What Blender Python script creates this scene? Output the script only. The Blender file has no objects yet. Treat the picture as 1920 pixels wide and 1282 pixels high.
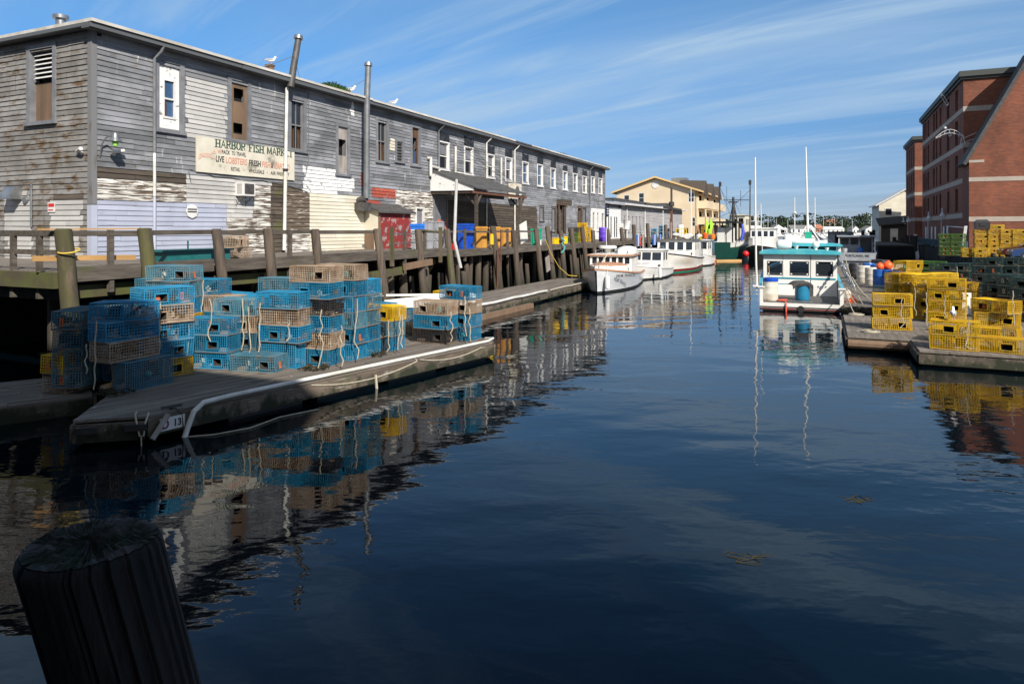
import bpy, math, random
from mathutils import Vector as V, Matrix
R = math.radians
rnd = random.Random(11)
sc = bpy.context.scene
COL = sc.collection

# ------------------------------------------------------------------ camera, sky, sun, exposure
F, CX, HY, H = 1280.0, 960.0, 431.0, 3.5          # focal length in photo pixels, principal column, horizon row, eye height
cam = bpy.data.cameras.new('camera'); cam.lens = 24; cam.sensor_width = 36
cam.shift_y = -(641 - HY) / 1920.0; cam.clip_start = 0.05; cam.clip_end = 6000
co = bpy.data.objects.new('camera', cam); COL.objects.link(co)
co.location = (0, 0, H); co.rotation_euler = (R(90), 0, 0); sc.camera = co
SUN = V((0.417, -0.909, 0)).normalized() * math.cos(R(36)) + V((0, 0, math.sin(R(36))))
sl = bpy.data.lights.new('sun', 'SUN'); sl.energy = 4.8; sl.angle = R(0.5); sl.color = (1.0, 0.94, 0.85)
so = bpy.data.objects.new('sun', sl); COL.objects.link(so); so.location = SUN * 60
so.rotation_euler = SUN.to_track_quat('Z', 'Y').to_euler()
sc.view_settings.view_transform = 'Standard'; sc.view_settings.look = 'None'
sc.view_settings.exposure = 0.45; sc.view_settings.gamma = 1
w = bpy.data.worlds.new('World'); sc.world = w; w.use_nodes = True
nt = w.node_tree; nt.nodes.clear(); N = nt.nodes.new; LK = nt.links.new
out = N('ShaderNodeOutputWorld'); bg = N('ShaderNodeBackground'); bg.inputs[1].default_value = 0.10
sky = N('ShaderNodeTexSky'); sky.sky_type = 'NISHITA'; sky.sun_disc = False
sky.sun_elevation = R(36); sky.sun_rotation = math.atan2(0.417, -0.909)
sky.air_density = 1.0; sky.dust_density = 0.0; sky.ozone_density = 5.0
tc = N('ShaderNodeTexCoord'); sep = N('ShaderNodeSeparateXYZ'); LK(tc.outputs['Generated'], sep.inputs[0])
def wm(op, a, b):
    n = N('ShaderNodeMath'); n.operation = op
    for i, v in enumerate((a, b)):
        if isinstance(v, (int, float)): n.inputs[i].default_value = v
        else: LK(v, n.inputs[i])
    return n.outputs[0]
zz = wm('ADD', wm('MAXIMUM', sep.outputs[2], 0.0), 0.10)
cmb = N('ShaderNodeCombineXYZ'); LK(wm('DIVIDE', sep.outputs[0], zz), cmb.inputs[0]); LK(wm('DIVIDE', sep.outputs[1], zz), cmb.inputs[1])
def cirrus(rot, sx, sy, off, lo, hi, amp):
    m1 = N('ShaderNodeMapping'); m1.inputs['Rotation'].default_value = (0, 0, rot); LK(cmb.outputs[0], m1.inputs[0])
    mp = N('ShaderNodeMapping'); mp.inputs['Scale'].default_value = (sx, sy, 1); mp.inputs['Location'].default_value = off; LK(m1.outputs[0], mp.inputs[0])
    nz = N('ShaderNodeTexNoise'); nz.inputs['Scale'].default_value = 1; nz.inputs['Detail'].default_value = 7
    nz.inputs['Roughness'].default_value = 0.58; nz.inputs['Distortion'].default_value = 0.6; LK(mp.outputs[0], nz.inputs['Vector'])
    r = N('ShaderNodeMapRange'); r.inputs[1].default_value = lo; r.inputs[2].default_value = hi; r.inputs[4].default_value = amp
    r.interpolation_type = 'SMOOTHSTEP'; LK(nz.outputs[0], r.inputs[0]); return r.outputs[0]
c1 = cirrus(R(40), 0.22, 1.7, (3.2, 1.7, 0), 0.47, 0.76, 0.75)
c2 = cirrus(R(30), 0.16, 0.62, (7.4, 0.6, 0), 0.38, 0.76, 0.55)
c3 = cirrus(R(48), 0.5, 3.6, (1.4, 5.6, 0), 0.50, 0.78, 0.5)
cl = wm('MINIMUM', wm('ADD', wm('ADD', c1, c2), c3), 0.85)
mx = N('ShaderNodeMix'); mx.data_type = 'RGBA'; LK(cl, mx.inputs[0])
tn = N('ShaderNodeMix'); tn.data_type = 'RGBA'; tn.blend_type = 'MULTIPLY'; tn.inputs[0].default_value = 1; 
hzr = N('ShaderNodeValToRGB'); LK(sep.outputs[2], hzr.inputs[0]); el_ = hzr.color_ramp.elements; el_[0].position = 0.0; el_[0].color = (.37, .42, .65, 1); el_[1].position = .34; el_[1].color = (.80, 1.0, 1.03, 1); e5 = el_.new(.95); e5.color = (.28, .43, .52, 1); e6 = el_.new(.56); e6.color = (.46, .66, .76, 1); e3 = el_.new(.10); e3.color = (.48, .56, .70, 1); e4 = el_.new(.22); e4.color = (.50, .76, .92, 1); LK(hzr.outputs[0], tn.inputs[7]); LK(sky.outputs[0], tn.inputs[6]); LK(tn.outputs[2], mx.inputs[6]); mx.inputs[7].default_value = (3.1, 4.35, 5.75, 1)
bk = N('ShaderNodeMapRange'); bk.inputs[1].default_value = .05; bk.inputs[2].default_value = -.5; bk.inputs[3].default_value = 0; bk.inputs[4].default_value = .75; LK(sep.outputs[1], bk.inputs[0])   # made-up white cloud behind the viewpoint, added as neutral fill for shaded surfaces
mb_ = N('ShaderNodeMix'); mb_.data_type = 'RGBA'; LK(wm('MULTIPLY', bk.outputs[0], wm('MINIMUM', wm('ADD', wm('MULTIPLY', c2, 1.6), .35), 1.0)), mb_.inputs[0]); LK(mx.outputs[2], mb_.inputs[6]); mb_.inputs[7].default_value = (6.4, 6.0, 5.6, 1)
LK(mb_.outputs[2], bg.inputs[0]); LK(bg.outputs[0], out.inputs[0])

# ------------------------------------------------------------------ where things stand
DX, DY = 0.417, 0.909                       # direction along the wharf (and of the channel)
C0 = V(((172 - CX) / F * 21.3, 21.3, 0))    # near corner of the fish market building
WR = math.atan2(DY, DX)                     # rotation of the wharf frame: local x runs along the wharf, local y into the building
def W(t, n, z=0): return V((C0.x + DX * t + DY * n, C0.y + DY * t - DX * n, z))      # t along wharf, n out over the water
def G(px, py, z=0):                          # ground point at height z
    Y = (H - z) * F / (py - HY); return V(((px - CX) / F * Y, Y, z))
def U(px, n=0):                              # along-wharf position that stands at a photo column
    r = (px - CX) / F; cx, cy = C0.x + DY * n, C0.y - DX * n
    return (r * cy - cx) / (DX - DY * r)
def Zf(px, py, n=0):                         # height on the facade plane
    t = U(px, n); return H - (py - HY) * W(t, n).y / F

# ------------------------------------------------------------------ materials
MATS = {}
def mat(name, c, c2=None, sc_=4, st=(1, 1, 1), lo=.35, hi=.65, rough=.8, metal=0, bump=0, bv=0, c4=None, s4=2, st4=(1, 1, 1), lo4=.6, hi4=.7, c3=None, s3=9, st3=(1, 1, 1), lo3=.6, hi3=.7, spec=.5,
        tide=None, emit=None, kind=None, trans=0, rndv=0):
    m = bpy.data.materials.new(name); m.use_nodes = True; t = m.node_tree; nd, lk = t.nodes, t.links
    b = nd['Principled BSDF']; b.inputs['Roughness'].default_value = rough; b.inputs['Metallic'].default_value = metal
    b.inputs['Specular IOR Level'].default_value = spec
    tc = nd.new('ShaderNodeTexCoord'); oi = nd.new('ShaderNodeObjectInfo')
    ad = nd.new('ShaderNodeVectorMath'); ad.operation = 'ADD'; ml = nd.new('ShaderNodeMath'); ml.operation = 'MULTIPLY'; ml.inputs[1].default_value = 37.0
    lk.new(oi.outputs['Random'], ml.inputs[0]); lk.new(tc.outputs['Object'], ad.inputs[0]); lk.new(ml.outputs[0], ad.inputs[1])
    def noise(scale, stretch, lo, hi, det=6):
        mp = nd.new('ShaderNodeMapping'); mp.inputs['Scale'].default_value = [s * scale for s in stretch]; lk.new(ad.outputs[0], mp.inputs[0])
        nz = nd.new('ShaderNodeTexNoise'); nz.inputs['Scale'].default_value = 1; nz.inputs['Detail'].default_value = det; nz.inputs['Roughness'].default_value = .62
        lk.new(mp.outputs[0], nz.inputs['Vector'])
        r = nd.new('ShaderNodeMapRange'); r.inputs[1].default_value = lo; r.inputs[2].default_value = hi; lk.new(nz.outputs[0], r.inputs[0])
        return r.outputs[0], nz.outputs[0]
    def mix(f, a, bb):
        x = nd.new('ShaderNodeMix'); x.data_type = 'RGBA'
        if isinstance(f, float): x.inputs[0].default_value = f
        else: lk.new(f, x.inputs[0])
        for i, v in ((6, a), (7, bb)):
            if isinstance(v, tuple): x.inputs[i].default_value = (*v, 1)
            else: lk.new(v, x.inputs[i])
        return x.outputs[2]
    col = c; hgt = None
    if c2:
        f, hgt = noise(sc_, st, lo, hi); col = mix(f, c, c2)
    if c3:
        f, _ = noise(s3, st3, lo3, hi3); col = mix(f, col, c3)
    if c4:
        f, _ = noise(s4, st4, lo4, hi4); col = mix(f, col, c4)
    if bv:
        at = nd.new('ShaderNodeAttribute'); at.attribute_name = 'bv'
        r = nd.new('ShaderNodeMapRange'); r.inputs[3].default_value = 1 - bv; r.inputs[4].default_value = 1 + bv * .6; lk.new(at.outputs['Fac'], r.inputs[0])
        h = nd.new('ShaderNodeHueSaturation'); lk.new(r.outputs[0], h.inputs['Value'])
        if isinstance(col, tuple): h.inputs['Color'].default_value = (*col, 1)
        else: lk.new(col, h.inputs['Color'])
        col = h.outputs[0]
    if rndv:
        r = nd.new('ShaderNodeMapRange'); r.inputs[3].default_value = 1 - rndv; r.inputs[4].default_value = 1 + rndv; lk.new(oi.outputs['Random'], r.inputs[0])
        h = nd.new('ShaderNodeHueSaturation'); lk.new(r.outputs[0], h.inputs['Value'])
        if isinstance(col, tuple): h.inputs['Color'].default_value = (*col, 1)
        else: lk.new(col, h.inputs['Color'])
        col = h.outputs[0]
    if tide:                                  # weed and wet stain up to the high-water mark (world height)
        ge = nd.new('ShaderNodeNewGeometry'); sp = nd.new('ShaderNodeSeparateXYZ'); lk.new(ge.outputs['Position'], sp.inputs[0])
        f, nn = noise(3.0, (1, 1, .6), 0, 1)
        a2 = nd.new('ShaderNodeMath'); a2.operation = 'MULTIPLY_ADD'; lk.new(nn, a2.inputs[0]); a2.inputs[1].default_value = -1.2; lk.new(sp.outputs[2], a2.inputs[2])
        r = nd.new('ShaderNodeMapRange'); r.inputs[1].default_value = tide[1] - .6; r.inputs[2].default_value = tide[2] - .6; lk.new(a2.outputs[0], r.inputs[0])
        col = mix(r.outputs[0], tide[0], col)
    if isinstance(col, tuple): b.inputs['Base Color'].default_value = (*col, 1)
    else: lk.new(col, b.inputs['Base Color'])
    if bump and hgt is not None:
        bp = nd.new('ShaderNodeBump'); bp.inputs['Strength'].default_value = bump; bp.inputs['Distance'].default_value = .02
        lk.new(hgt, bp.inputs['Height']); lk.new(bp.outputs[0], b.inputs['Normal'])
    MATS[name] = m; return m

def brick(name, c1, c2, mortar, s=1.0):
    m = bpy.data.materials.new(name); m.use_nodes = True; nd, lk = m.node_tree.nodes, m.node_tree.links
    b = nd['Principled BSDF']; b.inputs['Roughness'].default_value = .85
    tc = nd.new('ShaderNodeTexCoord'); sp = nd.new('ShaderNodeSeparateXYZ'); lk.new(tc.outputs['Object'], sp.inputs[0])
    ad = nd.new('ShaderNodeMath'); lk.new(sp.outputs[0], ad.inputs[0]); lk.new(sp.outputs[1], ad.inputs[1])
    cb = nd.new('ShaderNodeCombineXYZ'); lk.new(ad.outputs[0], cb.inputs[0]); lk.new(sp.outputs[2], cb.inputs[1])
    bt = nd.new('ShaderNodeTexBrick'); lk.new(cb.outputs[0], bt.inputs['Vector']); bt.inputs['Scale'].default_value = s
    bt.inputs['Brick Width'].default_value = .36; bt.inputs['Row Height'].default_value = .13; bt.inputs['Mortar Size'].default_value = .013
    bt.inputs['Color1'].default_value = (*c1, 1); bt.inputs['Color2'].default_value = (*c2, 1); bt.inputs['Mortar'].default_value = (*mortar, 1)
    nz = nd.new('ShaderNodeTexNoise'); nz.inputs['Scale'].default_value = .35; nz.inputs['Detail'].default_value = 5; lk.new(tc.outputs['Object'], nz.inputs['Vector'])
    h = nd.new('ShaderNodeHueSaturation'); r = nd.new('ShaderNodeMapRange'); r.inputs[1].default_value = .3; r.inputs[2].default_value = .7; r.inputs[3].default_value = .62; r.inputs[4].default_value = 1.22
    lk.new(nz.outputs[0], r.inputs[0]); lk.new(r.outputs[0], h.inputs['Value']); lk.new(bt.outputs['Color'], h.inputs['Color']); lk.new(h.outputs[0], b.inputs['Base Color'])
    MATS[name] = m; return m

# siding
mat('grey_paint', c4=(.46, .45, .43), s4=1.7, st4=(3.0, 1, .6), lo4=.63, hi4=.70, c=(.25, .255, .275), c2=(.16, .165, .175), sc_=1.3, st=(.5, 1, 1.2), lo=.42, hi=.58, bv=.34, c3=(.135, .095, .06), s3=2.4, st3=(.7, 1, 3.2), lo3=.61, hi3=.70, rough=.75)
mat('gable_grey', c4=(.09, .075, .06), s4=1.3, st4=(4, 4, .5), lo4=.60, hi4=.72, c=(.27, .26, .25), c2=(.165, .155, .14), sc_=1.0, bv=.2, c3=(.11, .065, .025), s3=1.4, st3=(1.2, 1.2, 3.2), lo3=.53, hi3=.66, rough=.8)
mat('pale_paint', (.48, .47, .45), (.40, .39, .375), 1.2, bv=.14, c3=(.22, .17, .12), s3=2.2, st3=(.8, 1, 3), lo3=.66, hi3=.74, rough=.7)
mat('cream_paint', (.72, .67, .55), (.58, .53, .42), .9, (.6, 1, 1), bv=.10, c3=(.3, .22, .13), s3=2, st3=(2, 2, .5), lo3=.68, hi3=.8, rough=.6)
mat('lavender_paint', (.40, .425, .52), (.33, .355, .44), .9, bv=.12, c3=(.24, .22, .22), s3=2.6, st3=(.6, 1, 4), lo3=.66, hi3=.74, rough=.6)
mat('peel_white', (.64, .62, .57), (.115, .082, .058), 2.0, (.7, 1, 8), lo=.46, hi=.55, bv=.2, rough=.85, bump=.4)
mat('peel_dark', (.12, .09, .065), (.5, .47, .42), 2.0, (.8, 1, 8), lo=.57, hi=.63, bv=.3, rough=.9, bump=.4)
mat('old_wood', (.105, .082, .062), (.055, .043, .034), 1.2, (1.0, 1, 7), bv=.35, c3=(.07, .08, .02), s3=.8, lo3=.6, hi3=.7, rough=.9, bump=.4)
mat('red_shingle', (.42, .075, .04), (.30, .07, .05), 2, (1, 1, 3), bv=.25, c3=(.5, .36, .33), s3=4, st3=(1, 1, 3), lo3=.6, hi3=.66, rough=.8)
mat('red_paint', (.30, .022, .022), (.20, .03, .03), 2, bv=.15, c3=(.33, .27, .26), s3=3.2, st3=(1, 1, 1), lo3=.54, hi3=.62, rough=.8)
mat('white_paint', (.74, .73, .71), (.60, .58, .55), 2, bv=.06, rough=.5)
mat('white_peel2', (.72, .72, .70), (.22, .2, .19), 3.5, (1, 1, 1.5), lo=.60, hi=.64, rough=.7)
mat('trim_grey', (.205, .21, .225), (.14, .145, .16), 3, bv=.12, rough=.7)
mat('corner_grey', (.17, .17, .175), (.10, .075, .055), 2, (3, 3, .6), lo=.55, hi=.7, rough=.8)
mat('plywood', (.20, .125, .075), (.13, .085, .055), 2.2, (1.5, 1.5, .35), bv=.12, c3=(.05, .04, .03), s3=6, lo3=.68, hi3=.74, rough=.85)
mat('plywood_pale', (.36, .33, .30), (.22, .19, .165), 3, (1.5, 1.5, .5), rough=.85)
mat('rotten_wood', (.14, .06, .022), (.05, .028, .018), 3, (1.5, 1.5, .6), bv=.2, rough=.9)
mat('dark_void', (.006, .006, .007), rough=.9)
mat('tar', (.018, .018, .02), (.10, .10, .105), 5, lo=.55, hi=.7, rough=.45)
mat('glass', (.02, .024, .03), rough=.06, spec=.7)
mat('glass_blue', (.05, .11, .22), (.03, .06, .12), 1.5, rough=.06, spec=.8)
mat('roof_white', (.62, .60, .56), (.42, .39, .34), 1.5, (.4, 1, 1), rough=.8)
mat('roof_dark', (.05, .05, .052), (.09, .085, .08), 2.5, rough=.9)
mat('roof_brown', (.075, .055, .04), (.05, .04, .03), 3, rough=.9)
mat('gutter', (.10, .105, .11), rough=.5)
mat('galv', (.35, .36, .37), (.22, .23, .24), 4, rough=.38, metal=.7)
mat('stove_pipe', (.10, .10, .102), (.055, .048, .042), 5, rough=.6, metal=.2)
mat('flue_grey', (.2, .21, .22), (.13, .135, .14), 3, rough=.5, metal=.3)
mat('glass_dark', (.012, .014, .018), rough=.15, spec=.2)
mat('white_pvc', (.74, .73, .70), (.52, .49, .42), 2.2, (1, 1, 1), rough=.45)
mat('sign_face', (.66, .62, .52), (.54, .50, .40), 1.5, c3=(.10, .095, .08), s3=1.5, lo3=.58, hi3=.74, rough=.7)
mat('ink_green', (.03, .075, .045), rough=.7); mat('ink_red', (.55, .26, .18), rough=.8); mat('ink_faded', (.58, .34, .25), (.6, .48, .38), 6, rough=.8); mat('ink_dark', (.035, .035, .033), rough=.7); mat('ink_maroon', (.18, .02, .05), rough=.7)
mat('lime_glass', (.35, .75, .12), rough=.2)
# timber
mat('pile_wood', (.13, .098, .074), (.055, .042, .033), 2.0, (6, 6, .45), rough=.9, bump=.6, c3=(.075, .085, .02), s3=1.0, st3=(1, 1, .5), lo3=.62, hi3=.74, tide=((.028, .026, .016), .3, 1.9), rndv=.18)
mat('green_pile', (.085, .085, .026), (.06, .048, .032), 1.6, (5, 5, .4), rough=.9, bump=.6, c3=(.14, .10, .075), s3=1.2, st3=(1.5, 1.5, .5), lo3=.55, hi3=.65, tide=((.04, .045, .018), .2, 1.6), rndv=.1)
mat('weathered', (.125, .105, .085), (.058, .047, .037), 1.6, (.8, 6, 6), rough=.9, bump=.5, bv=.2, c3=(.07, .08, .018), s3=1.1, lo3=.6, hi3=.72)
mat('dark_timber', (.055, .046, .038), (.03, .025, .02), 1.6, (.8, 5, 5), rough=.9, bump=.5, c3=(.05, .06, .015), s3=1.0, lo3=.6, hi3=.7)
mat('mossy', (.085, .095, .022), (.07, .055, .035), 2.0, rough=.95, bump=.5)
mat('new_wood', (.55, .32, .12), (.42, .24, .09), 2, (.5, 5, 5), rough=.7)
mat('dock_plank', (.215, .185, .155), (.12, .10, .082), 1.4, (.7, 7, 3), rough=.88, bump=.5, bv=.28, c3=(.62, .62, .60), s3=9, lo3=.69, hi3=.71)
mat('dock_side', (.15, .115, .085), (.07, .055, .042), 1.4, (.6, 4, 4), rough=.9, bump=.5, bv=.2, c3=(.07, .08, .03), s3=1.5, lo3=.55, hi3=.7, tide=((.022, .026, .012), .12, .30), c4=(.32, .29, .25), s4=3, st4=(.6, 4, 6), lo4=.6, hi4=.68)
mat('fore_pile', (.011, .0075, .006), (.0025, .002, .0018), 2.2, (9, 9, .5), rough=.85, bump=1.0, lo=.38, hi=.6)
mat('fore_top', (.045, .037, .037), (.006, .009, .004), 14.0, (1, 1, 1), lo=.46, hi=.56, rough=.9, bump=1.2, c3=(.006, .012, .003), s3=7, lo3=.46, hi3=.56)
mat('black_rubber', (.016, .016, .018), rough=.6)
# traps and gear
mat('wire_blue', (.014, .20, .38), (.03, .25, .42), 3, rough=.45, rndv=.22, c3=(.22, .18, .12), s3=3.5, lo3=.58, hi3=.68)
mat('wire_blue_faded', (.055, .20, .29), (.10, .21, .26), 3, rough=.6, rndv=.2, c3=(.24, .18, .12), s3=4, lo3=.55, hi3=.66)
mat('weed', (.018, .018, .008), (.045, .038, .016), 9, rough=.95)
mat('bait_white', (.6, .58, .5), rough=.7)
mat('wire_yellow', (.68, .44, .008), (.55, .30, .006), 3, rough=.5, rndv=.14, c3=(.30, .20, .05), s3=4, lo3=.60, hi3=.70)
mat('wire_tan', (.46, .37, .28), (.27, .17, .10), 4, rough=.8, rndv=.15)
mat('wire_black', (.02, .022, .026), (.05, .04, .033), 3, rough=.6)
mat('wire_green', (.06, .145, .014), (.04, .10, .012), 3, rough=.5)
mat('wire_dark_green', (.014, .045, .045), (.03, .05, .045), 3, rough=.5)
mat('net', (.022, .02, .018), (.06, .05, .04), 8, rough=.95)
mat('vent_orange', (.62, .14, .03), rough=.5); mat('vent_black', (.015, .015, .015), rough=.5)
mat('runner', (.24, .17, .11), (.14, .10, .07), 4, (.6, 4, 4), rough=.9); mat('brickette', (.42, .33, .25), (.3, .2, .14), 5, rough=.9)
mat('rope_pale', (.46, .42, .33), (.34, .30, .22), 12, rough=.95); mat('rope_yellow', (.6, .42, .06), rough=.9); mat('rope_teal', (.10, .4, .38), rough=.9)
mat('barrel_blue', (.012, .085, .36), (.02, .12, .42), 3, rough=.35); mat('barrel_white', (.68, .65, .58), (.52, .45, .34), 3, rough=.45)
mat('barrel_dark', (.02, .02, .024), (.035, .03, .028), 3, rough=.5); mat('barrel_navy', (.02, .03, .07), rough=.5); mat('purple', (.12, .05, .5), rough=.4)
mat('tote_blue', (.008, .06, .42), (.012, .09, .5), 2, rough=.35); mat('tarp_blue', (.01, .14, .62), (.02, .2, .7), 3, rough=.5)
mat('tote_green', (.01, .36, .22), (.02, .28, .18), 3, rough=.4); mat('tote_grey', (.36, .37, .40), (.28, .29, .31), 4, rough=.5); mat('tote_orange', (.66, .33, .06), (.5, .24, .05), 2.5, rough=.6)
mat('teal_lid', (.01, .10, .11), (.02, .14, .14), 3, rough=.45); mat('buoy_orange', (.85, .12, .02), rough=.4); mat('hose_red', (.75, .10, .05), rough=.45)
mat('buoy_lime', (.35, .75, .03), rough=.5); mat('buoy_green', (.05, .5, .12), rough=.4); mat('buoy_red', (.6, .01, .015), rough=.4); mat('buoy_yellow', (.8, .6, .03), rough=.45)
mat('rust', (.17, .065, .035), (.09, .045, .03), 6, rough=.85); mat('yellow_plastic', (.85, .55, .01), rough=.4)
# boats
mat('gel_white', (.78, .77, .74), (.70, .68, .63), 1.5, rough=.28, c3=(.52, .43, .33), s3=1.6, st3=(3, 3, .3), lo3=.64, hi3=.86); mat('gel_grey', (.62, .64, .66), (.55, .56, .57), 1.2, (.3, 1, 3), rough=.2)
mat('hull_white', (.80, .78, .74), (.66, .58, .46), .9, (.5, 1, 1.5), rough=.25); mat('boot_red', (.22, .012, .015), (.12, .01, .01), 3, rough=.5); mat('boot_dark', (.02, .022, .02), rough=.5)
mat('boot_green', (.012, .16, .09), rough=.5); mat('trim_tan', (.50, .25, .13), (.40, .20, .11), 3, rough=.45); mat('teal_paint', (.05, .34, .42), (.10, .44, .48), 2, rough=.35)
mat('teal_stripe', (.012, .22, .30), rough=.4); mat('deck_grey', (.075, .07, .068), (.12, .11, .10), 2.5, (.6, 5, 1), rough=.75); mat('trawler_green', (.006, .062, .045), (.008, .05, .038), 1.5, rough=.45)
mat('black_paint', (.012, .013, .015), rough=.4); mat('steel_dark', (.05, .048, .05), (.03, .028, .026), 4, rough=.6); mat('hull_black', (.016, .018, .018), (.03, .03, .028), 2, rough=.35)
mat('cabin_grey', (.33, .35, .37), (.26, .27, .29), 2, rough=.4); mat('cloth_dark', (.045, .045, .048), (.08, .075, .07), 5, rough=.9); mat('barrel_teal', (.012, .16, .30), (.02, .2, .34), 3, rough=.4)
mat('boat_red', (.55, .02, .015), rough=.4); mat('tarp_sea', (.02, .05, .45), rough=.5)
# far
brick('brick_red', (.225, .060, .025), (.14, .038, .018), (.19, .10, .068)); mat('conc_band', (.40, .34, .28), (.33, .28, .23), 1.5, rough=.8); mat('brick_trim', (.045, .05, .045), rough=.6)
mat('beige_siding', (.70, .57, .39), (.62, .50, .34), .5, rough=.7); mat('beige_trim', (.66, .45, .20), rough=.6); mat('brick_tan', (.40, .22, .12), (.32, .18, .10), 2, rough=.85)
mat('light_siding', (.40, .395, .40), (.34, .335, .34), 1, bv=.1, rough=.7); mat('metal_roof', (.42, .43, .45), (.30, .31, .33), .8, (.5, 2, 1), rough=.5)
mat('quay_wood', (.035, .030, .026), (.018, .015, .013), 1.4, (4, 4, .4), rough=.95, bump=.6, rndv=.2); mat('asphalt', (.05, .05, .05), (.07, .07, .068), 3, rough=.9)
mat('car_maroon', (.055, .012, .010), rough=.25); mat('car_blue', (.02, .05, .14), rough=.25); mat('lamp_white', (.55, .55, .55), rough=.4); mat('rail_blue', (.05, .10, .13), rough=.5)
mat('leaf_far', (.028, .048, .014), (.010, .022, .008), .09, rough=.9); mat('bark', (.06, .05, .04), rough=.9); mat('far_land', (.05, .065, .03), rough=.95); mat('grass', (.05, .13, .012), (.03, .08, .01), 6, rough=.9)
mat('gull_white', (.80, .80, .79), rough=.8); mat('gull_grey', (.32, .335, .36), rough=.8); mat('gull_black', (.03, .03, .03), rough=.8); mat('beak_yellow', (.75, .45, .05), rough=.5); mat('leg_pink', (.55, .35, .28), rough=.6)
mat('mud', (.03, .027, .02), (.02, .018, .013), 1, rough=.95); mat('shed_wall', (.2, .19, .18), rough=.9); mat('far_wall', (.62, .62, .60), rough=.8); mat('far_roof', (.17, .165, .16), rough=.9); mat('far_red', (.36, .15, .09), rough=.9)
mat('vest_orange', (.8, .2, .02), rough=.7)

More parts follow.
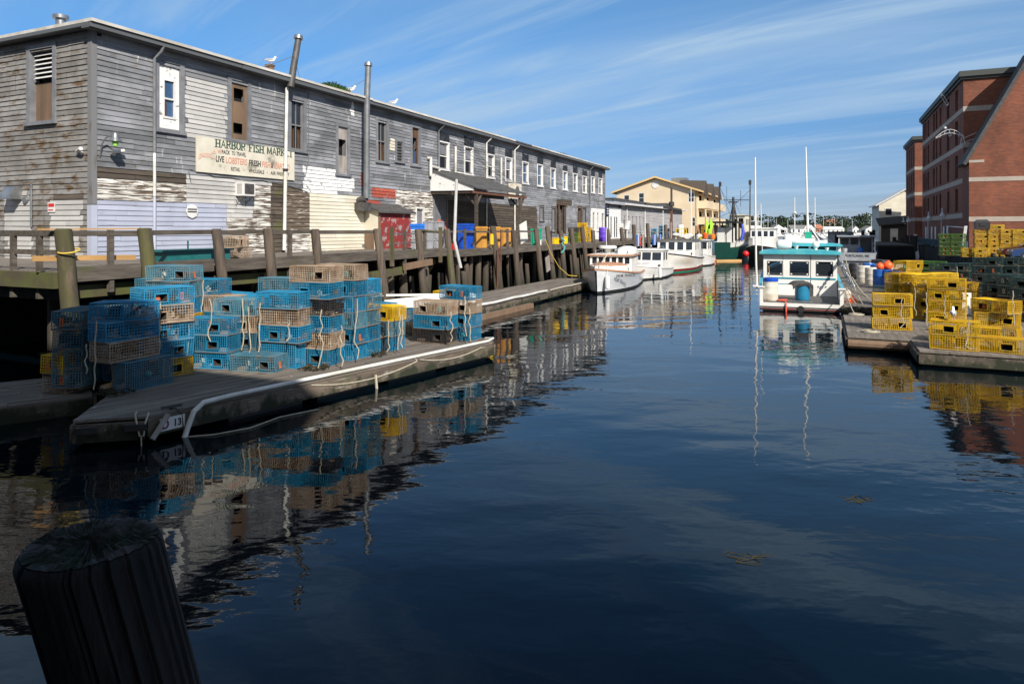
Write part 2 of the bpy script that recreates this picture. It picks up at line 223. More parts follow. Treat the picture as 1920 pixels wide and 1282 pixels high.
# ------------------------------------------------------------------ mesh builder
class MB:
    def __init__(s): s.v, s.f, s.m, s.a, s.cuts = [], [], [], [], []
    def add(s, vs, fs, m=0, a=None):
        b = len(s.v); s.cuts.append((b, len(s.f))); s.v.extend([tuple(p) for p in vs]); a = rnd.random() if a is None else a
        for f in fs: s.f.append([b + i for i in f]); s.m.append(m); s.a.append(a)
    def box(s, x0, x1, y0, y1, z0, z1, m=0, a=None, xf=None):
        p = [V((x, y, z)) for z in (z0, z1) for y in (y0, y1) for x in (x0, x1)]
        if xf: p = [xf @ q for q in p]
        s.add(p, [(0, 2, 3, 1), (4, 5, 7, 6), (0, 1, 5, 4), (2, 6, 7, 3), (0, 4, 6, 2), (1, 3, 7, 5)], m, a)
    def beam(s, p0, p1, w, h, m=0, a=None, up=V((0, 0, 1))):
        p0, p1 = V(p0), V(p1); d = (p1 - p0); L = d.length; d.normalize()
        if abs(d.dot(up)) > .98: up = V((1, 0, 0))
        x = d.cross(up).normalized(); z = x.cross(d)
        xf = Matrix(((d.x, x.x, z.x, p0.x), (d.y, x.y, z.y, p0.y), (d.z, x.z, z.z, p0.z), (0, 0, 0, 1)))
        s.box(0, L, -w / 2, w / 2, -h / 2, h / 2, m, a, xf)
    def ring(s, rings, m=0, cap0=True, cap1=True, a=None, closed=True):
        n = len(rings[0]); vs = [p for r in rings for p in r]; fs = []
        for i in range(len(rings) - 1):
            for j in range(n if closed else n - 1):
                k = (j + 1) % n; fs.append((i * n + j, i * n + k, (i + 1) * n + k, (i + 1) * n + j))
        if cap0: fs.append(tuple(range(n - 1, -1, -1)))
        if cap1: fs.append(tuple(range((len(rings) - 1) * n, len(rings) * n)))
        s.add(vs, fs, m, a)
    def tube(s, pts, r, n=6, m=0, cap=True, a=None):
        pts = [V(p) for p in pts]; rs = r if isinstance(r, (list, tuple)) else [r] * len(pts)
        rings = []; pu = None
        for i, p in enumerate(pts):
            d = (pts[min(i + 1, len(pts) - 1)] - pts[max(i - 1, 0)])
            d = d.normalized() if d.length > 1e-9 else V((0, 0, 1))
            if pu is None:
                pu = V((0, 0, 1)) if abs(d.z) < .9 else V((1, 0, 0))
            x = d.cross(pu)
            if x.length < 1e-6: x = d.cross(V((0, 1, 0)))
            x.normalize(); y = x.cross(d).normalized(); pu = y
            rings.append([p + (x * math.cos(t) + y * math.sin(t)) * rs[i] for t in [2 * math.pi * k / n for k in range(n)]])
        s.ring(rings, m, cap, cap, a)
    def cyl(s, p0, p1, r0, r1=None, n=10, m=0, a=None): s.tube([p0, p1], [r0, r0 if r1 is None else r1], n, m, True, a)
    def lathe(s, prof, n=16, m=0, c=(0, 0, 0), a=None, sx=1, sy=1):
        s.ring([[V((c[0] + r * math.cos(2 * math.pi * k / n) * sx, c[1] + r * math.sin(2 * math.pi * k / n) * sy, c[2] + z)) for k in range(n)] for r, z in prof], m, True, True, a)
    def ball(s, c, rx, ry=None, rz=None, n=12, m=0):
        ry = ry or rx; rz = rz or rx; k = max(4, n // 2)
        s.ring([[V((c[0] + rx * math.sin(math.pi * i / k) * math.cos(2 * math.pi * j / n), c[1] + ry * math.sin(math.pi * i / k) * math.sin(2 * math.pi * j / n), c[2] - rz * math.cos(math.pi * i / k))) for j in range(n)] for i in [.12] + list(range(1, k)) + [k - .12]], m)
    def prism(s, poly, z0, z1, m=0, xf=None, a=None):   # poly in xy, extruded in z
        p = [V((x, y, z0)) for x, y in poly] + [V((x, y, z1)) for x, y in poly]; n = len(poly)
        if xf: p = [xf @ q for q in p]
        s.add(p, [tuple(range(n - 1, -1, -1)), tuple(range(n, 2 * n))] + [(i, (i + 1) % n, n + (i + 1) % n, n + i) for i in range(n)], m, a)
    def panel(s, o, ax, up, nn, wd, ht, th, holes, m=0, mr=None, a=None):   # wall of thickness th with rectangular holes; nn points inwards
        o, ax, up, nn = V(o), V(ax), V(up), V(nn); mr = m if mr is None else mr
        xs = sorted({0, wd, *[c for h in holes for c in h[0:2]]}); zs = sorted({0, ht, *[c for h in holes for c in h[2:4]]})
        def solid(i, j):
            if i < 0 or j < 0 or i >= len(xs) - 1 or j >= len(zs) - 1: return False
            x, z = (xs[i] + xs[i + 1]) / 2, (zs[j] + zs[j + 1]) / 2
            return not any(h[0] < x < h[1] and h[2] < z < h[3] for h in holes)
        P = lambda x, z, d: o + ax * x + up * z + nn * d
        for i in range(len(xs) - 1):
            for j in range(len(zs) - 1):
                if not solid(i, j): continue
                x0, x1, z0, z1 = xs[i], xs[i + 1], zs[j], zs[j + 1]
                s.add([P(x0, z0, 0), P(x1, z0, 0), P(x1, z1, 0), P(x0, z1, 0)], [(0, 1, 2, 3)], m, a)
                s.add([P(x0, z0, th), P(x1, z0, th), P(x1, z1, th), P(x0, z1, th)], [(3, 2, 1, 0)], m, a)
                for (di, dj, q) in ((-1, 0, ((x0, z0), (x0, z1))), (1, 0, ((x1, z0), (x1, z1))), (0, -1, ((x0, z0), (x1, z0))), (0, 1, ((x0, z1), (x1, z1)))):
                    if not solid(i + di, j + dj):
                        (xa, za), (xb, zb) = q
                        s.add([P(xa, za, 0), P(xb, zb, 0), P(xb, zb, th), P(xa, za, th)], [(0, 1, 2, 3)], mr, a)
    def build(s, name, mats, parent=None, label=None, smooth=True, loc=None, rz=None):
        me = bpy.data.meshes.new(name); me.from_pydata(s.v, [], s.f)
        for mm in (mats if isinstance(mats, (list, tuple)) else [mats]): me.materials.append(MATS[mm])
        me.polygons.foreach_set('material_index', s.m)
        at = me.attributes.new('bv', 'FLOAT', 'FACE'); at.data.foreach_set('value', s.a)
        me.update()
        if smooth:
            me.polygons.foreach_set('use_smooth', [True] * len(s.f)); me.set_sharp_from_angle(angle=R(38))
        o = bpy.data.objects.new(name, me); COL.objects.link(o)
        if parent: o.parent = parent
        if label: o['label'] = label
        if loc is not None: o.location = loc
        if rz is not None: o.rotation_euler[2] = rz
        return o
def build_each(q, name, mats, parent=None, label=None, **k):   # one object per added shape
    n0 = 0; cuts = q.cuts + [(len(q.v), len(q.f))]
    for (v0, f0), (v1, f1) in zip(cuts, cuts[1:]):
        s = MB(); s.v = q.v[v0:v1]; s.f = [[i - v0 for i in f] for f in q.f[f0:f1]]; s.m = q.m[f0:f1]; s.a = q.a[f0:f1]; o = s.build(name, mats, parent, label, **k)
    return o
def tag(o, label=None, cat=None, group=None, kind=None):
    for k, v in (('label', label), ('category', cat), ('group', group), ('kind', kind)):
        if v: o[k] = v
    return o
def thing(name, label, cat, loc=(0, 0, 0), rz=0, group=None):
    o = bpy.data.objects.new(name, None); COL.objects.link(o); o.location = loc; o.rotation_euler = (0, 0, rz); o.empty_display_size = .3
    return tag(o, label, cat, group)
def kids(o): return [c for c in COL.objects if c.parent == o]
KID = {}
def dup(o, loc, rz, label=None, group=None, parent=None, rot=None):
    c = o.copy(); COL.objects.link(c); c.parent = parent
    if parent is None:
        c.location = loc; c.rotation_euler = rot or (0, 0, rz)
        if label: c['label'] = label
        if group: c['group'] = group
    if o.name not in KID: KID[o.name] = kids(o)
    for ch in KID[o.name]: dup(ch, None, None, parent=c)
    return c
def text(s, size, m, parent, M4, ext=.003, bold=0, name='lettering', align='LEFT', sx=1.0):
    cu = bpy.data.curves.new('t', 'FONT'); cu.body = s; cu.size = size; cu.extrude = ext; cu.offset = bold; cu.align_x = align
    o = bpy.data.objects.new('t', cu); COL.objects.link(o); dg = bpy.context.evaluated_depsgraph_get()
    me = bpy.data.meshes.new_from_object(o.evaluated_get(dg)); bpy.data.objects.remove(o)
    me.materials.clear(); me.materials.append(MATS[m]); me.transform(M4 @ Matrix.Diagonal((sx, 1, 1, 1)))
    ob = bpy.data.objects.new(name, me); COL.objects.link(ob); ob.parent = parent; return ob
def fit_text(s, x0, x1, z0, cap, m, parent, y, bold=0.0):
    o = text(s, 1.0, m, parent, Matrix.Identity(4), .003, bold); xs = [v.co.x for v in o.data.vertices]; zs = [v.co.y for v in o.data.vertices]
    sx = (x1 - x0) / (max(xs) - min(xs)); sz = cap / (max(zs) - min(zs))
    o.data.transform(frame((x0, y, z0), (1, 0, 0), (0, 0, 1)) @ Matrix.Diagonal((sx, sz, 1, 1)) @ Matrix.Translation((-min(xs), -min(zs), 0))); return o
def frame(o, ax, up):                                   # 4x4 placing local x on ax, local y on up
    ax, up = V(ax).normalized(), V(up).normalized(); nn = ax.cross(up)
    return Matrix(((ax.x, up.x, nn.x, o[0]), (ax.y, up.y, nn.y, o[1]), (ax.z, up.z, nn.z, o[2]), (0, 0, 0, 1)))
def sag(p0, p1, drop, n=10):
    p0, p1 = V(p0), V(p1)
    return [p0.lerp(p1, i / n) - V((0, 0, drop * 4 * (i / n) * (1 - i / n))) for i in range(n + 1)]

# ------------------------------------------------------------------ water and ground
def make_water():
    m = bpy.data.materials.new('harbour_water'); m.use_nodes = True; nd, lk = m.node_tree.nodes, m.node_tree.links
    b = nd['Principled BSDF']; b.inputs['Base Color'].default_value = (.0004, .0034, .0060, 1); b.inputs['Roughness'].default_value = .012; b.inputs['IOR'].default_value = 1.40; b.inputs['Specular Tint'].default_value = (.88, 1.0, 1.08, 1)
    tc = nd.new('ShaderNodeTexCoord')
    def nz(scale, rot, det, rough=.5, dist=0.0):
        mp = nd.new('ShaderNodeMapping'); mp.inputs['Rotation'].default_value = (0, 0, rot); mp.inputs['Scale'].default_value = scale; lk.new(tc.outputs['Object'], mp.inputs[0])
        n = nd.new('ShaderNodeTexNoise'); n.inputs['Scale'].default_value = 1; n.inputs['Detail'].default_value = det; n.inputs['Roughness'].default_value = rough
        n.inputs['Distortion'].default_value = dist; lk.new(mp.outputs[0], n.inputs['Vector']); return n.outputs[0]
    def mth(op, a, c, d=None):
        n = nd.new('ShaderNodeMath'); n.operation = op
        for i, v in enumerate((a, c) if d is None else (a, c, d)):
            if isinstance(v, (int, float)): n.inputs[i].default_value = v
            else: lk.new(v, n.inputs[i])
        return n.outputs[0]
    h1 = nz((.42, .80, 1), R(-12), 1.0, .35, .35)        # slow swell
    h2 = nz((1.6, 3.2, 1), R(14), 2, .45, .25)          # ripples
    h3 = nz((5.5, 8, 1), R(-25), 2, .5)              # fine ripples
    patch = nz((.05, .09, 1), R(20), 3, .5)
    pr = nd.new('ShaderNodeMapRange'); pr.inputs[1].default_value = .45; pr.inputs[2].default_value = .65; pr.inputs[3].default_value = .35; pr.inputs[4].default_value = 1.5; lk.new(patch, pr.inputs[0])
    sp = nd.new('ShaderNodeSeparateXYZ'); lk.new(tc.outputs['Object'], sp.inputs[0])
    far = nd.new('ShaderNodeMapRange'); far.inputs[1].default_value = 90; far.inputs[2].default_value = 170; far.inputs[3].default_value = 1; far.inputs[4].default_value = 7; lk.new(sp.outputs[1], far.inputs[0])
    s = mth('MULTIPLY', h1, .022); s = mth('ADD', s, mth('MULTIPLY', mth('MULTIPLY', h2, .0085), pr.outputs[0])); s = mth('ADD', s, mth('MULTIPLY', mth('MULTIPLY', h3, .0016), pr.outputs[0]))
    s = mth('MULTIPLY', s, far.outputs[0])
    bp = nd.new('ShaderNodeBump'); bp.inputs['Strength'].default_value = 1; bp.inputs['Distance'].default_value = 1.0; lk.new(s, bp.inputs['Height']); lk.new(bp.outputs[0], b.inputs['Normal'])
    MATS['harbour_water'] = m
make_water()
mb = MB(); mb.add([(-1500, -300, 0), (1500, -300, 0), (1500, 2500, 0), (-1500, 2500, 0)], [(0, 1, 2, 3)])
tag(mb.build('water', 'harbour_water'), kind='structure')
mb = MB(); mb.box(-1500, 1500, -300, 2500, -9, -6); tag(mb.build('harbour_bed', 'mud'), kind='structure')

# ------------------------------------------------------------------ clapboards
def clap(mb, u0, u1, z0, z1, pitch, place, openings, regions, lip=.030, default=0, blen=(2.6, 5.5)):
    nrow = int(math.ceil((z1 - z0) / pitch))
    for k in range(nrow):
        za = z0 + k * pitch; zb = min(z1, za + pitch); zc = (za + zb) / 2
        cuts = {u0, u1}; u = u0 + rnd.uniform(.5, 3)
        while u < u1: cuts.add(u); u += rnd.uniform(*blen)
        ops = [o for o in openings if o[2] < zc < o[3]]; rg = [r for r in regions if r[2] < zc < r[3]]
        for o in ops: cuts.update(o[:2])
        for r in rg: cuts.update((r[0] + rnd.choice((0, 0, 1)) * rnd.uniform(-.02, .25), r[1] + rnd.choice((0, 0, 1)) * rnd.uniform(-.25, .02)))
        cs = sorted(c for c in cuts if u0 <= c <= u1)
        for a, b in zip(cs, cs[1:]):
            if b - a < .01: continue
            c = (a + b) / 2
            if any(o[0] < c < o[1] for o in ops): continue
            m = default
            for r in rg:
                if r[0] < c < r[1]: m = r[4]
            l = lip + rnd.uniform(-.004, .005); d0 = rnd.uniform(-.006, .004); b2 = b - .006
            if m in (4, 5, 6): l += rnd.uniform(0, .012); d0 += rnd.uniform(-.012, .006)
            za_, zb_ = za, zb; wv = lambda u_: .012 * math.sin(u_ * .55 + k * .35) + .007 * math.sin(u_ * 1.7 + k * 2.1)
            d0 += wv(c)
            mb.add([place(a, l, za + d0), place(b2, l, za + d0 * .5), place(b2, 0, zb + .012), place(a, 0, zb + .012), place(a, -.01, za + d0), place(b2, -.01, za + d0 * .5)], [(0, 1, 2, 3), (4, 5, 1, 0)], m)

# ------------------------------------------------------------------ fish market building
bld = thing('fish_market_building', 'long weathered grey clapboard building on the wharf, two storeys with patched walls', 'building', C0, WR)
ROOFZ, DECK = 9.85, 2.55
tE = U(1134)                                          # far end of the building
wins = []                                              # (t0,t1,z0,z1,type)
def win(px0, px1, y0, y1, kind): wins.append((U(px0), U(px1), Zf(px0, y1), Zf(px0, y0), kind))
win(291, 342, 112, 242, 'white_board'); win(428, 468, 148, 262, 'brown_board'); win(541, 572, 184, 280, 'dark_sash'); win(630, 654, 236, 326, 'grey_board')
win(705, 727, 224, 302, 'dark_sash'); win(741, 756, 264, 302, 'louvre'); win(770, 787, 238, 309, 'rotten')
for p0, p1, y0, y1, k in ((822, 841, 266, 316, 'w'), (870, 886, 276, 325, 'w'), (913, 926, 290, 332, 'w'), (947, 959, 296, 338, 'w'), (979, 990, 304, 343, 'b'), (1007, 1017, 309, 348, 'b'),
                          (1032, 1041, 316, 352, 'b'), (1055, 1063, 322, 355, 'b'), (1074, 1082, 326, 358, 'w'), (1092, 1099.5, 331, 361, 'w'), (1108, 1114.5, 332, 361, 'w'), (1122, 1128.5, 335, 363, 'w')):
    win(p0, p1, y0, y1, 'tall_' + k)
low = []
def lowop(px0, px1, y0, y1, kind): low.append((U(px0), U(px1), max(DECK, Zf(px0, y1)), Zf(px0, y0), kind))
lowop(779, 794, 391, 424, 'grey_pane'); lowop(812, 838, 368, 470, 'door'); lowop(1011, 1019, 386, 414, 'grey_pane')
lowop(1034, 1041, 388, 434, 'grey_pane'); lowop(1043, 1060, 384, 440, 'rotten'); lowop(1083, 1090, 388, 436, 'rotten'); lowop(1092, 1098, 390, 430, 'grey_pane')
lowop(1110, 1115, 398, 432, 'white_pane'); lowop(1118, 1122, 399, 432, 'white_pane'); lowop(1127, 1132, 400, 440, 'white_pane')
reg = []
def rg(px0, y0, px1, y1, m): reg.append((U(px0), U(px1), Zf(px0, y1) if y1 < 500 else 2.0, Zf(px0, y0), m))
rg(347, 142, 425, 254, 1); rg(172, 314, 349, 330, 6); rg(172, 327, 349, 372, 4); rg(300, 318, 349, 327, 1); rg(349, 326, 440, 386, 1); rg(172, 369, 424, 520, 3)
rg(440, 336, 507, 352, 1); rg(440, 345, 474, 400, 1); rg(474, 345, 507, 520, 4); rg(424, 386, 474, 410, 1); rg(424, 408, 507, 520, 4); rg(507, 340, 533, 520, 6); rg(533, 350, 580, 520, 5); rg(533, 430, 580, 520, 4)
rg(580, 359, 683, 520, 2); rg(567, 313, 632, 361, 8); rg(632, 330, 664, 358, 8); rg(676, 326, 687, 350, 7); rg(683, 350, 697, 371, 0); rg(697, 352, 741, 372, 7); rg(672, 371, 713, 392, 7)
rg(741, 356, 811, 520, 4); rg(838, 374, 1007, 520, 6); rg(730, 259, 741, 283, 2); rg(1043, 372, 1072, 386, 6); rg(1062, 386, 1083, 520, 0); rg(1107, 388, 1134, 520, 8); rg(655, 190, 664, 215, 8)
ops = [(a + .05, b - .05, c + .05, d - .05) for a, b, c, d, k in wins + low]
mb = MB(); clap(mb, .12, tE - .1, 2.3, ROOFZ - .12, .168, lambda u, o, z: (u, -o, z), ops, reg)
mb.build('siding_wall', ['grey_paint', 'pale_paint', 'cream_paint', 'lavender_paint', 'peel_white', 'peel_dark', 'old_wood', 'red_shingle', 'white_peel2'], bld, 'long patched clapboard wall facing the water')
# gable end
gops = []; sG0 = -(2.2)
def SG(px):                                            # distance back along the gable wall at a photo column
    r = (px - CX) / F; return (r * C0.y - C0.x) / (-DY - r * DX) if False else (C0.x - r * C0.y) / (DY + r * DX)
def ZG(px, py): s = SG(px); return H - (py - HY) * (C0.y + DX * s) / F
gw = (SG(101), SG(58), ZG(80, 228), ZG(80, 92))
greg = [(SG(60), SG(9), 2.0, ZG(30, 356), 1), (SG(157), SG(94), 2.0, ZG(130, 374), 1), (SG(158), SG(94), ZG(130, 374), ZG(130, 366), 6)]
mb = MB(); clap(mb, .12, 14, 2.3, ROOFZ - .12, .168, lambda u, o, z: (-o, u, z), [gw], greg)
mb.build('siding_wall', ['gable_grey', 'pale_paint', 'cream_paint', 'lavender_paint', 'peel_white', 'peel_dark', 'old_wood', 'red_shingle', 'white_peel2'], bld, 'rust-stained grey clapboard end wall')
mb = MB(); mb.box(.35, tE - .02, .35, 14, 2.2, ROOFZ - .1); mb.box(.0, .3, -.02, .05, ROOFZ - .3, ROOFZ - .1)
mb.box(tE - .1, tE, 0, 14, 2.2, ROOFZ - .12); mb.build('dark_core', 'dark_void', bld)  # black block behind the siding, added to stop light leaks and darken openings
mb = MB(); mb.box(-.045, .14, -.045, .14, 4.3, ROOFZ - .12, 0); mb.box(-.05, .15, -.05, .15, 2.3, 4.28, 1); mb.box(tE - .12, tE + .04, -.04, .1, 2.4, ROOFZ - .12, 0)
build_each(mb, 'corner_board', ['corner_grey', 'lavender_paint'], bld)
# roof
mb = MB(); x = -.35; segs = [-.35, 12.5, 13.9, 22.4, 31.0, 34.0, tE + .35]
for i, (a, b) in enumerate(zip(segs, segs[1:])):
    zt = ROOFZ + .13 + (0, .02, -.01, .015, -.02, .01)[i]
    mb.box(a, b - .01, -.36, 14.2, ROOFZ - .1, zt - .12, 2); mb.box(a, b - .01, -.52, 14.25, zt - .118, zt - .02, 1 if i == 4 else 0)
mb.build('roof', ['roof_white', 'roof_dark', 'gutter'], bld)
mb = MB(); x = -.35
while x < tE + .3:
    x2 = min(x + 6, tE + .35); mb.box(x, x2 - .015, -.47 + rnd.uniform(-.01, .01), -.385, ROOFZ - .15 + rnd.uniform(-.015, .015), ROOFZ - .01); mb.box(x, x2 - .015, -.36, -.03, ROOFZ - .16, ROOFZ - .105); x = x2
mb.build('gutter', 'gutter', bld)
# windows
def sash(mb, t0, t1, z0, z1, y, m, wdt=.05, mid=True):
    for a, b, c, d in ((t0, t0 + wdt, z0, z1), (t1 - wdt, t1, z0, z1), (t0 + wdt, t1 - wdt, z0, z0 + wdt * 1.2), (t0 + wdt, t1 - wdt, z1 - wdt, z1)): mb.box(a, b, y - .03, y + .03, c, d, m)
    if mid: zm = (z0 + z1) / 2; mb.box(t0 + wdt, t1 - wdt, y - .035, y + .03, zm - .03, zm + .03, m)
def casing(t0, t1, z0, z1, m, wd=.13, sill=True, head=True, name='window'):
    mb = MB()
    mb.box(t0 - wd * .3, t0 + wd * .7, -.055, .30, z0, z1); mb.box(t1 - wd * .7, t1 + wd * .3, -.055, .30, z0, z1)
    mb.box(t0 - wd * .45, t1 + wd * .45, -.062, .30, z1, z1 + wd * .8)
    if sill: mb.box(t0 - wd * .6, t1 + wd * .6, -.11, .30, z0 - .09, z0)
    return mb.build(name, m, bld)
for (t0, t1, z0, z1, k) in wins:
    if k.startswith('tall'):
        f = casing(t0, t1, z0, z1, 'white_paint', .10)
        mb = MB(); sash(mb, t0 + .07, t1 - .07, z0, z1, .06, 0, .06); mb.build('sash', 'white_paint', f)
        mb = MB(); mb.box(t0 + .08, t1 - .08, .09, .11, z0, z1); mb.build('pane', 'glass_blue' if k[-1] == 'b' else 'glass', f)
        if k[-1] == 'w':
            mb = MB(); mb.box(t0 + .12, t1 - .12, .075, .085, (z0 + z1) / 2 + .1, z1 - .1); mb.build('blind', 'trim_grey', f)
        hz = (z1 - z0) * rnd.uniform(.32, .42)
        mb = MB()
        for j in range(4):
            a = t0 - .03 + (t1 - t0 + .06) * j / 4; mb.box(a + rnd.uniform(0, .03), a + (t1 - t0) / 4 + rnd.uniform(-.04, .05), -.05 - rnd.uniform(0, .02), .1, z1 + .09, z1 + .09 + hz * rnd.uniform(.8, 1.05))
        mb.build('tar_paper_patch', 'tar', f)
        continue
    f = casing(t0, t1, z0, z1, 'trim_grey', .17 if t1 - t0 > .6 else .12)
    ww = t1 - t0; hh = z1 - z0; e = .12 if ww > .6 else .07
    if k == 'white_board':
        mb = MB(); hx = (.22 * ww, .62 * ww, .16 * hh, .74 * hh); mb.panel((t0 + .09, .03, z0), (1, 0, 0), (0, 0, 1), (0, 1, 0), ww - .18, hh, .03, [(.2 * ww, .66 * ww, .18 * hh, .76 * hh)]); mb.build('board', 'white_peel2', f)
        a, b, c, d = t0 + .09 + .2 * ww, t0 + .09 + .66 * ww, z0 + .18 * hh, z0 + .76 * hh
        mb = MB(); sash(mb, a, b, c, d, .03, 0, .06); mb.build('sash', 'white_paint', f); mb = MB(); mb.box(a, b, .07, .09, c, d); mb.build('pane', 'glass_blue', f)
        mb = MB(); mb.box(a + .1 * ww, a + .16 * ww, .045, .06, c + .05, (c + d) / 2); build_each(mb, 'bar', 'rotten_wood', f)
    elif k in ('brown_board', 'grey_board'):
        hl = [(.18 * ww, .62 * ww, .12 * hh, .30 * hh), (.2 * ww, .66 * ww, .66 * hh, .88 * hh)] if k == 'brown_board' else [(.08 * ww, .72 * ww, .40 * hh, .74 * hh)]
        mb = MB(); mb.panel((t0 + .08, .03, z0), (1, 0, 0), (0, 0, 1), (0, 1, 0), ww - .16, hh, .025, hl); mb.build('board', 'plywood' if k == 'brown_board' else 'plywood_pale', f)
        if k == 'grey_board':
            mb = MB(); mb.box(t0 + .3, t0 + .34, .1, .13, z0 + .4 * hh, z0 + .74 * hh); build_each(mb, 'bar', 'rotten_wood', f)
    elif k == 'dark_sash':
        mb = MB(); sash(mb, t0 + e, t1 - e, z0, z1, .08, 0, .06); zm = (t0 + t1) / 2; mb.box(zm - .02, zm + .02, .06, .1, z0, z1); mb.build('sash', 'corner_grey', f)
        mb = MB(); mb.box(t0 + e, t1 - e, .11, .13, z0 + hh * .48, z1); mb.build('pane', 'glass', f)
        mb = MB()
        for q in (.2, .42, .7, .82): mb.box(t0 + ww * q, t0 + ww * (q + .07), .16, .18, z0, z0 + hh * .46)
        build_each(mb, 'bar', 'rotten_wood', f)
    elif k == 'louvre':
        mb = MB()
        for q in range(7): zz0 = z0 + hh * q / 7; mb.add([(t0 + .07, 0, zz0), (t1 - .07, 0, zz0), (t1 - .07, .08, zz0 + hh / 7), (t0 + .07, .08, zz0 + hh / 7)], [(0, 1, 2, 3)])
        mb.build('louvre', 'stove_pipe', f)
    else:
        mb = MB(); sash(mb, t0 + e, t1 - e, z0, z1, .08, 0, .08); mb.box(t0 + e, t0 + e + .3 * ww, .05, .09, z0 + .1, z0 + .55 * hh); mb.box(t0 + e, t1 - e, .07, .1, z0 + .74 * hh, z1); mb.build('sash', 'rotten_wood', f)
        mb = MB(); mb.box(t0 + .3 * ww, t1 - e, .13, .14, z0, z0 + .4 * hh); mb.build('pane', 'glass_blue', f)
for (t0, t1, z0, z1, k) in low:
    if k == 'grey_pane':
        f = casing(t0, t1, z0, z1, 'white_paint' if t0 < U(800) else 'old_wood', .1); mb = MB(); mb.box(t0, t1, .05, .08, z0, z1); mb.build('shutter_board', 'trim_grey', f)
    elif k == 'door':
        f = casing(t0, t1, z0, z1, 'trim_grey', .12, sill=False, name='door'); mb = MB(); tm = (t0 + t1) / 2; mb.box(t0, tm - .01, .0, .05, z0, z1); mb.box(tm + .01, t1, .0, .05, z0, z1); build_each(mb, 'door_leaf', 'trim_grey', f)
        mb = MB(); mb.box(t0 + .5, t0 + .8, -.012, -.001, 3.5, 4.1); mb.box(tm + .6, tm + .95, -.012, -.001, 3.4, 4.2); build_each(mb, 'warning_sign', 'buoy_orange', f)
    elif k == 'rotten':
        f = casing(t0, t1, z0, z1, 'rotten_wood', .12, sill=False); mb = MB(); x = t0
        while x < t1: x2 = min(x + rnd.uniform(.12, .28), t1); y = rnd.uniform(-.03, .08); mb.box(x, x2 - .02, y, y + .03, z0 + rnd.uniform(0, .5), z1 - rnd.uniform(0, .6)); x = x2 + rnd.choice((0, 0, .12))
        mb.build('board', 'old_wood', f)
    else:
        f = casing(t0, t1, z0, z1, 'white_paint', .1); mb = MB(); mb.box(t0, t1, .09, .11, z0, z1); mb.build('pane', 'glass', f)
# gable window with louvre
a, b, c, d = gw
mb = MB(); mb.box(-.06, .28, a - .16, a, c, d); mb.box(-.06, .28, b, b + .16, c, d); mb.box(-.065, .28, a - .18, b + .18, d, d + .16); mb.box(-.13, .28, a - .22, b + .22, c - .12, c)
f = mb.build('window', 'trim_grey', bld)
mb = MB(); mb.box(.16, .2, a + .08, b, c, c + (d - c) * .55); mb.box(.12, .16, a, a + .14, c, d); mb.build('board', 'plywood', f)
mb = MB()
for q in range(6): z = c + (d - c) * (.60 + .062 * q); mb.add([(.02, a + .12, z), (.02, b - .1, z), (.12, b - .1, z + .1), (.12, a + .12, z + .1), (.02, a + .12, z + .015), (.02, b - .1, z + .015)], [(0, 1, 2, 3), (0, 1, 5, 4)])
mb.build('louvre', 'white_paint', f)
# downspouts and stacks
def pipe(name, pts, r, m, par=bld, n=10, lab=None): q = MB(); q.tube([(p[0], -p[1], p[2]) for p in pts], r, n); return q.build(name, m, par, lab)
t = U(286); pipe('downspout', [(t + .1, .42, ROOFZ - .12), (t + .08, .35, ROOFZ - .3), (t, .1, ROOFZ - .55), (t, .1, Zf(284, 286))], .052, 'trim_grey'); pipe('downspout', [(t, .1, Zf(284, 287)), (t, .1, Zf(284, 368))], .05, 'white_pvc'); pipe('downspout', [(t, .1, Zf(284, 369)), (t, .1, 2.6)], .05, 'lavender_paint')
t = U(531); pipe('vent_pipe', [(t - .02, .22, Zf(533, 166)), (t - .1, .22, Zf(529, 322))], .07, 'white_pvc'); pipe('vent_pipe', [(t - .1, .22, Zf(529, 318)), (t - .18, .22, 2.65)], .075, 'white_pvc')
q = MB(); q.cyl((t - .1, -.22, Zf(529, 322)), (t - .1, -.22, Zf(529, 317)), .1); q.build('pipe_clamp', 'black_rubber', bld)
sp = pipe('stove_pipe', [(t - .05, .45, Zf(531, 166)), (t + .12, .45, Zf(536, 130)), (t + .42, .45, Zf(543, 74))], [.15, .14, .13], 'stove_pipe')
q = MB(); q.cyl((t + .41, -.45, Zf(543, 76)), (t + .43, -.45, Zf(543, 69)), .2, .17, 12); q.build('pipe_cap', 'galv', sp)
q = MB(); q.tube([(t - 1.3, .4, ROOFZ + .1), (t + .15, -.42, Zf(537, 108))], .012, 5); q.tube([(t + 1.6, .4, ROOFZ + .1), (t + .15, -.42, Zf(537, 108))], .008, 5); build_each(q, 'stay_wire', 'gutter', sp)
t = U(671); zb = Zf(668, 372)
sp = pipe('stove_pipe', [(t + .02, .5, zb), (t + .05, .5, Zf(672, 190)), (t + .16, .5, Zf(677, 126))], [.15, .15, .14], 'flue_grey')
q = MB(); q.cyl((t + .16, -.5, Zf(677, 127)), (t + .17, -.5, Zf(677, 121)), .21, .18, 12); q.build('pipe_cap', 'galv', sp)
q = MB(); q.cyl((t, -.5, zb), (t, .1, zb - .15), .17, .17, 12); q.box(t - .3, t + .25, -.62, -.02, zb - .62, zb - .2); q.build('pipe_elbow', 'stove_pipe', sp)
q = MB(); q.tube([(t - 1.0, .5, ROOFZ + .1), (t + .1, -.48, Zf(675, 150))], .01, 5); build_each(q, 'stay_wire', 'gutter', sp)
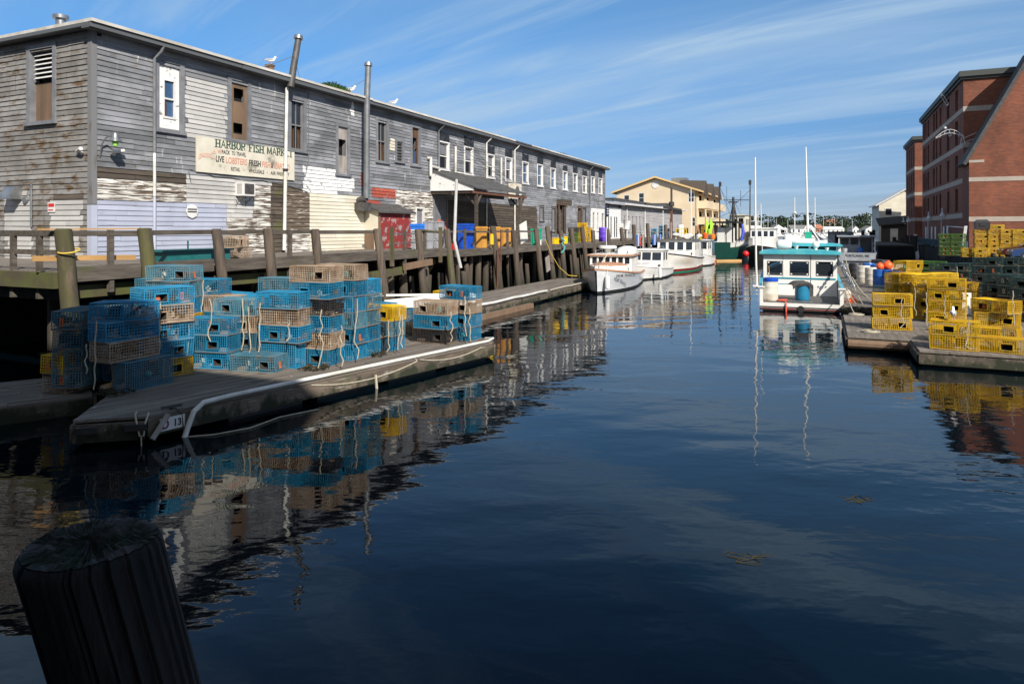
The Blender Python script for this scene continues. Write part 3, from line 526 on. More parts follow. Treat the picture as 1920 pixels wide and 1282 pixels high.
for px, y0, y1, m in ((820, 238, 322, 'galv'), (910, 268, 432, 'white_pvc'), (963, 279, 432, 'white_pvc'), (1105, 315, 384, 'galv')):
    t = U(px); pipe('downspout', [(t + .1, .42, ROOFZ - .12), (t + .06, .34, ROOFZ - .28), (t, .1, ROOFZ - .5), (t, .1, max(2.6, Zf(px, y1)))], .055, m)
for px, y0, y1 in ((851, 275, 323), (937, 296, 350)):
    t = U(px); pipe('vent_pipe', [(t, .12, Zf(px, y0)), (t, .12, Zf(px, y1)), (t + .9, .12, Zf(px, y1) - .02)], .075, 'white_pvc')
t = U(801); pipe('vent_pipe', [(t - .1, .05, Zf(799, 297)), (t + .1, .18, Zf(801, 296)), (t + .1, .18, Zf(801, 312)), (t + .1, .18, Zf(801, 330))], .09, 'white_pvc'); pipe('vent_pipe', [(t + .1, .18, Zf(801, 312)), (t + 1.0, .18, Zf(801, 313)), (t + 1.05, .18, Zf(801, 318))], .08, 'white_pvc')
s0 = SG(66); q = MB(); q.cyl((1.2, s0 + .6, ROOFZ), (1.2, s0 + .6, ROOFZ + 1.0), .16, .16, 14); q.cyl((1.2, s0 + .6, ROOFZ + 1.0), (1.2, s0 + .6, ROOFZ + 1.12), .25, .25, 14); q.build('roof_vent', 'galv', bld)
# vent hood and small vent on the gable
q = MB(); s1, s2 = SG(43), SG(24); z0, z1 = ZG(34, 374), ZG(34, 349); q.ring([[V((-.02, s, z0)), V((-.02, s, z1)), V((-.25, s, z1 - .03)), V((-.42, s, z0 + .12)), V((-.42, s, z0))] for s in (s1, s2)]); q.build('vent_hood', 'galv', bld)
q = MB(); s1 = SG(51); q.cyl((-.0, s1, ZG(51, 375)), (-.1, s1, ZG(51, 375)), .13, .11, 14); q.build('vent_cover', 'galv', bld)
q = MB(); s1 = SG(62); q.cyl((-.06, s1, 5.0), (-.06, s1, 3.6), .035, .035, 8); q.build('conduit', 'galv', bld)
# loose cables on the facade
q = MB()
q.tube([(U(p), -.05, Zf(p, y)) for p, y in ((355, 318), (380, 324), (400, 331), (430, 333), (460, 338), (490, 338), (520, 345), (545, 350), (575, 360))], .014, 5)
q.tube([(U(577) , -.04, Zf(577, 175)), (U(577), -.05, Zf(577, 300)), (U(571), -.05, Zf(571, 330))], .018, 5); q.tube([(U(352), -.05, Zf(352, 318)), (U(356), -.05, Zf(356, 342))], .012, 5)
q.tube([(U(840), -.1, Zf(840, 262)), (U(890), -.2, Zf(890, 300)), (U(940), -.3, Zf(940, 338)), (U(975), -1.2, Zf(975, 352))], .015, 5); q.tube([(U(851), -.1, Zf(851, 250)), (U(905), -.2, Zf(905, 302)), (U(960), -.3, Zf(960, 345))], .015, 5)
build_each(q, 'cable', 'gutter', bld)
# canopy over the loading door
can = thing('loading_canopy', 'lean-to canopy with dark roof and white end panel over the loading door', 'canopy', W(20.04, 0, 0), WR)
q = MB(); q.add([(0, -.03, 5.75), (0, -.03, 6.98), (0, -2.86, 5.92), (0, -2.86, 5.72), (.06, -.03, 5.75), (.06, -.03, 6.98), (.06, -2.86, 5.92), (.06, -2.86, 5.72)], [(0, 1, 2, 3), (7, 6, 5, 4), (0, 4, 5, 1), (1, 5, 6, 2), (2, 6, 7, 3), (3, 7, 4, 0)]); q.build('end_panel', 'white_peel2', can)
q = MB()
for k in range(7): q.add([(-.08 + k * .99, -.02, 7.02 - .01 * (k % 2)), (.9 + k * .99, -.02, 7.02 - .01 * (k % 2)), (.9 + k * .99, -3.1, 5.87), (-.08 + k * .99, -3.1, 5.87), (-.08 + k * .99, -.02, 6.95), (.9 + k * .99, -.02, 6.95), (.9 + k * .99, -3.1, 5.8), (-.08 + k * .99, -3.1, 5.8)], [(0, 3, 2, 1), (4, 5, 6, 7), (0, 4, 7, 3), (2, 6, 5, 1), (3, 7, 6, 2), (0, 1, 5, 4)])
q.build('roof', 'roof_dark', can)
q = MB(); q.box(-.05, 7.3, -2.95, -2.8, 5.55, 5.72); q.build('eave_beam', 'rust', can); q = MB(); q.box(.06, 6.9, -1.5, -1.4, 5.5, 5.7); q.box(0.1, .2, -2.8, 0, 5.58, 5.74); build_each(q, 'rafter', 'old_wood', can)
for tt in (.35, 6.4):
    q = MB(); q.box(tt - .08, tt + .08, -2.93, -2.77, DECK - .02, 5.55); q.beam((tt + .05, -2.85, 4.9), (tt + .6, -2.85, 5.55), .09, .09); q.beam((tt, -2.8, 4.9), (tt, -2.2, 5.55), .09, .09); q.build('post', 'old_wood', can)
# red lean-to shed
shed = thing('red_shed', 'small red lean-to shed with peeling paint against the grey building', 'shed', W(13.85, 0, 0), WR)
q = MB(); q.box(.05, 2.8, -.90, -.86, DECK - .01, 4.4); q.build('front_wall', 'red_paint', shed)
q = MB(); q.add([(0, -.02, DECK), (0, -.88, DECK), (0, -.88, 4.42), (0, -.02, 4.72), (.05, -.02, DECK), (.05, -.88, DECK), (.05, -.88, 4.42), (.05, -.02, 4.72)], [(0, 1, 2, 3), (7, 6, 5, 4), (0, 4, 5, 1), (1, 5, 6, 2), (2, 6, 7, 3)]); q.box(2.75, 2.8, -.855, 0, DECK, 4.4); build_each(q, 'side_wall', 'cream_paint', shed)
q = MB(); q.box(-.02, .02, -.6, -.03, DECK, 3.45); q.box(-.03, .06, -.94, -.87, DECK, 4.4); build_each(q, 'corner_board', 'plywood', shed)
q = MB(); q.add([(-.2, -.01, 4.83), (3.0, -.01, 4.83), (3.0, -1.12, 4.42), (-.2, -1.12, 4.42), (-.2, -.01, 4.73), (3.0, -.01, 4.73), (3.0, -1.12, 4.33), (-.2, -1.12, 4.33)], [(0, 3, 2, 1), (4, 5, 6, 7), (0, 4, 7, 3), (2, 6, 5, 1), (3, 7, 6, 2), (0, 1, 5, 4)]); q.build('roof', 'roof_dark', shed)

# ---- fish market sign
tA, tB = U(365), U(549); zA, zB = Zf(365, 322), Zf(365, 255); SW, SH = tB - tA, zB - zA
sign = thing('fish_market_sign', 'faded white board sign reading HARBOR FISH MARKET on the grey clapboard wall', 'sign', W(tA, .075, zA), WR)
q = MB(); q.box(0, SW * .53, -.02, .03, 0, SH); q.box(SW * .53 + .006, SW, -.018, .03, 0.005, SH); q.build('board', 'sign_face', sign)
def slab(s, x, z, size, m, sx=1.0, bold=0.006): text(s, size, m, sign, frame((x * SW, -.026, z * SH), (1, 0, 0), (0, 0, 1)), .003, bold, sx=sx)
GL = {'H': [(0, 0, 0, 1), (.62, 0, .62, 1), (0, .5, .62, .5)], 'A': [(0, 0, .34, 1), (.34, 1, .7, 0), (.13, .36, .55, .36)], 'R': [(0, 0, 0, 1), (0, 1, .42, 1), (.42, 1, .55, .88), (.55, .88, .55, .65), (.55, .65, .42, .52), (.42, .52, 0, .52), (.3, .52, .64, 0)],
      'B': [(0, 0, 0, 1), (0, 1, .4, 1), (.4, 1, .53, .87), (.53, .87, .53, .66), (.53, .66, .4, .53), (0, .53, .4, .53), (.4, .53, .58, .38), (.58, .38, .58, .14), (.58, .14, .42, 0), (.42, 0, 0, 0)],
      'O': [(.1, .1, .0, .32), (0, .32, 0, .7), (0, .7, .13, .92), (.13, .92, .33, 1), (.33, 1, .53, .92), (.53, .92, .65, .7), (.65, .7, .65, .32), (.65, .32, .53, .08), (.53, .08, .33, 0), (.33, 0, .1, .1)],
      'F': [(0, 0, 0, 1), (0, 1, .55, 1), (0, .52, .42, .52), (.55, 1, .55, .85)], 'I': [(0.05, 0, 0.05, 1)], 'S': [(.5, .85, .36, 1), (.36, 1, .14, .98), (.14, .98, .0, .8), (0, .8, .08, .6), (.08, .6, .45, .42), (.45, .42, .54, .22), (.54, .22, .4, .02), (.4, .02, .15, 0), (.15, 0, 0, .18)],
      'M': [(0, 0, .05, 1), (.05, 1, .4, .1), (.4, .1, .75, 1), (.75, 1, .8, 0)], 'K': [(0, 0, 0, 1), (0, .4, .55, 1), (.18, .56, .62, 0)], 'E': [(0, 0, 0, 1), (0, 1, .52, 1), (0, .52, .4, .52), (0, 0, .55, 0), (.52, 1, .52, .86), (.55, 0, .55, .15)], 'T': [(.3, 0, .3, 1), (0, 1, .6, 1), (0, 1, 0, .84), (.6, 1, .6, .84)]}
GW = {'H': .62, 'A': .7, 'R': .62, 'B': .58, 'O': .65, 'F': .52, 'I': .1, 'S': .54, 'M': .8, 'K': .6, 'E': .55, 'T': .6}
q = MB(); x = U(405, .09) - tA; ht = .215 * SH; x9 = U(547.5, .09) - tA
full = sum((GW.get(c, .3) + .30) for c in 'HARBOR FISH MARKET'); wsc = (x9 - x) / (full - .3)
for ci, c in enumerate('HARBOR FISH MARKET'):
    if c != ' ':
        for (a, b, cc, d) in GL[c]:
            p0, p1 = V((x + a * wsc, -.027 - .0006 * (ci % 3), .765 * SH + b * ht)), V((x + cc * wsc, -.027 - .0006 * (ci % 3), .765 * SH + d * ht))
            thick = .062 if abs(a - cc) < .2 else .034
            q.beam(p0, p1, .004, thick, up=V((0, 1, 0)).cross((p1 - p0).normalized()))
            if a == cc and abs(b - d) == 1:
                for zz0 in (0, ht): q.box(p0.x - .075, p0.x + .075, -.031, -.026, .765 * SH + zz0 - .01, .765 * SH + zz0 + .01)
    x += (GW.get(c, .3) + .30) * wsc
q.build('lettering', 'ink_green', sign)
fx = lambda px: U(px, .09) - tA
for w_, a, b, z0_, cp, mm, bo in (('WE', 408, 414, .585, .115, 'ink_red', .01), ('PACK', 415.5, 431, .585, .115, 'ink_dark', .01), ('TO', 434, 440.5, .585, .115, 'ink_dark', .01), ('TRAVEL', 443, 461, .585, .115, 'ink_dark', .01), ('LIVE', 404.7, 420, .335, .18, 'ink_dark', .02), ('LOBSTERS', 423.4, 463, .33, .185, 'ink_red', .012),
        ('FRESH', 466.7, 488.6, .33, .18, 'ink_dark', .02), ('FISH', 491, 506.6, .33, .18, 'ink_red', .012), ('&', 508, 511.5, .33, .17, 'ink_dark', .01), ('SEAFOOD', 513, 542.5, .33, .18, 'ink_red', .012), ('RETAIL', 433, 450, .12, .11, 'ink_dark', .005), ('•', 456.5, 458, .16, .03, 'ink_dark', .0), ('WHOLESALE', 466, 495, .12, .11, 'ink_dark', .005), ('•', 500, 501.3, .16, .03, 'ink_dark', .0), ('AIR FREIGHT', 507, 542, .12, .11, 'ink_dark', .005)):
    fit_text(w_, fx(a), fx(b), z0_ * SH, cp * SH, mm, sign, -.026, bo)
q = MB(); lx = lambda a, b: V((a * SW, -.0285, b * SH))      # faded lobster painted on the board: tail, body, two claws, feelers
body = [(.02, .44), (.035, .52), (.07, .545), (.11, .56), (.145, .55), (.155, .50), (.14, .44), (.10, .425), (.06, .43), (.045, .38), (.025, .34), (.015, .39)]
q.prism([(a * .77 * SW, b * SH) for a, b in body], 0, .004, xf=frame((0, -.026, 0), (1, 0, 0), (0, 0, 1)))
for claw in ([(.145, .53), (.165, .56), (.18, .60), (.195, .665), (.215, .64), (.20, .60), (.225, .60), (.215, .565), (.18, .55), (.155, .51)], [(.15, .48), (.17, .45), (.185, .47), (.215, .46), (.23, .42), (.205, .385), (.215, .43), (.19, .405), (.17, .42), (.145, .455)]): q.prism([(a * .77 * SW, b * SH) for a, b in claw], 0, .0048, xf=frame((0, -.0255, 0), (1, 0, 0), (0, 0, 1)))
q.build('lobster_emblem', 'ink_faded', sign)
# ---- window air conditioner, wall lamp, cameras
t0, t1 = U(440), U(474) - .1; z1 = Zf(455, 343); z0 = Zf(455, 368); ac = thing('air_conditioner', 'white window air conditioner sticking out of the wall below the fish market sign', 'air conditioner', W(t0, 0, z0), WR); hh = z1 - z0; w_ = (t1 - t0) * .78
q = MB(); q.box(0, w_, -.42, .03, 0, hh); q.build('casing', 'white_paint', ac); q = MB(); q.box(w_ * .15, w_ * .9, -.425, -.40, hh * .12, hh * .9); q.build('grille', 'stove_pipe', ac)
q = MB()
for i in range(5): q.box(-.006, .01, -.36 + i * .05, -.345 + i * .05, hh * .12, hh * .88)
q.build('side_vent', 'gutter', ac); q = MB()
for xx in (.08, w_ - .1): q.beam((xx, -.38, 0), (xx, -.0, -.32), .025, .025); q.box(xx - .015, xx + .015, -.02, 0, -.42, 0)
build_each(q, 'bracket', 'gutter', ac)
t = U(190); z = Zf(186, 262); lp = thing('wall_lamp', 'gooseneck barn lamp with green glass at the corner of the grey building', 'lamp', W(.25, 0, z), WR)
q = MB(); q.tube([(.0, -.02, -.55), (0, -.12, -.15), (.05, -.25, .06), (.1, -.5, .12)], .022, 7); q.build('arm', 'galv', lp); q = MB(); q.lathe([(.05, .22), (.10, .18), (.11, .05), (.19, -.04), (.20, -.07)], 14, c=(.12, -.58, 0)); q.build('lamp_shade', 'galv', lp); q = MB(); q.lathe([(.085, -.02), (.09, -.14), (.06, -.22), (.015, -.24)], 12, c=(.12, -.58, 0)); q.build('lamp_glass', 'lime_glass', lp)
def seccam(nm, lab, M4):
    o = thing(nm, lab, 'camera', M4[0], M4[1]); q = MB(); q.cyl((0, -.1, 0), (.33, -.2, .06), .055, .06, 10); q.build('housing', 'white_paint', o); q = MB(); q.tube([(.1, -.11, -.02), (.1, 0, -.06)], .03, 8); q.cyl((.1, 0, -.06), (.1, -.03, -.06), .06); q.build('bracket', 'white_paint', o); return o
seccam('security_camera', 'white security camera on the end wall left of the corner lamp', (C0 + V((-DY * .55, DX * .55, Zf(172, 283))), WR - R(90)))
seccam('security_camera', 'white security camera on the clapboard wall right of the corner lamp', (W(U(207), 0, Zf(207, 285)), WR))
q = MB(); q.lathe([(.26, 0), (.26, .02)], 8); o = q.build('octagon_sign', 'white_paint'); tag(o, 'small white octagonal notice on the lavender siding', 'sign'); o.matrix_world = Matrix.Translation(W(U(358), .05, Zf(358, 396))) @ Matrix.Rotation(WR, 4, 'Z') @ Matrix.Rotation(R(90), 4, 'X')
q = MB(); q.box(-.2, .2, .021, .024, .04, .09); q.box(-.2, .2, .021, .024, -.05, 0); q.build('lettering', 'ink_dark', o).matrix_local = Matrix.Rotation(R(-90), 4, 'X') @ Matrix.Rotation(0, 4, 'Z') @ Matrix.Translation((0, -.045, 0))
o = thing('notice', 'small red and white notice on the white boarded door of the end wall', 'sign', C0 + V((-DY * SG(99), DX * SG(99), ZG(99, 398))), WR - R(90)); q = MB(); q.box(-.18, .18, -.05, -.035, 0, .32); q.build('board', 'white_paint', o); q = MB(); q.box(-.15, .15, -.054, -.051, .17, .28); q.box(-.15, .1, -.054, -.051, .05, .09); q.build('lettering', 'boat_red', o)
# wall unit under the far canopy end
t = U(951); o = thing('heat_pump', 'white wall-mounted heat pump beside the end of the canopy', 'heat pump', W(t, .1, Zf(955, 373)), WR); q = MB(); q.box(0, 1.3, -.45, 0, 0, 1.1); q.build('casing', 'cream_paint', o); q = MB(); q.lathe([(.36, 0), (.36, .02)], 18); g = q.build('fan_grille', 'gutter', o); g.matrix_local = Matrix.Translation((.55, -.452, .55)) @ Matrix.Rotation(R(90), 4, 'X')
# plants on the roof edge
def tuft(loc, lab, n, rx, hgt):
    q = MB()
    for i in range(n):
        a = rnd.uniform(0, 6.28); r = rnd.random() ** .5; x, y = rx * r * math.cos(a), .35 * r * math.sin(a); hh = hgt * rnd.uniform(.5, 1) * (1.1 - r * .6); w2 = .03; b = rnd.uniform(0, 3.14); dx, dy = rnd.uniform(-.12, .12), rnd.uniform(-.12, .12)
        q.add([(x - w2 * math.cos(b), y - w2 * math.sin(b), 0), (x + w2 * math.cos(b), y + w2 * math.sin(b), 0), (x + dx + .02, y + dy, hh), (x + dx - .02, y + dy, hh)], [(0, 1, 2, 3)])
    o = q.build('roof_plant', 'grass', loc=loc, rz=WR); return tag(o, lab, 'plant')
tuft(W(U(628), .0, ROOFZ + .14), 'green tuft of weeds growing on the roof edge between the two stove pipes', 420, 1.0, .42); tuft(W(U(1053), .05, ROOFZ + .14), 'low weeds growing on the roof edge at the far end of the building', 200, 1.6, .22)

# ------------------------------------------------------------------ left wharf
wh = thing('timber_wharf', 'long timber wharf on piles in front of the grey building', 'wharf', C0, WR)
NE = 5.0; T0, T1 = -4.1, 105
def we(name, mb, m, lab=None): return build_each(mb, name, m, wh, lab)
def wt(name, mb, m, lab=None): return mb.build(name, m, wh, lab)
q = MB(); x = T0
while x < T1:
    w_ = .19; q.box(x, x + w_ - .012, -NE + rnd.uniform(-.03, .03), .3, DECK - .06, DECK + rnd.uniform(-.006, .006)); x += w_
q.box(T0, T0 + 4, .3, 14, DECK - .06, DECK); wt('deck', q, 'dock_plank')
q = MB(); q.box(T0 + .1, T1, 1.8, 2.0, -1, DECK - .1); q.box(T0 + .1, T0 + .3, 2, 14, -1, DECK - .1); wt('dark_backing', q, 'dark_void')  # black sheets added under the deck to block light and keep it dark
q = MB()
for n in (-.9, -2.4, -3.8): q.box(T0 + .2, T1, n - .12, n + .12, DECK - .38, DECK - .065)
x = T0 + .4
while x < T1: q.box(x, x + .26, -NE + .25, 1.7, DECK - .72, DECK - .39); x += 2.6
we('joist', q, 'dark_timber')
# piles on the edge, at the columns where the photograph shows them
pile_px = [120, 272, 407, 503, 592, 708, 785, 839, 925, 964, 1006, 1027, 1052, 1072, 1092, 1112, 1140, 1165]
tps = []
def pile(t, n, z1, r, lean, m='pile_wood', dt=0, kind=0):
    q = MB(); pts = []; rs = []
    for k in range(9):
        u = k / 8; z = -1.5 + (z1 + 1.5) * u; pts.append((t + dt * (1 - u) + rnd.uniform(-.012, .012), -(n + lean * (1 - u)), z)); rs.append(r * (1.1 - .16 * u) * rnd.uniform(.97, 1.03))
    pts.append((pts[-1][0], pts[-1][1], z1 + .03)); rs.append(rs[-1] * .72); q.tube(pts, rs, 12); return wt('pile', q, m)
for i, px in enumerate(pile_px):
    t = U(px, 5.05); tps.append(t); d_ = W(t, 5).y
    r = {120: .185, 272: .18, 407: .15}.get(px, .16 if px < 900 else .17)
    pile(t, 5.02, 3.5 + (.02 if i % 2 else .0) + (.12 if px > 900 else 0) * ((i * 7) % 3 - .6), r, .35 + .1 * (i % 3), 'green_pile' if i in (0, 1) else 'pile_wood', dt=.25)
x = 6.6; i = 0
while x < 43:
    n = rnd.uniform(4.2, 4.7)
    if min(abs(x - a) for a in tps) > .3: pile(x, n, DECK - .4 - rnd.choice((0, 0, .35, .7)), rnd.uniform(.11, .19), rnd.uniform(-.1, .3), dt=rnd.uniform(-.45, .45)); i += 1
    x += rnd.uniform(.36, .62)
for k in range(6): pile(T0 + .8 + k * 1.3, rnd.uniform(2.2, 3.6), DECK - .4, .15, rnd.uniform(-.2, .2))
# edge beams
ed = [T0] + tps + [T1]
q = MB()
for a, b in zip(ed, ed[1:]):
    if b < T0 + .3: continue
    zz = DECK + (.10 if a < 12 else -.02) + rnd.uniform(-.03, .03); q.beam((a + .2, -NE - .04, zz - .16), (b - .18, -NE - .04, zz - .16 + rnd.uniform(-.03, .03)), .2, .34)
we('edge_beam', q, 'weathered')
q = MB(); q.beam((T0 + .0, -NE, DECK - .2), (T0 - .0, 12, DECK - .2), .25, .36); q.beam((T0 + .5, -NE + .2, DECK - .5), (3.5, -NE + .35, DECK - .55), .22, .3); q.beam((7.4, -NE - .1, 1.75), (9.6, -NE - .1, 1.85), .16, .3); we('edge_beam', q, 'mossy')
q = MB(); q.beam((9.4, -NE - .32, 2.0), (11.5, -NE - .32, 2.12), .12, .26); we('brace', q, 'plywood'); q = MB()
for k in range(7): q.beam((T0 + 1.2 + k * 2.6, -NE + .3, DECK - .45), (T0 + 2.3 + k * 2.6, -NE + 1.8, .7), .16, .16)
we('brace', q, 'mossy')
# railings
q = MB()
for a, b in zip(tps[:6], tps[1:6]): q.beam((a, -NE + .12, 3.42), (b, -NE + .12, 3.42 + rnd.uniform(-.03, .03)), .06, .13)
q.beam((T0 + .05, -NE, 3.42), (T0 + .05, 6, 3.44), .06, .13); q.beam((T0 + .05, -NE, 2.98), (T0 + .05, 6, 3.0), .05, .12)
for a, b in zip(tps[6:11], tps[7:11]): q.beam((a, -NE + .12, 3.42), (b, -NE + .12, 3.40), .07, .1)
we('rail', q, 'weathered')
q = MB(); q.beam((tps[0] - .4, -NE + .2, 3.51), (tps[1], -NE + .2, 3.53), .14, .035); q.beam((tps[0] - .5, -NE + .25, 2.86), (tps[1] - .05, -NE + .25, 2.80), .05, .12); we('rail', q, 'new_wood', 'new yellow timber rail')
q = MB()
for s in (-4.2, -3.2, -2.2, -1.1, .2): q.box(T0 + .0, T0 + .1, s - .06, s + .06, 1.9, 3.46)
for t in (-2.9, 3.2, U(757, 5), U(795, 5)): q.box(t - .055, t + .055, -NE - .1, -NE + .02, 2.0, 3.5)
we('rail_post', q, 'weathered')
q = MB()
for px in (732, 823): t = U(px, 5.1); q.box(t - .07, t + .07, -NE - .24, -NE - .12, 2.05, 3.62)
we('rail_post', q, 'green_pile', 'green algae-covered rail post')
q = MB(); t = U(733, 5); q.tube([(t, -NE, 3.33), (tps[6], -NE, 3.33)], .025, 6); q.tube([(t, -NE, 2.95), (tps[6], -NE, 2.95)], .025, 6); we('pipe_rail', q, 'galv')
q = MB(); q.tube([(tps[6], -NE - .1, 3.5), (tps[6] + 2.0, -NE - .1, 3.36)], .05, 6); we('pipe_rail', q, 'green_pile')
for px, y in ((870, 0), (950, 0), (968, 0)):
    t = U(px, 5); q = MB(); q.box(t - .06, t + .06, -NE - .1, -NE, 2.0, 3.55); we('rail_post', q, 'weathered')
# leaning white pole, ladder, yellow tag, hanging board
q = MB(); q.tube([W(U(856, 3.3), 3.3, Zf(856, 338, 3.3)), W(U(852, 5.3), 5.3, 3.0), W(U(864, 5.6), 5.6, 1.75)], .075, 8); tag(q.build('leaning_pole', 'pale_paint'), 'long pale pole leaning against the canopy and down past the wharf edge', 'pole')
t = U(936, 5.35); lad = thing('ladder', 'rusty iron ladder hanging down the wharf piles', 'ladder', W(t, 5.35, 0), WR); 
for s in (-.2, .2): q = MB(); q.box(s - .03, s + .03, -.03, .03, .35, 3.5 if s > 0 else 2.5); q.build('side_rail', 'rust', lad)
q = MB()
for k in range(8): q.cyl((-.2, 0, .55 + k * .28), (.2, 0, .55 + k * .28), .02, .02, 6)
build_each(q, 'rung', 'rust', lad)
q = MB(); q.prism([(-.13, 0), (.13, 0), (.13, .45), (.05, .55), (-.05, .55), (-.13, .45)], -.02, .02, xf=frame((0, 0, 0), (1, 0, 0), (0, 0, 1))); o = q.build('yellow_tag', 'yellow_plastic', loc=W(U(924, 5.4), 5.36, 2.75), rz=WR); tag(o, 'yellow plastic tag nailed to a wharf pile beside the ladder', 'tag')
q = MB(); q.panel((-.28, 0, -.45), (1, 0, 0), (0, 0, 1), (0, 1, 0), .56, .9, .06, [(.24, .33, .5, .58)]); o = q.build('hanging_board', 'plywood_pale'); o.matrix_world = Matrix.Translation(W(U(1028, 5.6), 5.6, 1.45)) @ Matrix.Rotation(WR, 4, 'Z') @ Matrix.Rotation(R(-14), 4, 'Y'); tag(o, 'pale wooden board with a hole hanging against a wharf pile', 'board')
q = MB()
q.tube([W(U(1023, 5.4), 5.4, 2.9), W(U(1032, 5.5), 5.5, 2.1), W(U(1045, 5.6), 5.7, 1.2), W(U(1060, 5.8), 6.0, .62), W(U(1080, 6.2), 6.6, .5)], .022, 6); tag(q.build('yellow_rope', 'rope_yellow'), 'yellow rope drooping from a pile to the walkway', 'rope')
q = MB(); p = W(tps[0] + .05, 5.15, 3.02); q.tube([p + V((math.cos(a) * .21, math.sin(a) * .21, .05 * math.sin(a))) for a in [i * .35 for i in range(19)]], .02, 6); tag(q.build('yellow_rope', 'rope_yellow'), 'yellow rope looped round the nearest green pile', 'rope')

# ------------------------------------------------------------------ floating docks
def dock(name, lab, origin, ang, L, Wd, z=.45, th=.3, m='dock_plank', along=True, near=None):
    near = near or [(0, 0), (0, Wd)]                     # outline of the near end, from the front edge to the rear edge
    def cut(y):
        for (a, b), (c, d) in zip(near, near[1:]):
            if b <= y <= d + 1e-6: return a + (c - a) * (y - b) / max(1e-6, d - b)
        return near[-1][0]
    o = thing(name, lab, 'dock', (origin[0], origin[1], 0), ang); q = MB()
    if along:
        ys = sorted(set([round(k * .19, 3) for k in range(int(Wd / .19) + 1)] + [round(b, 3) for a, b in near] + [Wd]))
        for y, y2 in zip(ys, ys[1:]):
            if y2 - y < .03: continue
            x = None
            while x is None or x < L:
                l0 = rnd.uniform(2.0, 4.2); a0, a1 = (cut(y), cut(y2 - .012)) if x is None else (x, x); x2 = min((max(a0, a1) if x is None else x) + l0, L)
                q.prism([(a0, y), (x2 - .008, y), (x2 - .008, y2 - .012), (a1, y2 - .012)], z - .045, z + rnd.uniform(-.008, .008)); x = x2
    else:
        x = 0
        while x < L - .02: w_ = min(.19, L - x); q.box(x, x + w_ - .012, 0, Wd, z - .045, z + rnd.uniform(-.008, .008)); x += w_
    q.build('deck', m, o)
    q = MB(); c0 = near[0][0]; c1 = near[-1][0]; x = c0
    while x < L: l = min(rnd.uniform(3, 5), L - x); q.box(x, x + l - .01, -.06, -.002, z - th, z - .05); x += l
    q.box(c1, L, Wd + .002, Wd + .06, z - th, z - .05); q.box(L + .002, L + .06, -.06, Wd + .06, z - th, z - .05)
    for (a, b), (c, d) in zip(near, near[1:]): q.beam((a - .03, b - .02, z - .05 - th / 2), (c - .03, d + .02, z - .05 - th / 2), .06, th - .05 + .002 * a)
    build_each(q, 'side_beam', 'dock_side', o)
    n = max(2, int(L / 2.2))
    for k in range(n): q = MB(); m0 = max(c0, c1, 0); a = m0 + (L - m0) * (k + .12) / n; q.box(a, a + (L / n) * .7, .12, Wd - .12, -.35, z - th + .02); q.build('float_block', 'barrel_dark', o)
    return o
DA = math.atan2(.802, .597); DO = V((-6.0, 11.2, 0)); E1, G1 = V((.597, .802, 0)), V((-.802, .597, 0))
DL = 9.15; DW = 3.3
dk = dock('trap_dock', 'floating timber dock carrying the blue lobster traps', DO, DA, DL, DW, .45, .34, near=[(0, 0), (-.83, .665), (1.29, 3.3)])
for fr_ in (.12, .78):
    q = MB(); p = V((0, 0, .3)).lerp(V((-.83, .665, .3)), fr_); q.beam(p + V((-.075, -.09, 0)) + V((.12, -.10, 0)), p + V((-.075, -.09, 0)) + V((-.12, .10, 0)), .05, .1); q.build('iron_bracket', 'steel_dark', dk)
def dl(a, b, z=0): return DO + E1 * a + G1 * b + V((0, 0, z))
# far tip and its rounded end
q = MB(); q.prism([(DL, -.06), (DL + .45, .35), (DL + .55, 1.2), (DL + .1, DW), (DL, DW)], .12, .44); q.build('end_board', 'dock_side', dk)
# white bumper pipe lying along the dock's edge
q = MB(); q.tube([dl(.55, -.16, -.02), dl(.62, -.18, .2), dl(.72, -.16, .40), dl(.95, -.06, .49), dl(1.5, -.02, .50), dl(3, -.02, .505), dl(5, -.0, .50), dl(7, .0, .50), dl(9.0, .02, .50), dl(9.5, .25, .49), dl(9.6, .6, .44)], [.045, .045, .045, .045, .042, .04, .04, .038, .038, .036, .034], 10)
tag(q.build('bumper_pipe', 'white_pvc'), 'long white plastic pipe bent over the edge of the trap dock', 'pipe')
q = MB(); q.tube([dl(.55, -.17, .0), dl(.9, -.5, .02), dl(1.5, -.62, .015), dl(2.2, -.45, .02), dl(3, -.55, .015)], .014, 5); tag(q.build('floating_rope', 'rope_pale'), 'pale rope trailing in the water below the white pipe', 'rope')
num = thing('dock_number', 'white dock number plate reading D 13 on the dock edge', 'sign', dl(.18, -.075, .16), DA); q = MB(); q.box(0, .42, -.012, 0, 0, .21); q.build('plate', 'white_paint', num); text('D', .2, 'ink_maroon', num, frame((.03, -.014, .035), (1, 0, 0), (0, 0, 1)), .002, .008, sx=.8); text('13', .16, 'ink_dark', num, frame((.22, -.014, .05), (1, 0, 0), (0, 0, 1)), .002, .006, sx=.9)
q = MB(); q.tube([dl(.0, -.20, .10), dl(.30, -.12, .43)], .045, 8); tag(q.build('wood_fender', 'plywood_pale'), 'pale wooden fender post leaning across the dock edge beside the D 13 plate', 'fender')
q = MB(); q.tube([dl(-.02, .3, .47), dl(-.14, .08, .48), dl(-.15, -.02, .30), dl(-.13, -.05, .16), dl(-.08, -.08, .16), dl(-.06, -.08, .34), dl(.06, .05, .48)], .016, 6); q.tube([dl(-.11, -.06, .16), dl(-.11, -.08, -.1)], .012, 5); tag(q.build('mooring_rope', 'rope_pale'), 'pale rope looped over the near dock edge left of the leaning fender', 'rope')
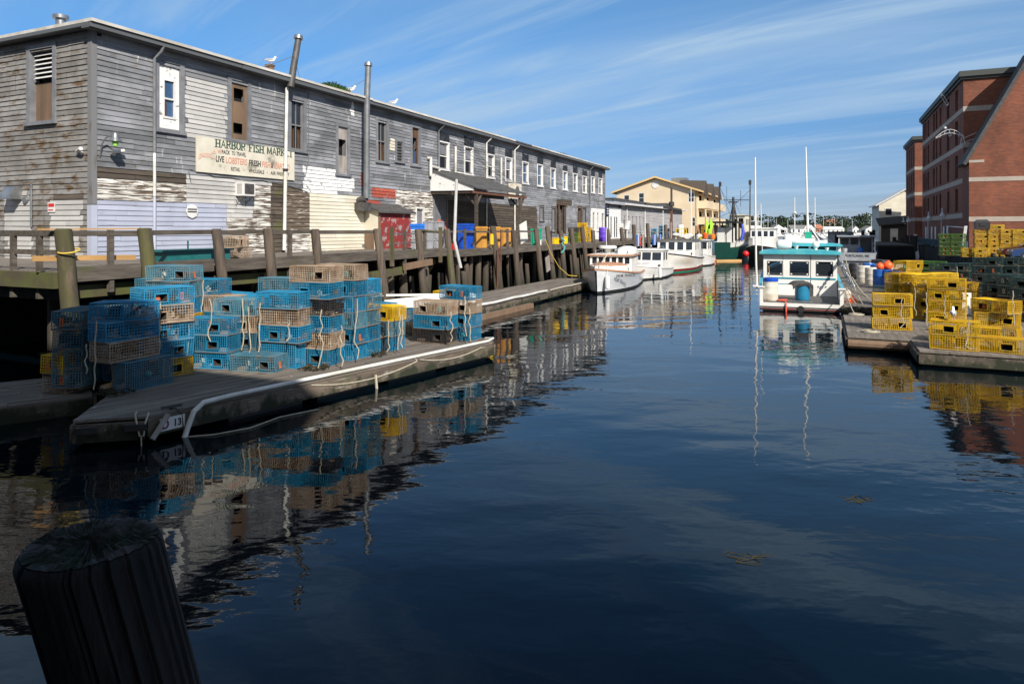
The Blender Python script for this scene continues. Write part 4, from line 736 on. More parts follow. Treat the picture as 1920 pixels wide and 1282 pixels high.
q = MB(); q.tube([dl(.5, .05, .47), dl(.55, -.08, .4), dl(.57, -.09, .1), dl(.58, -.1, -.1)], .01, 5); q.beam(dl(.3, .12, .50), dl(.62, .05, .50), .04, .04); q.box(-.03, .03, -.03, .03, 0, .04, xf=Matrix.Translation(dl(.46, .085, .45))); tag(q.build('cleat', 'steel_dark'), 'iron cleat with a thin line on the dock edge above the D 13 plate', 'cleat')
for a, b_, lab in ((-.93, -.02, 'rusty flat iron bracket at the near tip of the trap dock'), (-.45, -.0, 'iron bracket on the dock edge between the tip and the rope loop')):
    pass
q = MB(); q.tube(sag(dl(3.2, -.07, .38), dl(6.2, -.07, .40), .16), .014, 5); q.tube([dl(6.2, -.07, .40), dl(6.25, .1, .5)], .014, 5); q.tube(sag(dl(6.3, -.08, .42), dl(8.6, -.08, .40), .13), .014, 5); q.tube([dl(4.9, -.08, .30), dl(4.9, -.12, -.05)], .03, 6); tag(q.build('mooring_rope', 'rope_pale'), 'slack rope draped along the outer edge of the trap dock', 'rope')
d2 = dock('rear_dock', 'mossy old floating dock in the shade behind the trap dock', V((-11.2, 10.9, 0)), R(34.7), 3.85, 2.4, .33, .33)
wk = dock('walkway_float', 'long floating walkway beside the wharf piles leading to the white boats', W(1.5, 8.25), WR, 25.6, 2.9, .42, .32)
q = MB(); q.tube([W(t, 8.3, .50 + .015 * math.sin(t * 2)) for t in [9.5 + k * 1.0 for k in range(9)]], .055, 8); tag(q.build('bumper_pipe', 'white_pvc'), 'white plastic pipe along the near edge of the floating walkway', 'pipe')
q = MB(); q.tube([W(t, 8.3, .50 + .015 * math.sin(t * 2)) for t in [18 + k * 1.0 for k in range(6)]] + [W(23.4, 8.2, .52), W(24.3, 8.5, 1.0), W(25.2, 8.7, 1.5), W(25.7, 8.9, 2.0)], .04, 8); tag(q.build('mooring_line', 'rope_pale'), 'pale mooring line from the walkway edge up to the first white boat', 'rope')
q = MB(); q.beam(W(8.0, 8.6, .1), W(14.5, 8.75, .1), .2, .2); tag(q.build('floating_log', 'plywood'), 'floating timber baulk lying alongside the walkway', 'timber')
q = MB(); q.lathe([(.18, 0), (.3, .02), (.34, .1), (.3, .18), (.18, .2), (.17, .1), (.18, 0)], 18); o = q.build('tyre', 'black_rubber'); o.matrix_world = Matrix.Translation(W(23.3, 8.5, .25)) @ Matrix.Rotation(WR, 4, 'Z') @ Matrix.Rotation(R(80), 4, 'X'); tag(o, 'black tyre fender at the end of the walkway by the first white boat', 'tyre')
# right-hand floats
Ra = dock('small_float', 'small floating dock under the first three yellow traps', W(8.3, 23.2), WR, 5.6, 1.8, .4, .3, along=False)
Rb = dock('near_float', 'near right floating dock carrying loose yellow traps', W(6.4, 29.5), WR, 10.6, 6.5, .4, .3, along=False)
Rc = dock('long_float', 'long floating dock with barrels beside the teal and white boat', W(17.0, 25.2), WR, 34, 3.7, .4, .3, along=False)
Rd = dock('inner_float', 'inner floating dock below the dark quay under the black traps', W(17.3, 30.0), WR, 26, 4.7, .4, .3, along=False)

# ------------------------------------------------------------------ foreground pile and the warehouse behind the viewpoint
fp = thing('mooring_pile', 'big dark mooring pile with worn mossy top close in the foreground', 'pile', (0, 0, 0))
q = MB(); pts = []; rs = []; top = V((-1.0, 1.62, 2.735)); dn = V((-.71, 1.74, 1.4))
CRK = [(rnd.random() ** 4) * .10 for _ in range(150)]
def pring(c, r, seed, n=150, ck=1): return [c + V((math.cos(a) * k_, math.sin(a) * k_, 0)) for a, k_ in [(2 * math.pi * k / n, r * (1 + .02 * math.sin(3 * 2 * math.pi * k / n + seed) - ck * CRK[(k + int(1.5 * math.sin(seed * 2.3 + k * .9))) % n])) for k in range(n)]]
d = (dn - top); rings = []
for k in range(26):
    u = k / 25; c = top + d * (u * 3.0) ; rings.append(pring(c, .152 - .048 * u, .4 + u * .3))
rings = rings[::-1] + [pring(top + V((0, 0, .012)), .149, .4), pring(top + V((0, 0, .024)), .141, .4)]
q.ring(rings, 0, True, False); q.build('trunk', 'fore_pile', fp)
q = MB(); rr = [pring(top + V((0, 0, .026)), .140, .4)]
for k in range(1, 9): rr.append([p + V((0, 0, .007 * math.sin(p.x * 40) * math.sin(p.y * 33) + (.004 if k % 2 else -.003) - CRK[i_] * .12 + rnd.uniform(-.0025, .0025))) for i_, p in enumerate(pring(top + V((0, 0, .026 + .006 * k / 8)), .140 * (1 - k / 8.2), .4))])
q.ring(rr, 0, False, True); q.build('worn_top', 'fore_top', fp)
bw = thing('warehouse', 'tall warehouse behind the viewpoint whose shade falls on the near dock', 'building', W(-18.5, -6, 0), WR - R(90))   # local x runs out over the water side, local +y faces the harbour
BH = .45 + .7265 * (18.5 - 3.25) / .652; q = MB(); q.panel((0, 0, -1), (1, 0, 0), (0, 0, 1), (0, -1, 0), 39, BH + 1, .3, [(1.5 + 3.4 * i, 2.9 + 3.4 * i, 4.5 + 3.6 * j, 6.4 + 3.6 * j) for i in range(11) for j in range(3)]); q.box(0, .3, -13, -.3, -1, BH); q.box(38.7, 39, -13, -.3, -1, BH); q.box(.3, 38.7, -13, -12.7, -1, BH)
q.build('wall', 'shed_wall', bw); q = MB(); q.box(.0, 39, -13, -.02, BH + .002, BH + .012) ; q.build('roof', 'roof_dark', bw)
for i in range(11):
    for j in range(3): q = MB(); q.box(1.5 + 3.4 * i, 2.9 + 3.4 * i, -.2, -.18, 3.5 + 3.6 * j, 5.4 + 3.6 * j); q.build('window', 'glass_dark', bw)

# ------------------------------------------------------------------ lobster traps
TL, TW, TH = 1.06, .54, .36
def wires(L, Wd, Hh, sp=.05, r=.0046, hx=(.04, .30), sides=(-1, 1)):
    q = MB()
    def wx(y, z, a=-L / 2, b=L / 2, rr=r): q.add([(a, y - rr, z - rr), (a, y + rr, z - rr), (a, y + rr, z + rr), (a, y - rr, z + rr), (b, y - rr, z - rr), (b, y + rr, z - rr), (b, y + rr, z + rr), (b, y - rr, z + rr)], [(0, 1, 5, 4), (1, 2, 6, 5), (2, 3, 7, 6), (3, 0, 4, 7)])
    def wy(x, z, a=-Wd / 2, b=Wd / 2, rr=r): q.add([(x - rr, a, z - rr), (x + rr, a, z - rr), (x + rr, a, z + rr), (x - rr, a, z + rr), (x - rr, b, z - rr), (x + rr, b, z - rr), (x + rr, b, z + rr), (x - rr, b, z + rr)], [(0, 4, 5, 1), (1, 5, 6, 2), (2, 6, 7, 3), (3, 7, 4, 0)])
    def wz(x, y, a=.02, b=Hh, rr=r): q.add([(x - rr, y - rr, a), (x + rr, y - rr, a), (x + rr, y + rr, a), (x - rr, y + rr, a), (x - rr, y - rr, b), (x + rr, y - rr, b), (x + rr, y + rr, b), (x - rr, y + rr, b)], [(0, 1, 5, 4), (1, 2, 6, 5), (2, 3, 7, 6), (3, 0, 4, 7)])
    nx, ny, nz = int(L / sp), int(Wd / sp), int(Hh / sp)
    hole_x, hole_z = hx, (.07, .24)          # entrance opening on both long sides
    for i in range(nx + 1):
        x = -L / 2 + L * i / nx; e = .5 if i in (0, nx) else 0; rr = r * (1.5 if e else 1)
        wy(x, Hh, rr=rr); wy(x, .02, rr=rr)
        for s in (-1, 1):
            if hole_x[0] < x < hole_x[1] and s in sides: wz(x, s * Wd / 2, .02, hole_z[0]); wz(x, s * Wd / 2, hole_z[1], Hh)
            else: wz(x, s * Wd / 2, rr=rr)
    for j in range(ny + 1):
        y = -Wd / 2 + Wd * j / ny; e = j in (0, ny); rr = r * (1.6 if e else 1)
        wx(y, Hh, rr=rr); wx(y, .02, rr=rr)
        for x in (-L / 2, L / 2): wz(x, y, rr=rr)
        if 0 < j < ny: wz(-.06, y)
    for k in range(1, nz):
        z = .02 + (Hh - .02) * k / nz
        for s in (-1, 1):
            if hole_z[0] < z < hole_z[1] and s in sides: wx(s * Wd / 2, z, -L / 2, hole_x[0]); wx(s * Wd / 2, z, hole_x[1], L / 2)
            else: wx(s * Wd / 2, z)
        for x in (-L / 2, L / 2, -.06): wy(x, z)
    for s in sides:
        for x in hole_x: wz(x, s * Wd / 2, hole_z[0], hole_z[1], r * 1.7)
        for z in hole_z: wx(s * Wd / 2, z, hole_x[0], hole_x[1], r * 1.7)
    return q
def seam(q, a, b): q.beam(a, b, .02, .02)
def proto_trap(variant):
    o = thing('lobster_trap', 'x', 'trap'); hx = ((.04, .30), (.16, .38), (-.34, -.12), (.02, .26))[variant]; sides = ((-1, 1), (-1,), (-1, 1), (1,))[variant]
    cage = wires(TL, TW, TH, (.05, .053, .048, .055)[variant], hx=hx, sides=sides).build('wire_cage', 'wire_blue', o, smooth=False)
    cage.material_slots[0].link = 'OBJECT'; cage.material_slots[0].material = MATS['wire_blue']
    q = MB()
    for s in sides:
        a = [V((x, s * (TW / 2 - .012), z)) for x, z in ((hx[0], .07), (hx[1], .07), (hx[1], .24), (hx[0], .24))]; m_ = sum(hx) / 2; b = [V((x, s * .07, z)) for x, z in ((m_ - .07, .11), (m_ + .07, .11), (m_ + .07, .2), (m_ - .07, .2))]
        q.ring([a, b], 0, False, True)
    q.add([(-.10, -TW / 2 + .02, .05), (-.10, TW / 2 - .02, .05), (-.3, TW * .2, TH - .08), (-.3, -TW * .2, TH - .08)], [(0, 1, 2, 3)]); q.add([(.0, -TW * .3, .03), (.45, -TW * .3, .03), (.4, TW * .3, .10), (.05, TW * .25, .13)], [(0, 1, 2, 3)])
    q.build('netting', 'net', o, smooth=False)
    q = MB(); vx = (-.30, -.24, .40, -.38)[variant]
    if variant != 1: s = (1, 0, -1, -1)[variant]; q.panel((vx, s * (TW / 2 + .006), .10), (1, 0, 0), (0, 0, 1), (0, -s, 0), .062, .15, .010, [(.016, .046, .02, .13)])
    else: q.panel((TL / 2 + .010, -.12, .08), (0, 1, 0), (0, 0, 1), (-1, 0, 0), .062, .15, .010, [(.016, .046, .02, .13)])
    q.build('escape_vent', ('vent_orange', 'vent_orange', 'vent_black', 'runner')[variant], o, smooth=False)
    q = MB()
    for s in (-1, 1): q.box(-TL / 2 + .01, TL / 2 - .01, s * TW * .38 - .03, s * TW * .38 + .03, -.004, .024)
    q.box(-TL / 2 - .006, TL / 2 + .006, -TW / 2 - .006, -TW / 2 + .012, -.002, .018); q.box(-TL / 2 - .006, TL / 2 + .006, TW / 2 - .012, TW / 2 + .006, -.002, .018); q.box(-TL / 2 - .008, -TL / 2 + .014, -TW / 2, TW / 2, -.0025, .02); q.box(TL / 2 - .014, TL / 2 + .008, -TW / 2, TW / 2, -.0025, .02); q.build('runner', 'runner', o)
    q = MB()
    for x, y in (((-.38, .17), (.40, -.16)), ((.40, .17), (-.3, -.2)), ((-.40, -.2), (.3, .2)), ((-.1, .2), (.42, -.1)))[variant]: q.box(x - .1, x + .1, y - .045, y + .045, .028, .085)
    build_each(q, 'ballast_brick', 'brickette', o)
    q = MB(); q.ball(((.2, .15), (-.2, -.1), (.15, -.05), (-.15, .1))[variant] + (.13,), .075, .06, .09, 8); q.build('bait_bag', ('vent_orange', 'bait_white', 'rope_teal', 'rope_pale')[variant], o)
    q = MB(); pp = [V((rnd.uniform(-.45, .45), rnd.uniform(-.22, .22), rnd.uniform(.03, .09))) for _ in range(9)]; q.tube(pp, .012, 5); q.build('rope_tangle', 'rope_pale' if variant % 2 else 'weed', o)
    for ch in kids(o):
        for v in ch.data.vertices: x, y, z = v.co; v.co = (x + .012 * math.sin(3.1 * z * 3 + variant), y + .010 * math.sin(4 * x + variant * 2) * (z / TH), z + .010 * math.sin(5 * x + 2 * y + variant * 1.7) * (z / TH))
    o.location = (0, 0, -50); return o
PROTO = [proto_trap(i) for i in range(4)]
used = [False] * 4
CN = {'b': ('wire_blue', 'blue'), 'y': ('wire_yellow', 'yellow'), 't': ('wire_tan', 'rusty tan'), 'k': ('wire_black', 'black'), 'g': ('wire_green', 'green'), 'd': ('wire_dark_green', 'dark green')}
ORD = ['bottom', 'second', 'third', 'fourth', 'fifth', 'sixth', 'seventh']
def place_trap(c, loc, rz, label, group, rot=None):
    v = rnd.choice((0, 1, 2, 3)); p = PROTO[v]
    if not used[v]:
        used[v] = True; o = p; o.location = loc; o.rotation_euler = rot or (0, 0, rz); o['label'] = label; o['group'] = group; KID[o.name] = kids(o)
    else: o = dup(p, loc, rz, label, group, rot=rot)
    for ch in (KID[p.name] if o is p else [x for x in COL.objects[-8:] if x.parent == o]):
        if ch.name.startswith('wire_cage'): ch.material_slots[0].link = 'OBJECT'; ch.material_slots[0].material = MATS['wire_blue_faded' if c == 'b' and rnd.random() < .34 else CN[c][0]]
    return o
STACKTOP = {}
def corner(px, py, dz, delta, z):
    C = G(px, py, z) if py else None
    v = V((C.x, C.y, 0)).normalized(); r = V((v.y, -v.x, 0)); d = R(delta)
    ax = r * math.cos(d) + v * math.sin(d); sh = v * math.cos(d) - r * math.sin(d)
    ctr = C + ax * (TL / 2 if delta > 0 else -TL / 2) + sh * TW / 2
    return ctr, math.atan2(ax.y, ax.x)
def stack(desc, px, py, delta, cols, group, z=.452, z0=0, ctr=None, turn=None, jit=.022, side0=False):
    if ctr is None: ctr, a = corner(px, py, z, delta, z)
    else: a = turn
    h = z0; n = len(cols)
    for i, c in enumerate(cols):
        dl_ = 0
        if isinstance(c, tuple): c, dl_ = c
        lab = f"{CN[c][1]} wire trap, {ORD[i] if i < n - 1 else 'top one'} {desc}" if n > 1 else f"{CN[c][1]} wire trap {desc}"
        jx, jy = rnd.uniform(-jit, jit), rnd.uniform(-jit, jit)
        ang = a + R(dl_) + rnd.uniform(-.035, .035) + (math.pi if rnd.random() < .35 else 0)
        L = V((ctr.x + jx, ctr.y + jy, z + h + .006))
        if i == 0 and side0:
            place_trap(c, L + V((0, 0, TW / 2)), ang, lab, group, rot=(R(90), 0, a)).location += V((-TH / 2 * math.sin(-a) * -1, 0, 0)) * 0; h += TW + .012
            o = [x for x in COL.objects if x.get('label') == lab][-1]; o.location = L + V((math.sin(a) * -TH / 2 * -1, -math.cos(a) * TH / 2 * -1, TW / 2))
        else: place_trap(c, L, ang, lab, group); h += TH + .012
    return V((ctr.x, ctr.y, z + h))
GA = 'lobster traps on the left dock'
K = -36
stack('in the dark stack at the near dock end', 205, 739, 37, ['b', 't', ('b', -4), ('b', -62)], GA, side0=True)
stack('in the shaded column in front of the green pile', 152, 728, 62, ['b', 'b', 'b', 'b'], GA)
stack('in the low pair left of the shaded column', 118, 740, 40, ['t', 'y'], GA, z=.335)
stack('in the stack just behind the dark near stack', 262, 716, 20, ['y', 'b', 'b', 't', ('b', 8)], GA)
stack('in the column hidden behind the dark near stack', 196, 716, 10, ['b', 'b', 'b', 'b'], GA)
# two traps standing on end behind the near stack
for (px, py, lab) in ((317, 700, 'blue lobster trap standing on end beside the dark near left stack'), (300, 700, 'blue trap on end, wedged between the dark near stack and its upright neighbour')):
    C = G(px, py, .45); a = math.atan2(E1.y, E1.x) + .2; M4 = Matrix.Rotation(a, 4, 'Z') @ Matrix.Rotation(R(-86), 4, 'Y'); o = place_trap('b', C + V((0, 0, TL / 2 + .02)), 0, lab, GA, rot=M4.to_euler()); 
stack('in the tall back stack with a yellow trap', 352, 683, K, ['t', 'k', 'y', 'b', 'b', ('b', 4)], GA)
stack('in the tall back stack second from the left', 405, 672, K, ['b', 't', 't', 'b', 'b'], GA)
stack('in the three-high stack before the tall back stacks', 425, 695, K, ['b', 'b', ('b', 3)], GA)
stack('in the roped stack left of the tan-banded stack', 478, 688, K, ['k', 'b', 't', 'b'], GA)
stack('in the back column behind the roped stack', 452, 664, K, ['b', 'b', 'b', 'b'], GA)
stack('lying alone on the deck in front of the stacks', 515, 701, -30, ['b'], GA)
stack('in the tan-banded stack behind the lone deck trap', 559, 693, K, ['b', 'b', 't', 'b'], GA, side0=True)
stack('in the back column behind the tan-banded stack', 552, 666, K, ['b', 'b', 'k', 'b', 'b'], GA)
stack('in the tallest middle stack with one black trap', 617, 689, K, ['b', 't', 'b', 'k', 'b', 't'], GA)
stack('in the blue column right of the tallest middle stack', 663, 678, K, ['b', 'b', 'b', 'b', 'b', 't'], GA)
stack('in the second blue column right of the tallest stack', 689, 671, K, ['b', 'b', 'b', 'b', 'b'], GA)
stack('in the back column left of the yellow-banded stack', 326, 668, K, ['b', 'b', 'b', 'b', 'b'], GA)
stack('in the back column right of the tall back stacks', 436, 676, K, ['b', 'k', 'b', 't'], GA)
stack('in the back column left of the tan-banded stack', 514, 674, K, ['b', 't', 'b', 'b'], GA)
kst = stack('in the stack under the gull by the blue columns', 722, 650, K, ['k', 'b', 'b'], GA)
stack('in the black pair left of the bright yellow trap', 706, 664, K, ['k', 'k'], GA)
stack('in the stack crowned by a bright yellow trap', 735, 660, K - 3, ['b', 'b', 'y'], GA)
stack('in the pair carrying the upturned skiff', 812, 632, K, ['k', 'b'], GA)
stack('in the low stack left of the dock-end stack', 838, 646, K + 6, ['k', 'b', 't'], GA)
stack('in the roped stack at the far dock end', 881, 641, K, ['b', 'b', 't', 'b'], GA)
stack('in the back stack behind the upturned skiff', 862, 615, K, ['k', 'y', 'y'], GA)
# two tan traps up on the wharf deck
o = stack('on the wharf deck behind the dock piles', 0, 0, 0, ['t', ('t', 14)], 'tan traps on the wharf deck', z=DECK + .01, ctr=W(U(440, 3.6), 3.6), turn=WR + .3)
# ---- right-hand yellow traps
GY = 'yellow traps on the right floats'
def vis(px, py, z=.405): C = G(px, py, z); v = V((C.x, C.y, 0)).normalized(); return C + v * (TW / 2), math.atan2(-v.x, v.y)
def front_stack(desc, px, py, cols, z=.405, dturn=0, grp=GY, **k):
    c, a = vis(px, py, z); return stack(desc, 0, 0, 0, cols, grp, z=z, ctr=c, turn=a + R(dturn), **k)
front_stack('in the stack on the small float', 1672, 619, ['y', 'y', 'y'], dturn=4)
front_stack('in the first column behind the small-float stack', 1688, 588, ['y'] * 4, dturn=60)
front_stack('in the second column behind the small-float stack', 1704, 588, ['y'] * 4, dturn=60)
front_stack('in the third column behind the small-float stack', 1722, 592, ['y'] * 4, dturn=55)
front_stack('in the stack left of the white board stack', 1745, 600, ['y'] * 4, dturn=8)
front_stack('in the tall stack behind the right-hand gull', 1775, 607, ['y'] * 4, dturn=-3)
front_stack('in the five-high column nearest the barrels', 1702, 577, ['y'] * 5, dturn=60)
gst = front_stack('in the pair the right-hand gull stands on', 1791, 657, ['y', 'y'], dturn=-3)
front_stack('lying alone at the near right corner of the float', 1874, 662, ['y'], dturn=-6)
front_stack('low, between the gull pair and leaning stack', 1834, 640, ['y'], dturn=-3)
front_stack('in the leaning stack behind the corner trap', 1868, 637, ['y', ('y', 18), ('y', -24)], dturn=-12)
front_stack('half hidden behind the front pair on the near float', 1772, 640, ['y'], dturn=80)
front_stack('in the stack squeezed behind the gull stack, left one', 1762, 588, ['y'] * 4, dturn=40)
front_stack('in the stack squeezed behind the gull stack, right one', 1800, 584, ['y'] * 3, dturn=20)
GD = 'dark traps below the quay'
for i, px in enumerate((1852, 1882, 1914)): front_stack('in the %s tall dark stack against the quay wall' % ('left', 'middle', 'right')[i], px, 562, ['k', 'd', 'k', 'd', 'd'], dturn=-10 + 4 * i, grp=GD)
for i, px in enumerate((1770, 1793, 1822)): front_stack(('left', 'middle', 'right')[i] + ' dark stack below the quay' if False else 'in the %s dark stack below the quay wall' % ('left', 'middle', 'right')[i], px, 552, ['k', 'd', 'd', 'd'], dturn=-8, grp=GD)
for i, px in enumerate((1730, 1752)): front_stack('in the %s green-topped stack behind the yellow traps' % ('left', 'right')[i], px, 545, ['g', 'k', 'g', 'g'], dturn=-6, grp=GD)
for i, (px, py) in enumerate(((1878, 592), (1908, 597), (1936, 606))): front_stack('in the %s dark stack at the right edge' % ('left', 'middle', 'right')[i], px, py, ['d', 'k', 'd', 'd'], dturn=-14, grp=GD)
front_stack('on the long float in front of the blue barrels', 1660, 551, ['d'], dturn=3, grp=GD)

# ------------------------------------------------------------------ bridle ropes on the stacks (each rope a thing)
def rope(pts, lab, m='rope_pale', r=.013): q = MB(); q.tube(pts, r, 5); tag(q.build('bridle_rope', m), lab, 'rope', 'ropes hanging on the trap stacks')
def hang(px, y0, y1, pyb, lab, z=.45, back=-.05, wob=.05, m='rope_pale'):
    C = G(px, pyb, z); Y = C.y + back; top = H - (y0 - HY) * Y / F; bot = H - (y1 - HY) * Y / F; n = 7; pts = []
    for i in range(n + 1):
        u = i / n; pts.append(V(((px - CX) / F * Y + rnd.uniform(-wob, wob) * (.5 + u) * .6, Y + rnd.uniform(-.02, .02), top + (bot - top) * u)))
    rope(pts, lab, m)
hang(180, 602, 730, 741, 'pale rope down the front of the dark near left stack', back=-.12); hang(162, 645, 700, 741, 'short pale rope left of the long rope on the dark stack', back=-.05); hang(300, 565, 660, 712, 'pale rope behind the upright blue traps'); hang(354, 600, 692, 697, 'pale rope on the left corner of the three-high stack', back=-.2)
hang(455, 560, 657, 690, 'pale rope on the left side of the roped stack', back=-.15); hang(467, 575, 665, 690, 'pale rope in the middle of the roped stack', back=-.15); hang(488, 568, 660, 692, 'knotted rope between the roped stack and its right neighbour', back=-.25); hang(381, 525, 585, 680, 'rope on the tall back stack', back=-.3)
hang(728, 600, 660, 664, 'pale rope beside the black pair', back=-.2); hang(749, 575, 655, 660, 'pale rope down the stack with the yellow trap', back=-.35); hang(754, 590, 652, 660, 'second rope down the stack with the yellow trap', back=-.33); hang(872, 555, 630, 642, 'pale rope across the roped stack at the dock end', back=-.2); hang(880, 575, 640, 643, 'rope on the right side of the stack at the dock end', back=-.2)
hang(1772, 553, 600, 612, 'pale rope down the tall yellow stack', back=-.4); hang(1716, 540, 592, 600, 'pale rope down the row of yellow traps', back=-.35); hang(1737, 548, 610, 615, 'rope at the left of the tall yellow stack', back=-.3); hang(1900, 545, 610, 640, 'rope hanging beside the leaning yellow stack', back=-.3); hang(1795, 500, 540, 556, 'pale rope between the dark stacks', back=-.4)
for i, (px, py, z0, lab) in enumerate(((118, 700, .82, 'clump of dry weed on the low tan and yellow traps'), (210, 742, .47, 'tangle of weed and rope at the foot of the dark near stack'), (700, 668, .47, 'tangle of rope and weed at the foot of the black pair'), (590, 694, .47, 'scraps of weed between the tan-banded and tallest stacks'))):
    c = G(px, py, .45); q = MB()
    for k in range(26): p = V((rnd.uniform(-.3, .3), rnd.uniform(-.2, .2), 0)); q.tube([p + V((rnd.uniform(-.12, .12), rnd.uniform(-.12, .12), rnd.uniform(0, .10))) for _ in range(4)], .009, 4)
    o = q.build('weed_clump', 'weed', loc=(c.x, c.y, z0)); tag(o, lab, 'weed')
for i, (px, y0, y1, pyb, bk) in enumerate(((395, 560, 640, 690, -.3), (540, 600, 640, 694, -.25), (602, 580, 690, 692, -.25), (640, 610, 686, 690, -.2), (668, 560, 672, 680, -.15), (846, 585, 640, 648, -.2), (1690, 560, 615, 622, -.1), (1815, 600, 655, 660, -.15))):
    hang(px, y0, y1, pyb, ('thin frayed rope on the back of the three-high stack', 'thin frayed rope on the lone deck trap', 'thin rope at the seam left of the tallest middle stack', 'thin rope down the face of the tallest middle stack', 'thin rope between the two blue columns', 'thin rope on the low stack by the dock end', 'thin rope on the small-float stack', 'thin rope on the pair under the right-hand gull')[i], back=bk, wob=.09)
# overturned white skiff at the back of the dock
def hull_pts(L, B, D, n=13):
    rr = []
    for i in range(n):
        u = i / (n - 1); b = B / 2 * (math.sin(min(1, (1 - u) / .55) * math.pi / 2) ** .8 if u > .45 else .78 + .22 * math.sin(u / .45 * math.pi / 2)); x = -L / 2 + L * u; b = max(b, .01)
        rr.append([V((x, b, 0)), V((x, b * .88, D * .5 * (1 - .4 * u * u))), V((x, b * .52, D * .88 * (1 - .4 * u * u))), V((x, 0, D * (1 - .45 * u * u))), V((x, -b * .52, D * .88 * (1 - .4 * u * u))), V((x, -b * .88, D * .5 * (1 - .4 * u * u))), V((x, -b, 0))])
    return rr
sk = thing('overturned_skiff', 'upturned white skiff resting on traps near the far end of the trap dock', 'skiff', V(((806 - CX) / F * 20.3, 20.4, 1.235)), R(187)); q = MB(); q.ring(hull_pts(2.7, 1.1, .34), 0, True, True, closed=False); q.build('hull', 'gel_white', sk); q = MB(); q.box(-1.3, 1.3, -.03, .03, .30, .36); q.build('keel', 'gel_white', sk)

# ------------------------------------------------------------------ boats
WB = WR + math.pi
def hull(L, B, zs, zb, tw=.82, flare=.5, dk_aft=.35, boot=(.12, -.02), rake=.55, u_fd=.5, topband=False):
    q = MB(); n = 22; S = []
    def sheer(u): return zs + (zb - zs) * max(0, u) ** 1.9
    def half(u): return B / 2 * (tw + (1 - tw) * math.sin(min(1, u / .5) * math.pi / 2)) if u < .5 else B / 2 * max(.012, (1 - ((u - .5) / .5) ** 2.3)) ** .78
    for i in range(n + 1):
        u = i / n; x = -L / 2 + L * u; b = half(u); zt = sheer(u); wl = b * (.93 - flare * max(0, (u - .45) / .55) ** 1.3); xr = lambda z: x - rake * u ** 5 * (1 - max(0, z) / zb)
        S.append([(xr(zt), b, zt), (xr(zt * .7), b * .97 - (b - wl) * .12, zt * .7), (xr(zt * .4), wl + (b - wl) * .38, boot[0] + (zt - boot[0]) * .4), (xr(boot[0]), wl, boot[0]), (xr(boot[1]), wl * .985, boot[1]), (xr(-.12), wl * .95, -.12), (xr(-.4), wl * .5, -.4)])
    for s in (1, -1):
        for i in range(n):
            for j in range(6):
                a, b_, c, d = S[i][j], S[i + 1][j], S[i + 1][j + 1], S[i][j + 1]; f = [V((p[0], p[1] * s, p[2])) for p in (a, b_, c, d)]
                q.add(f, [(3, 2, 1, 0) if s == 1 else (0, 1, 2, 3)], (3 if topband and j == 0 else 0) if j < 3 else (1 if j == 3 else 2), .5)
    for j in range(6): a, d = S[0][j], S[0][j + 1]; q.add([V(a), V((a[0], -a[1], a[2])), V((d[0], -d[1], d[2])), V(d)], [(0, 1, 2, 3)], 0 if j < 3 else (1 if j == 3 else 2), .5)
    # merge: weld the doubles so the skin shades smoothly
    key = {}; nv = []; mp = []
    for p in q.v:
        k = (round(p[0], 4), round(p[1], 4), round(p[2], 4))
        if k not in key: key[k] = len(nv); nv.append(p)
        mp.append(key[k])
    q.v = nv; q.f = [[mp[i] for i in f] for f in q.f]
    d = MB()
    for i in range(n):
        u0, u1 = i / n, (i + 1) / n
        z0, z1 = [(dk_aft if u < u_fd else sheer(u) - .10) for u in (u0, u1)]
        if u0 < u_fd <= u1: z1 = z0
        b0, b1 = S[i][0][1] - .09, S[i + 1][0][1] - .09; b0, b1 = max(b0, .0), max(b1, .0); x0, x1 = S[i][0][0], S[i + 1][0][0]
        if i == 0: x0 += .06
        d.add([(x0, -b0, z0), (x1, -b1, z1), (x1, b1, z1), (x0, b0, z0)], [(0, 1, 2, 3)], 0, .5)
        for s in (1, -1): d.add([(x0, s * b0, z0), (x1, s * b1, z1), (x1, s * b1, S[i + 1][0][2]), (x0, s * b0, S[i][0][2])], [(0, 1, 2, 3)], 1, .5)
        if u0 < u_fd <= u1: d.add([(x1, -b1, z1), (x1, b1, z1), (x1, b1, sheer(u1) - .1), (x1, -b1, sheer(u1) - .1)], [(0, 1, 2, 3)], 1, .5)
    r = MB()
    for s in (1, -1): r.ring([[V((p[0][0], s * (p[0][1] + .03), p[0][2] - .05)), V((p[0][0], s * (p[0][1] + .03), p[0][2] + .03)), V((p[0][0], s * max(p[0][1] - .10, 0), p[0][2] + .03)), V((p[0][0], s * max(p[0][1] - .10, 0), p[0][2] - .02))] for p in S], 0)
    return q, d, r, sheer, half
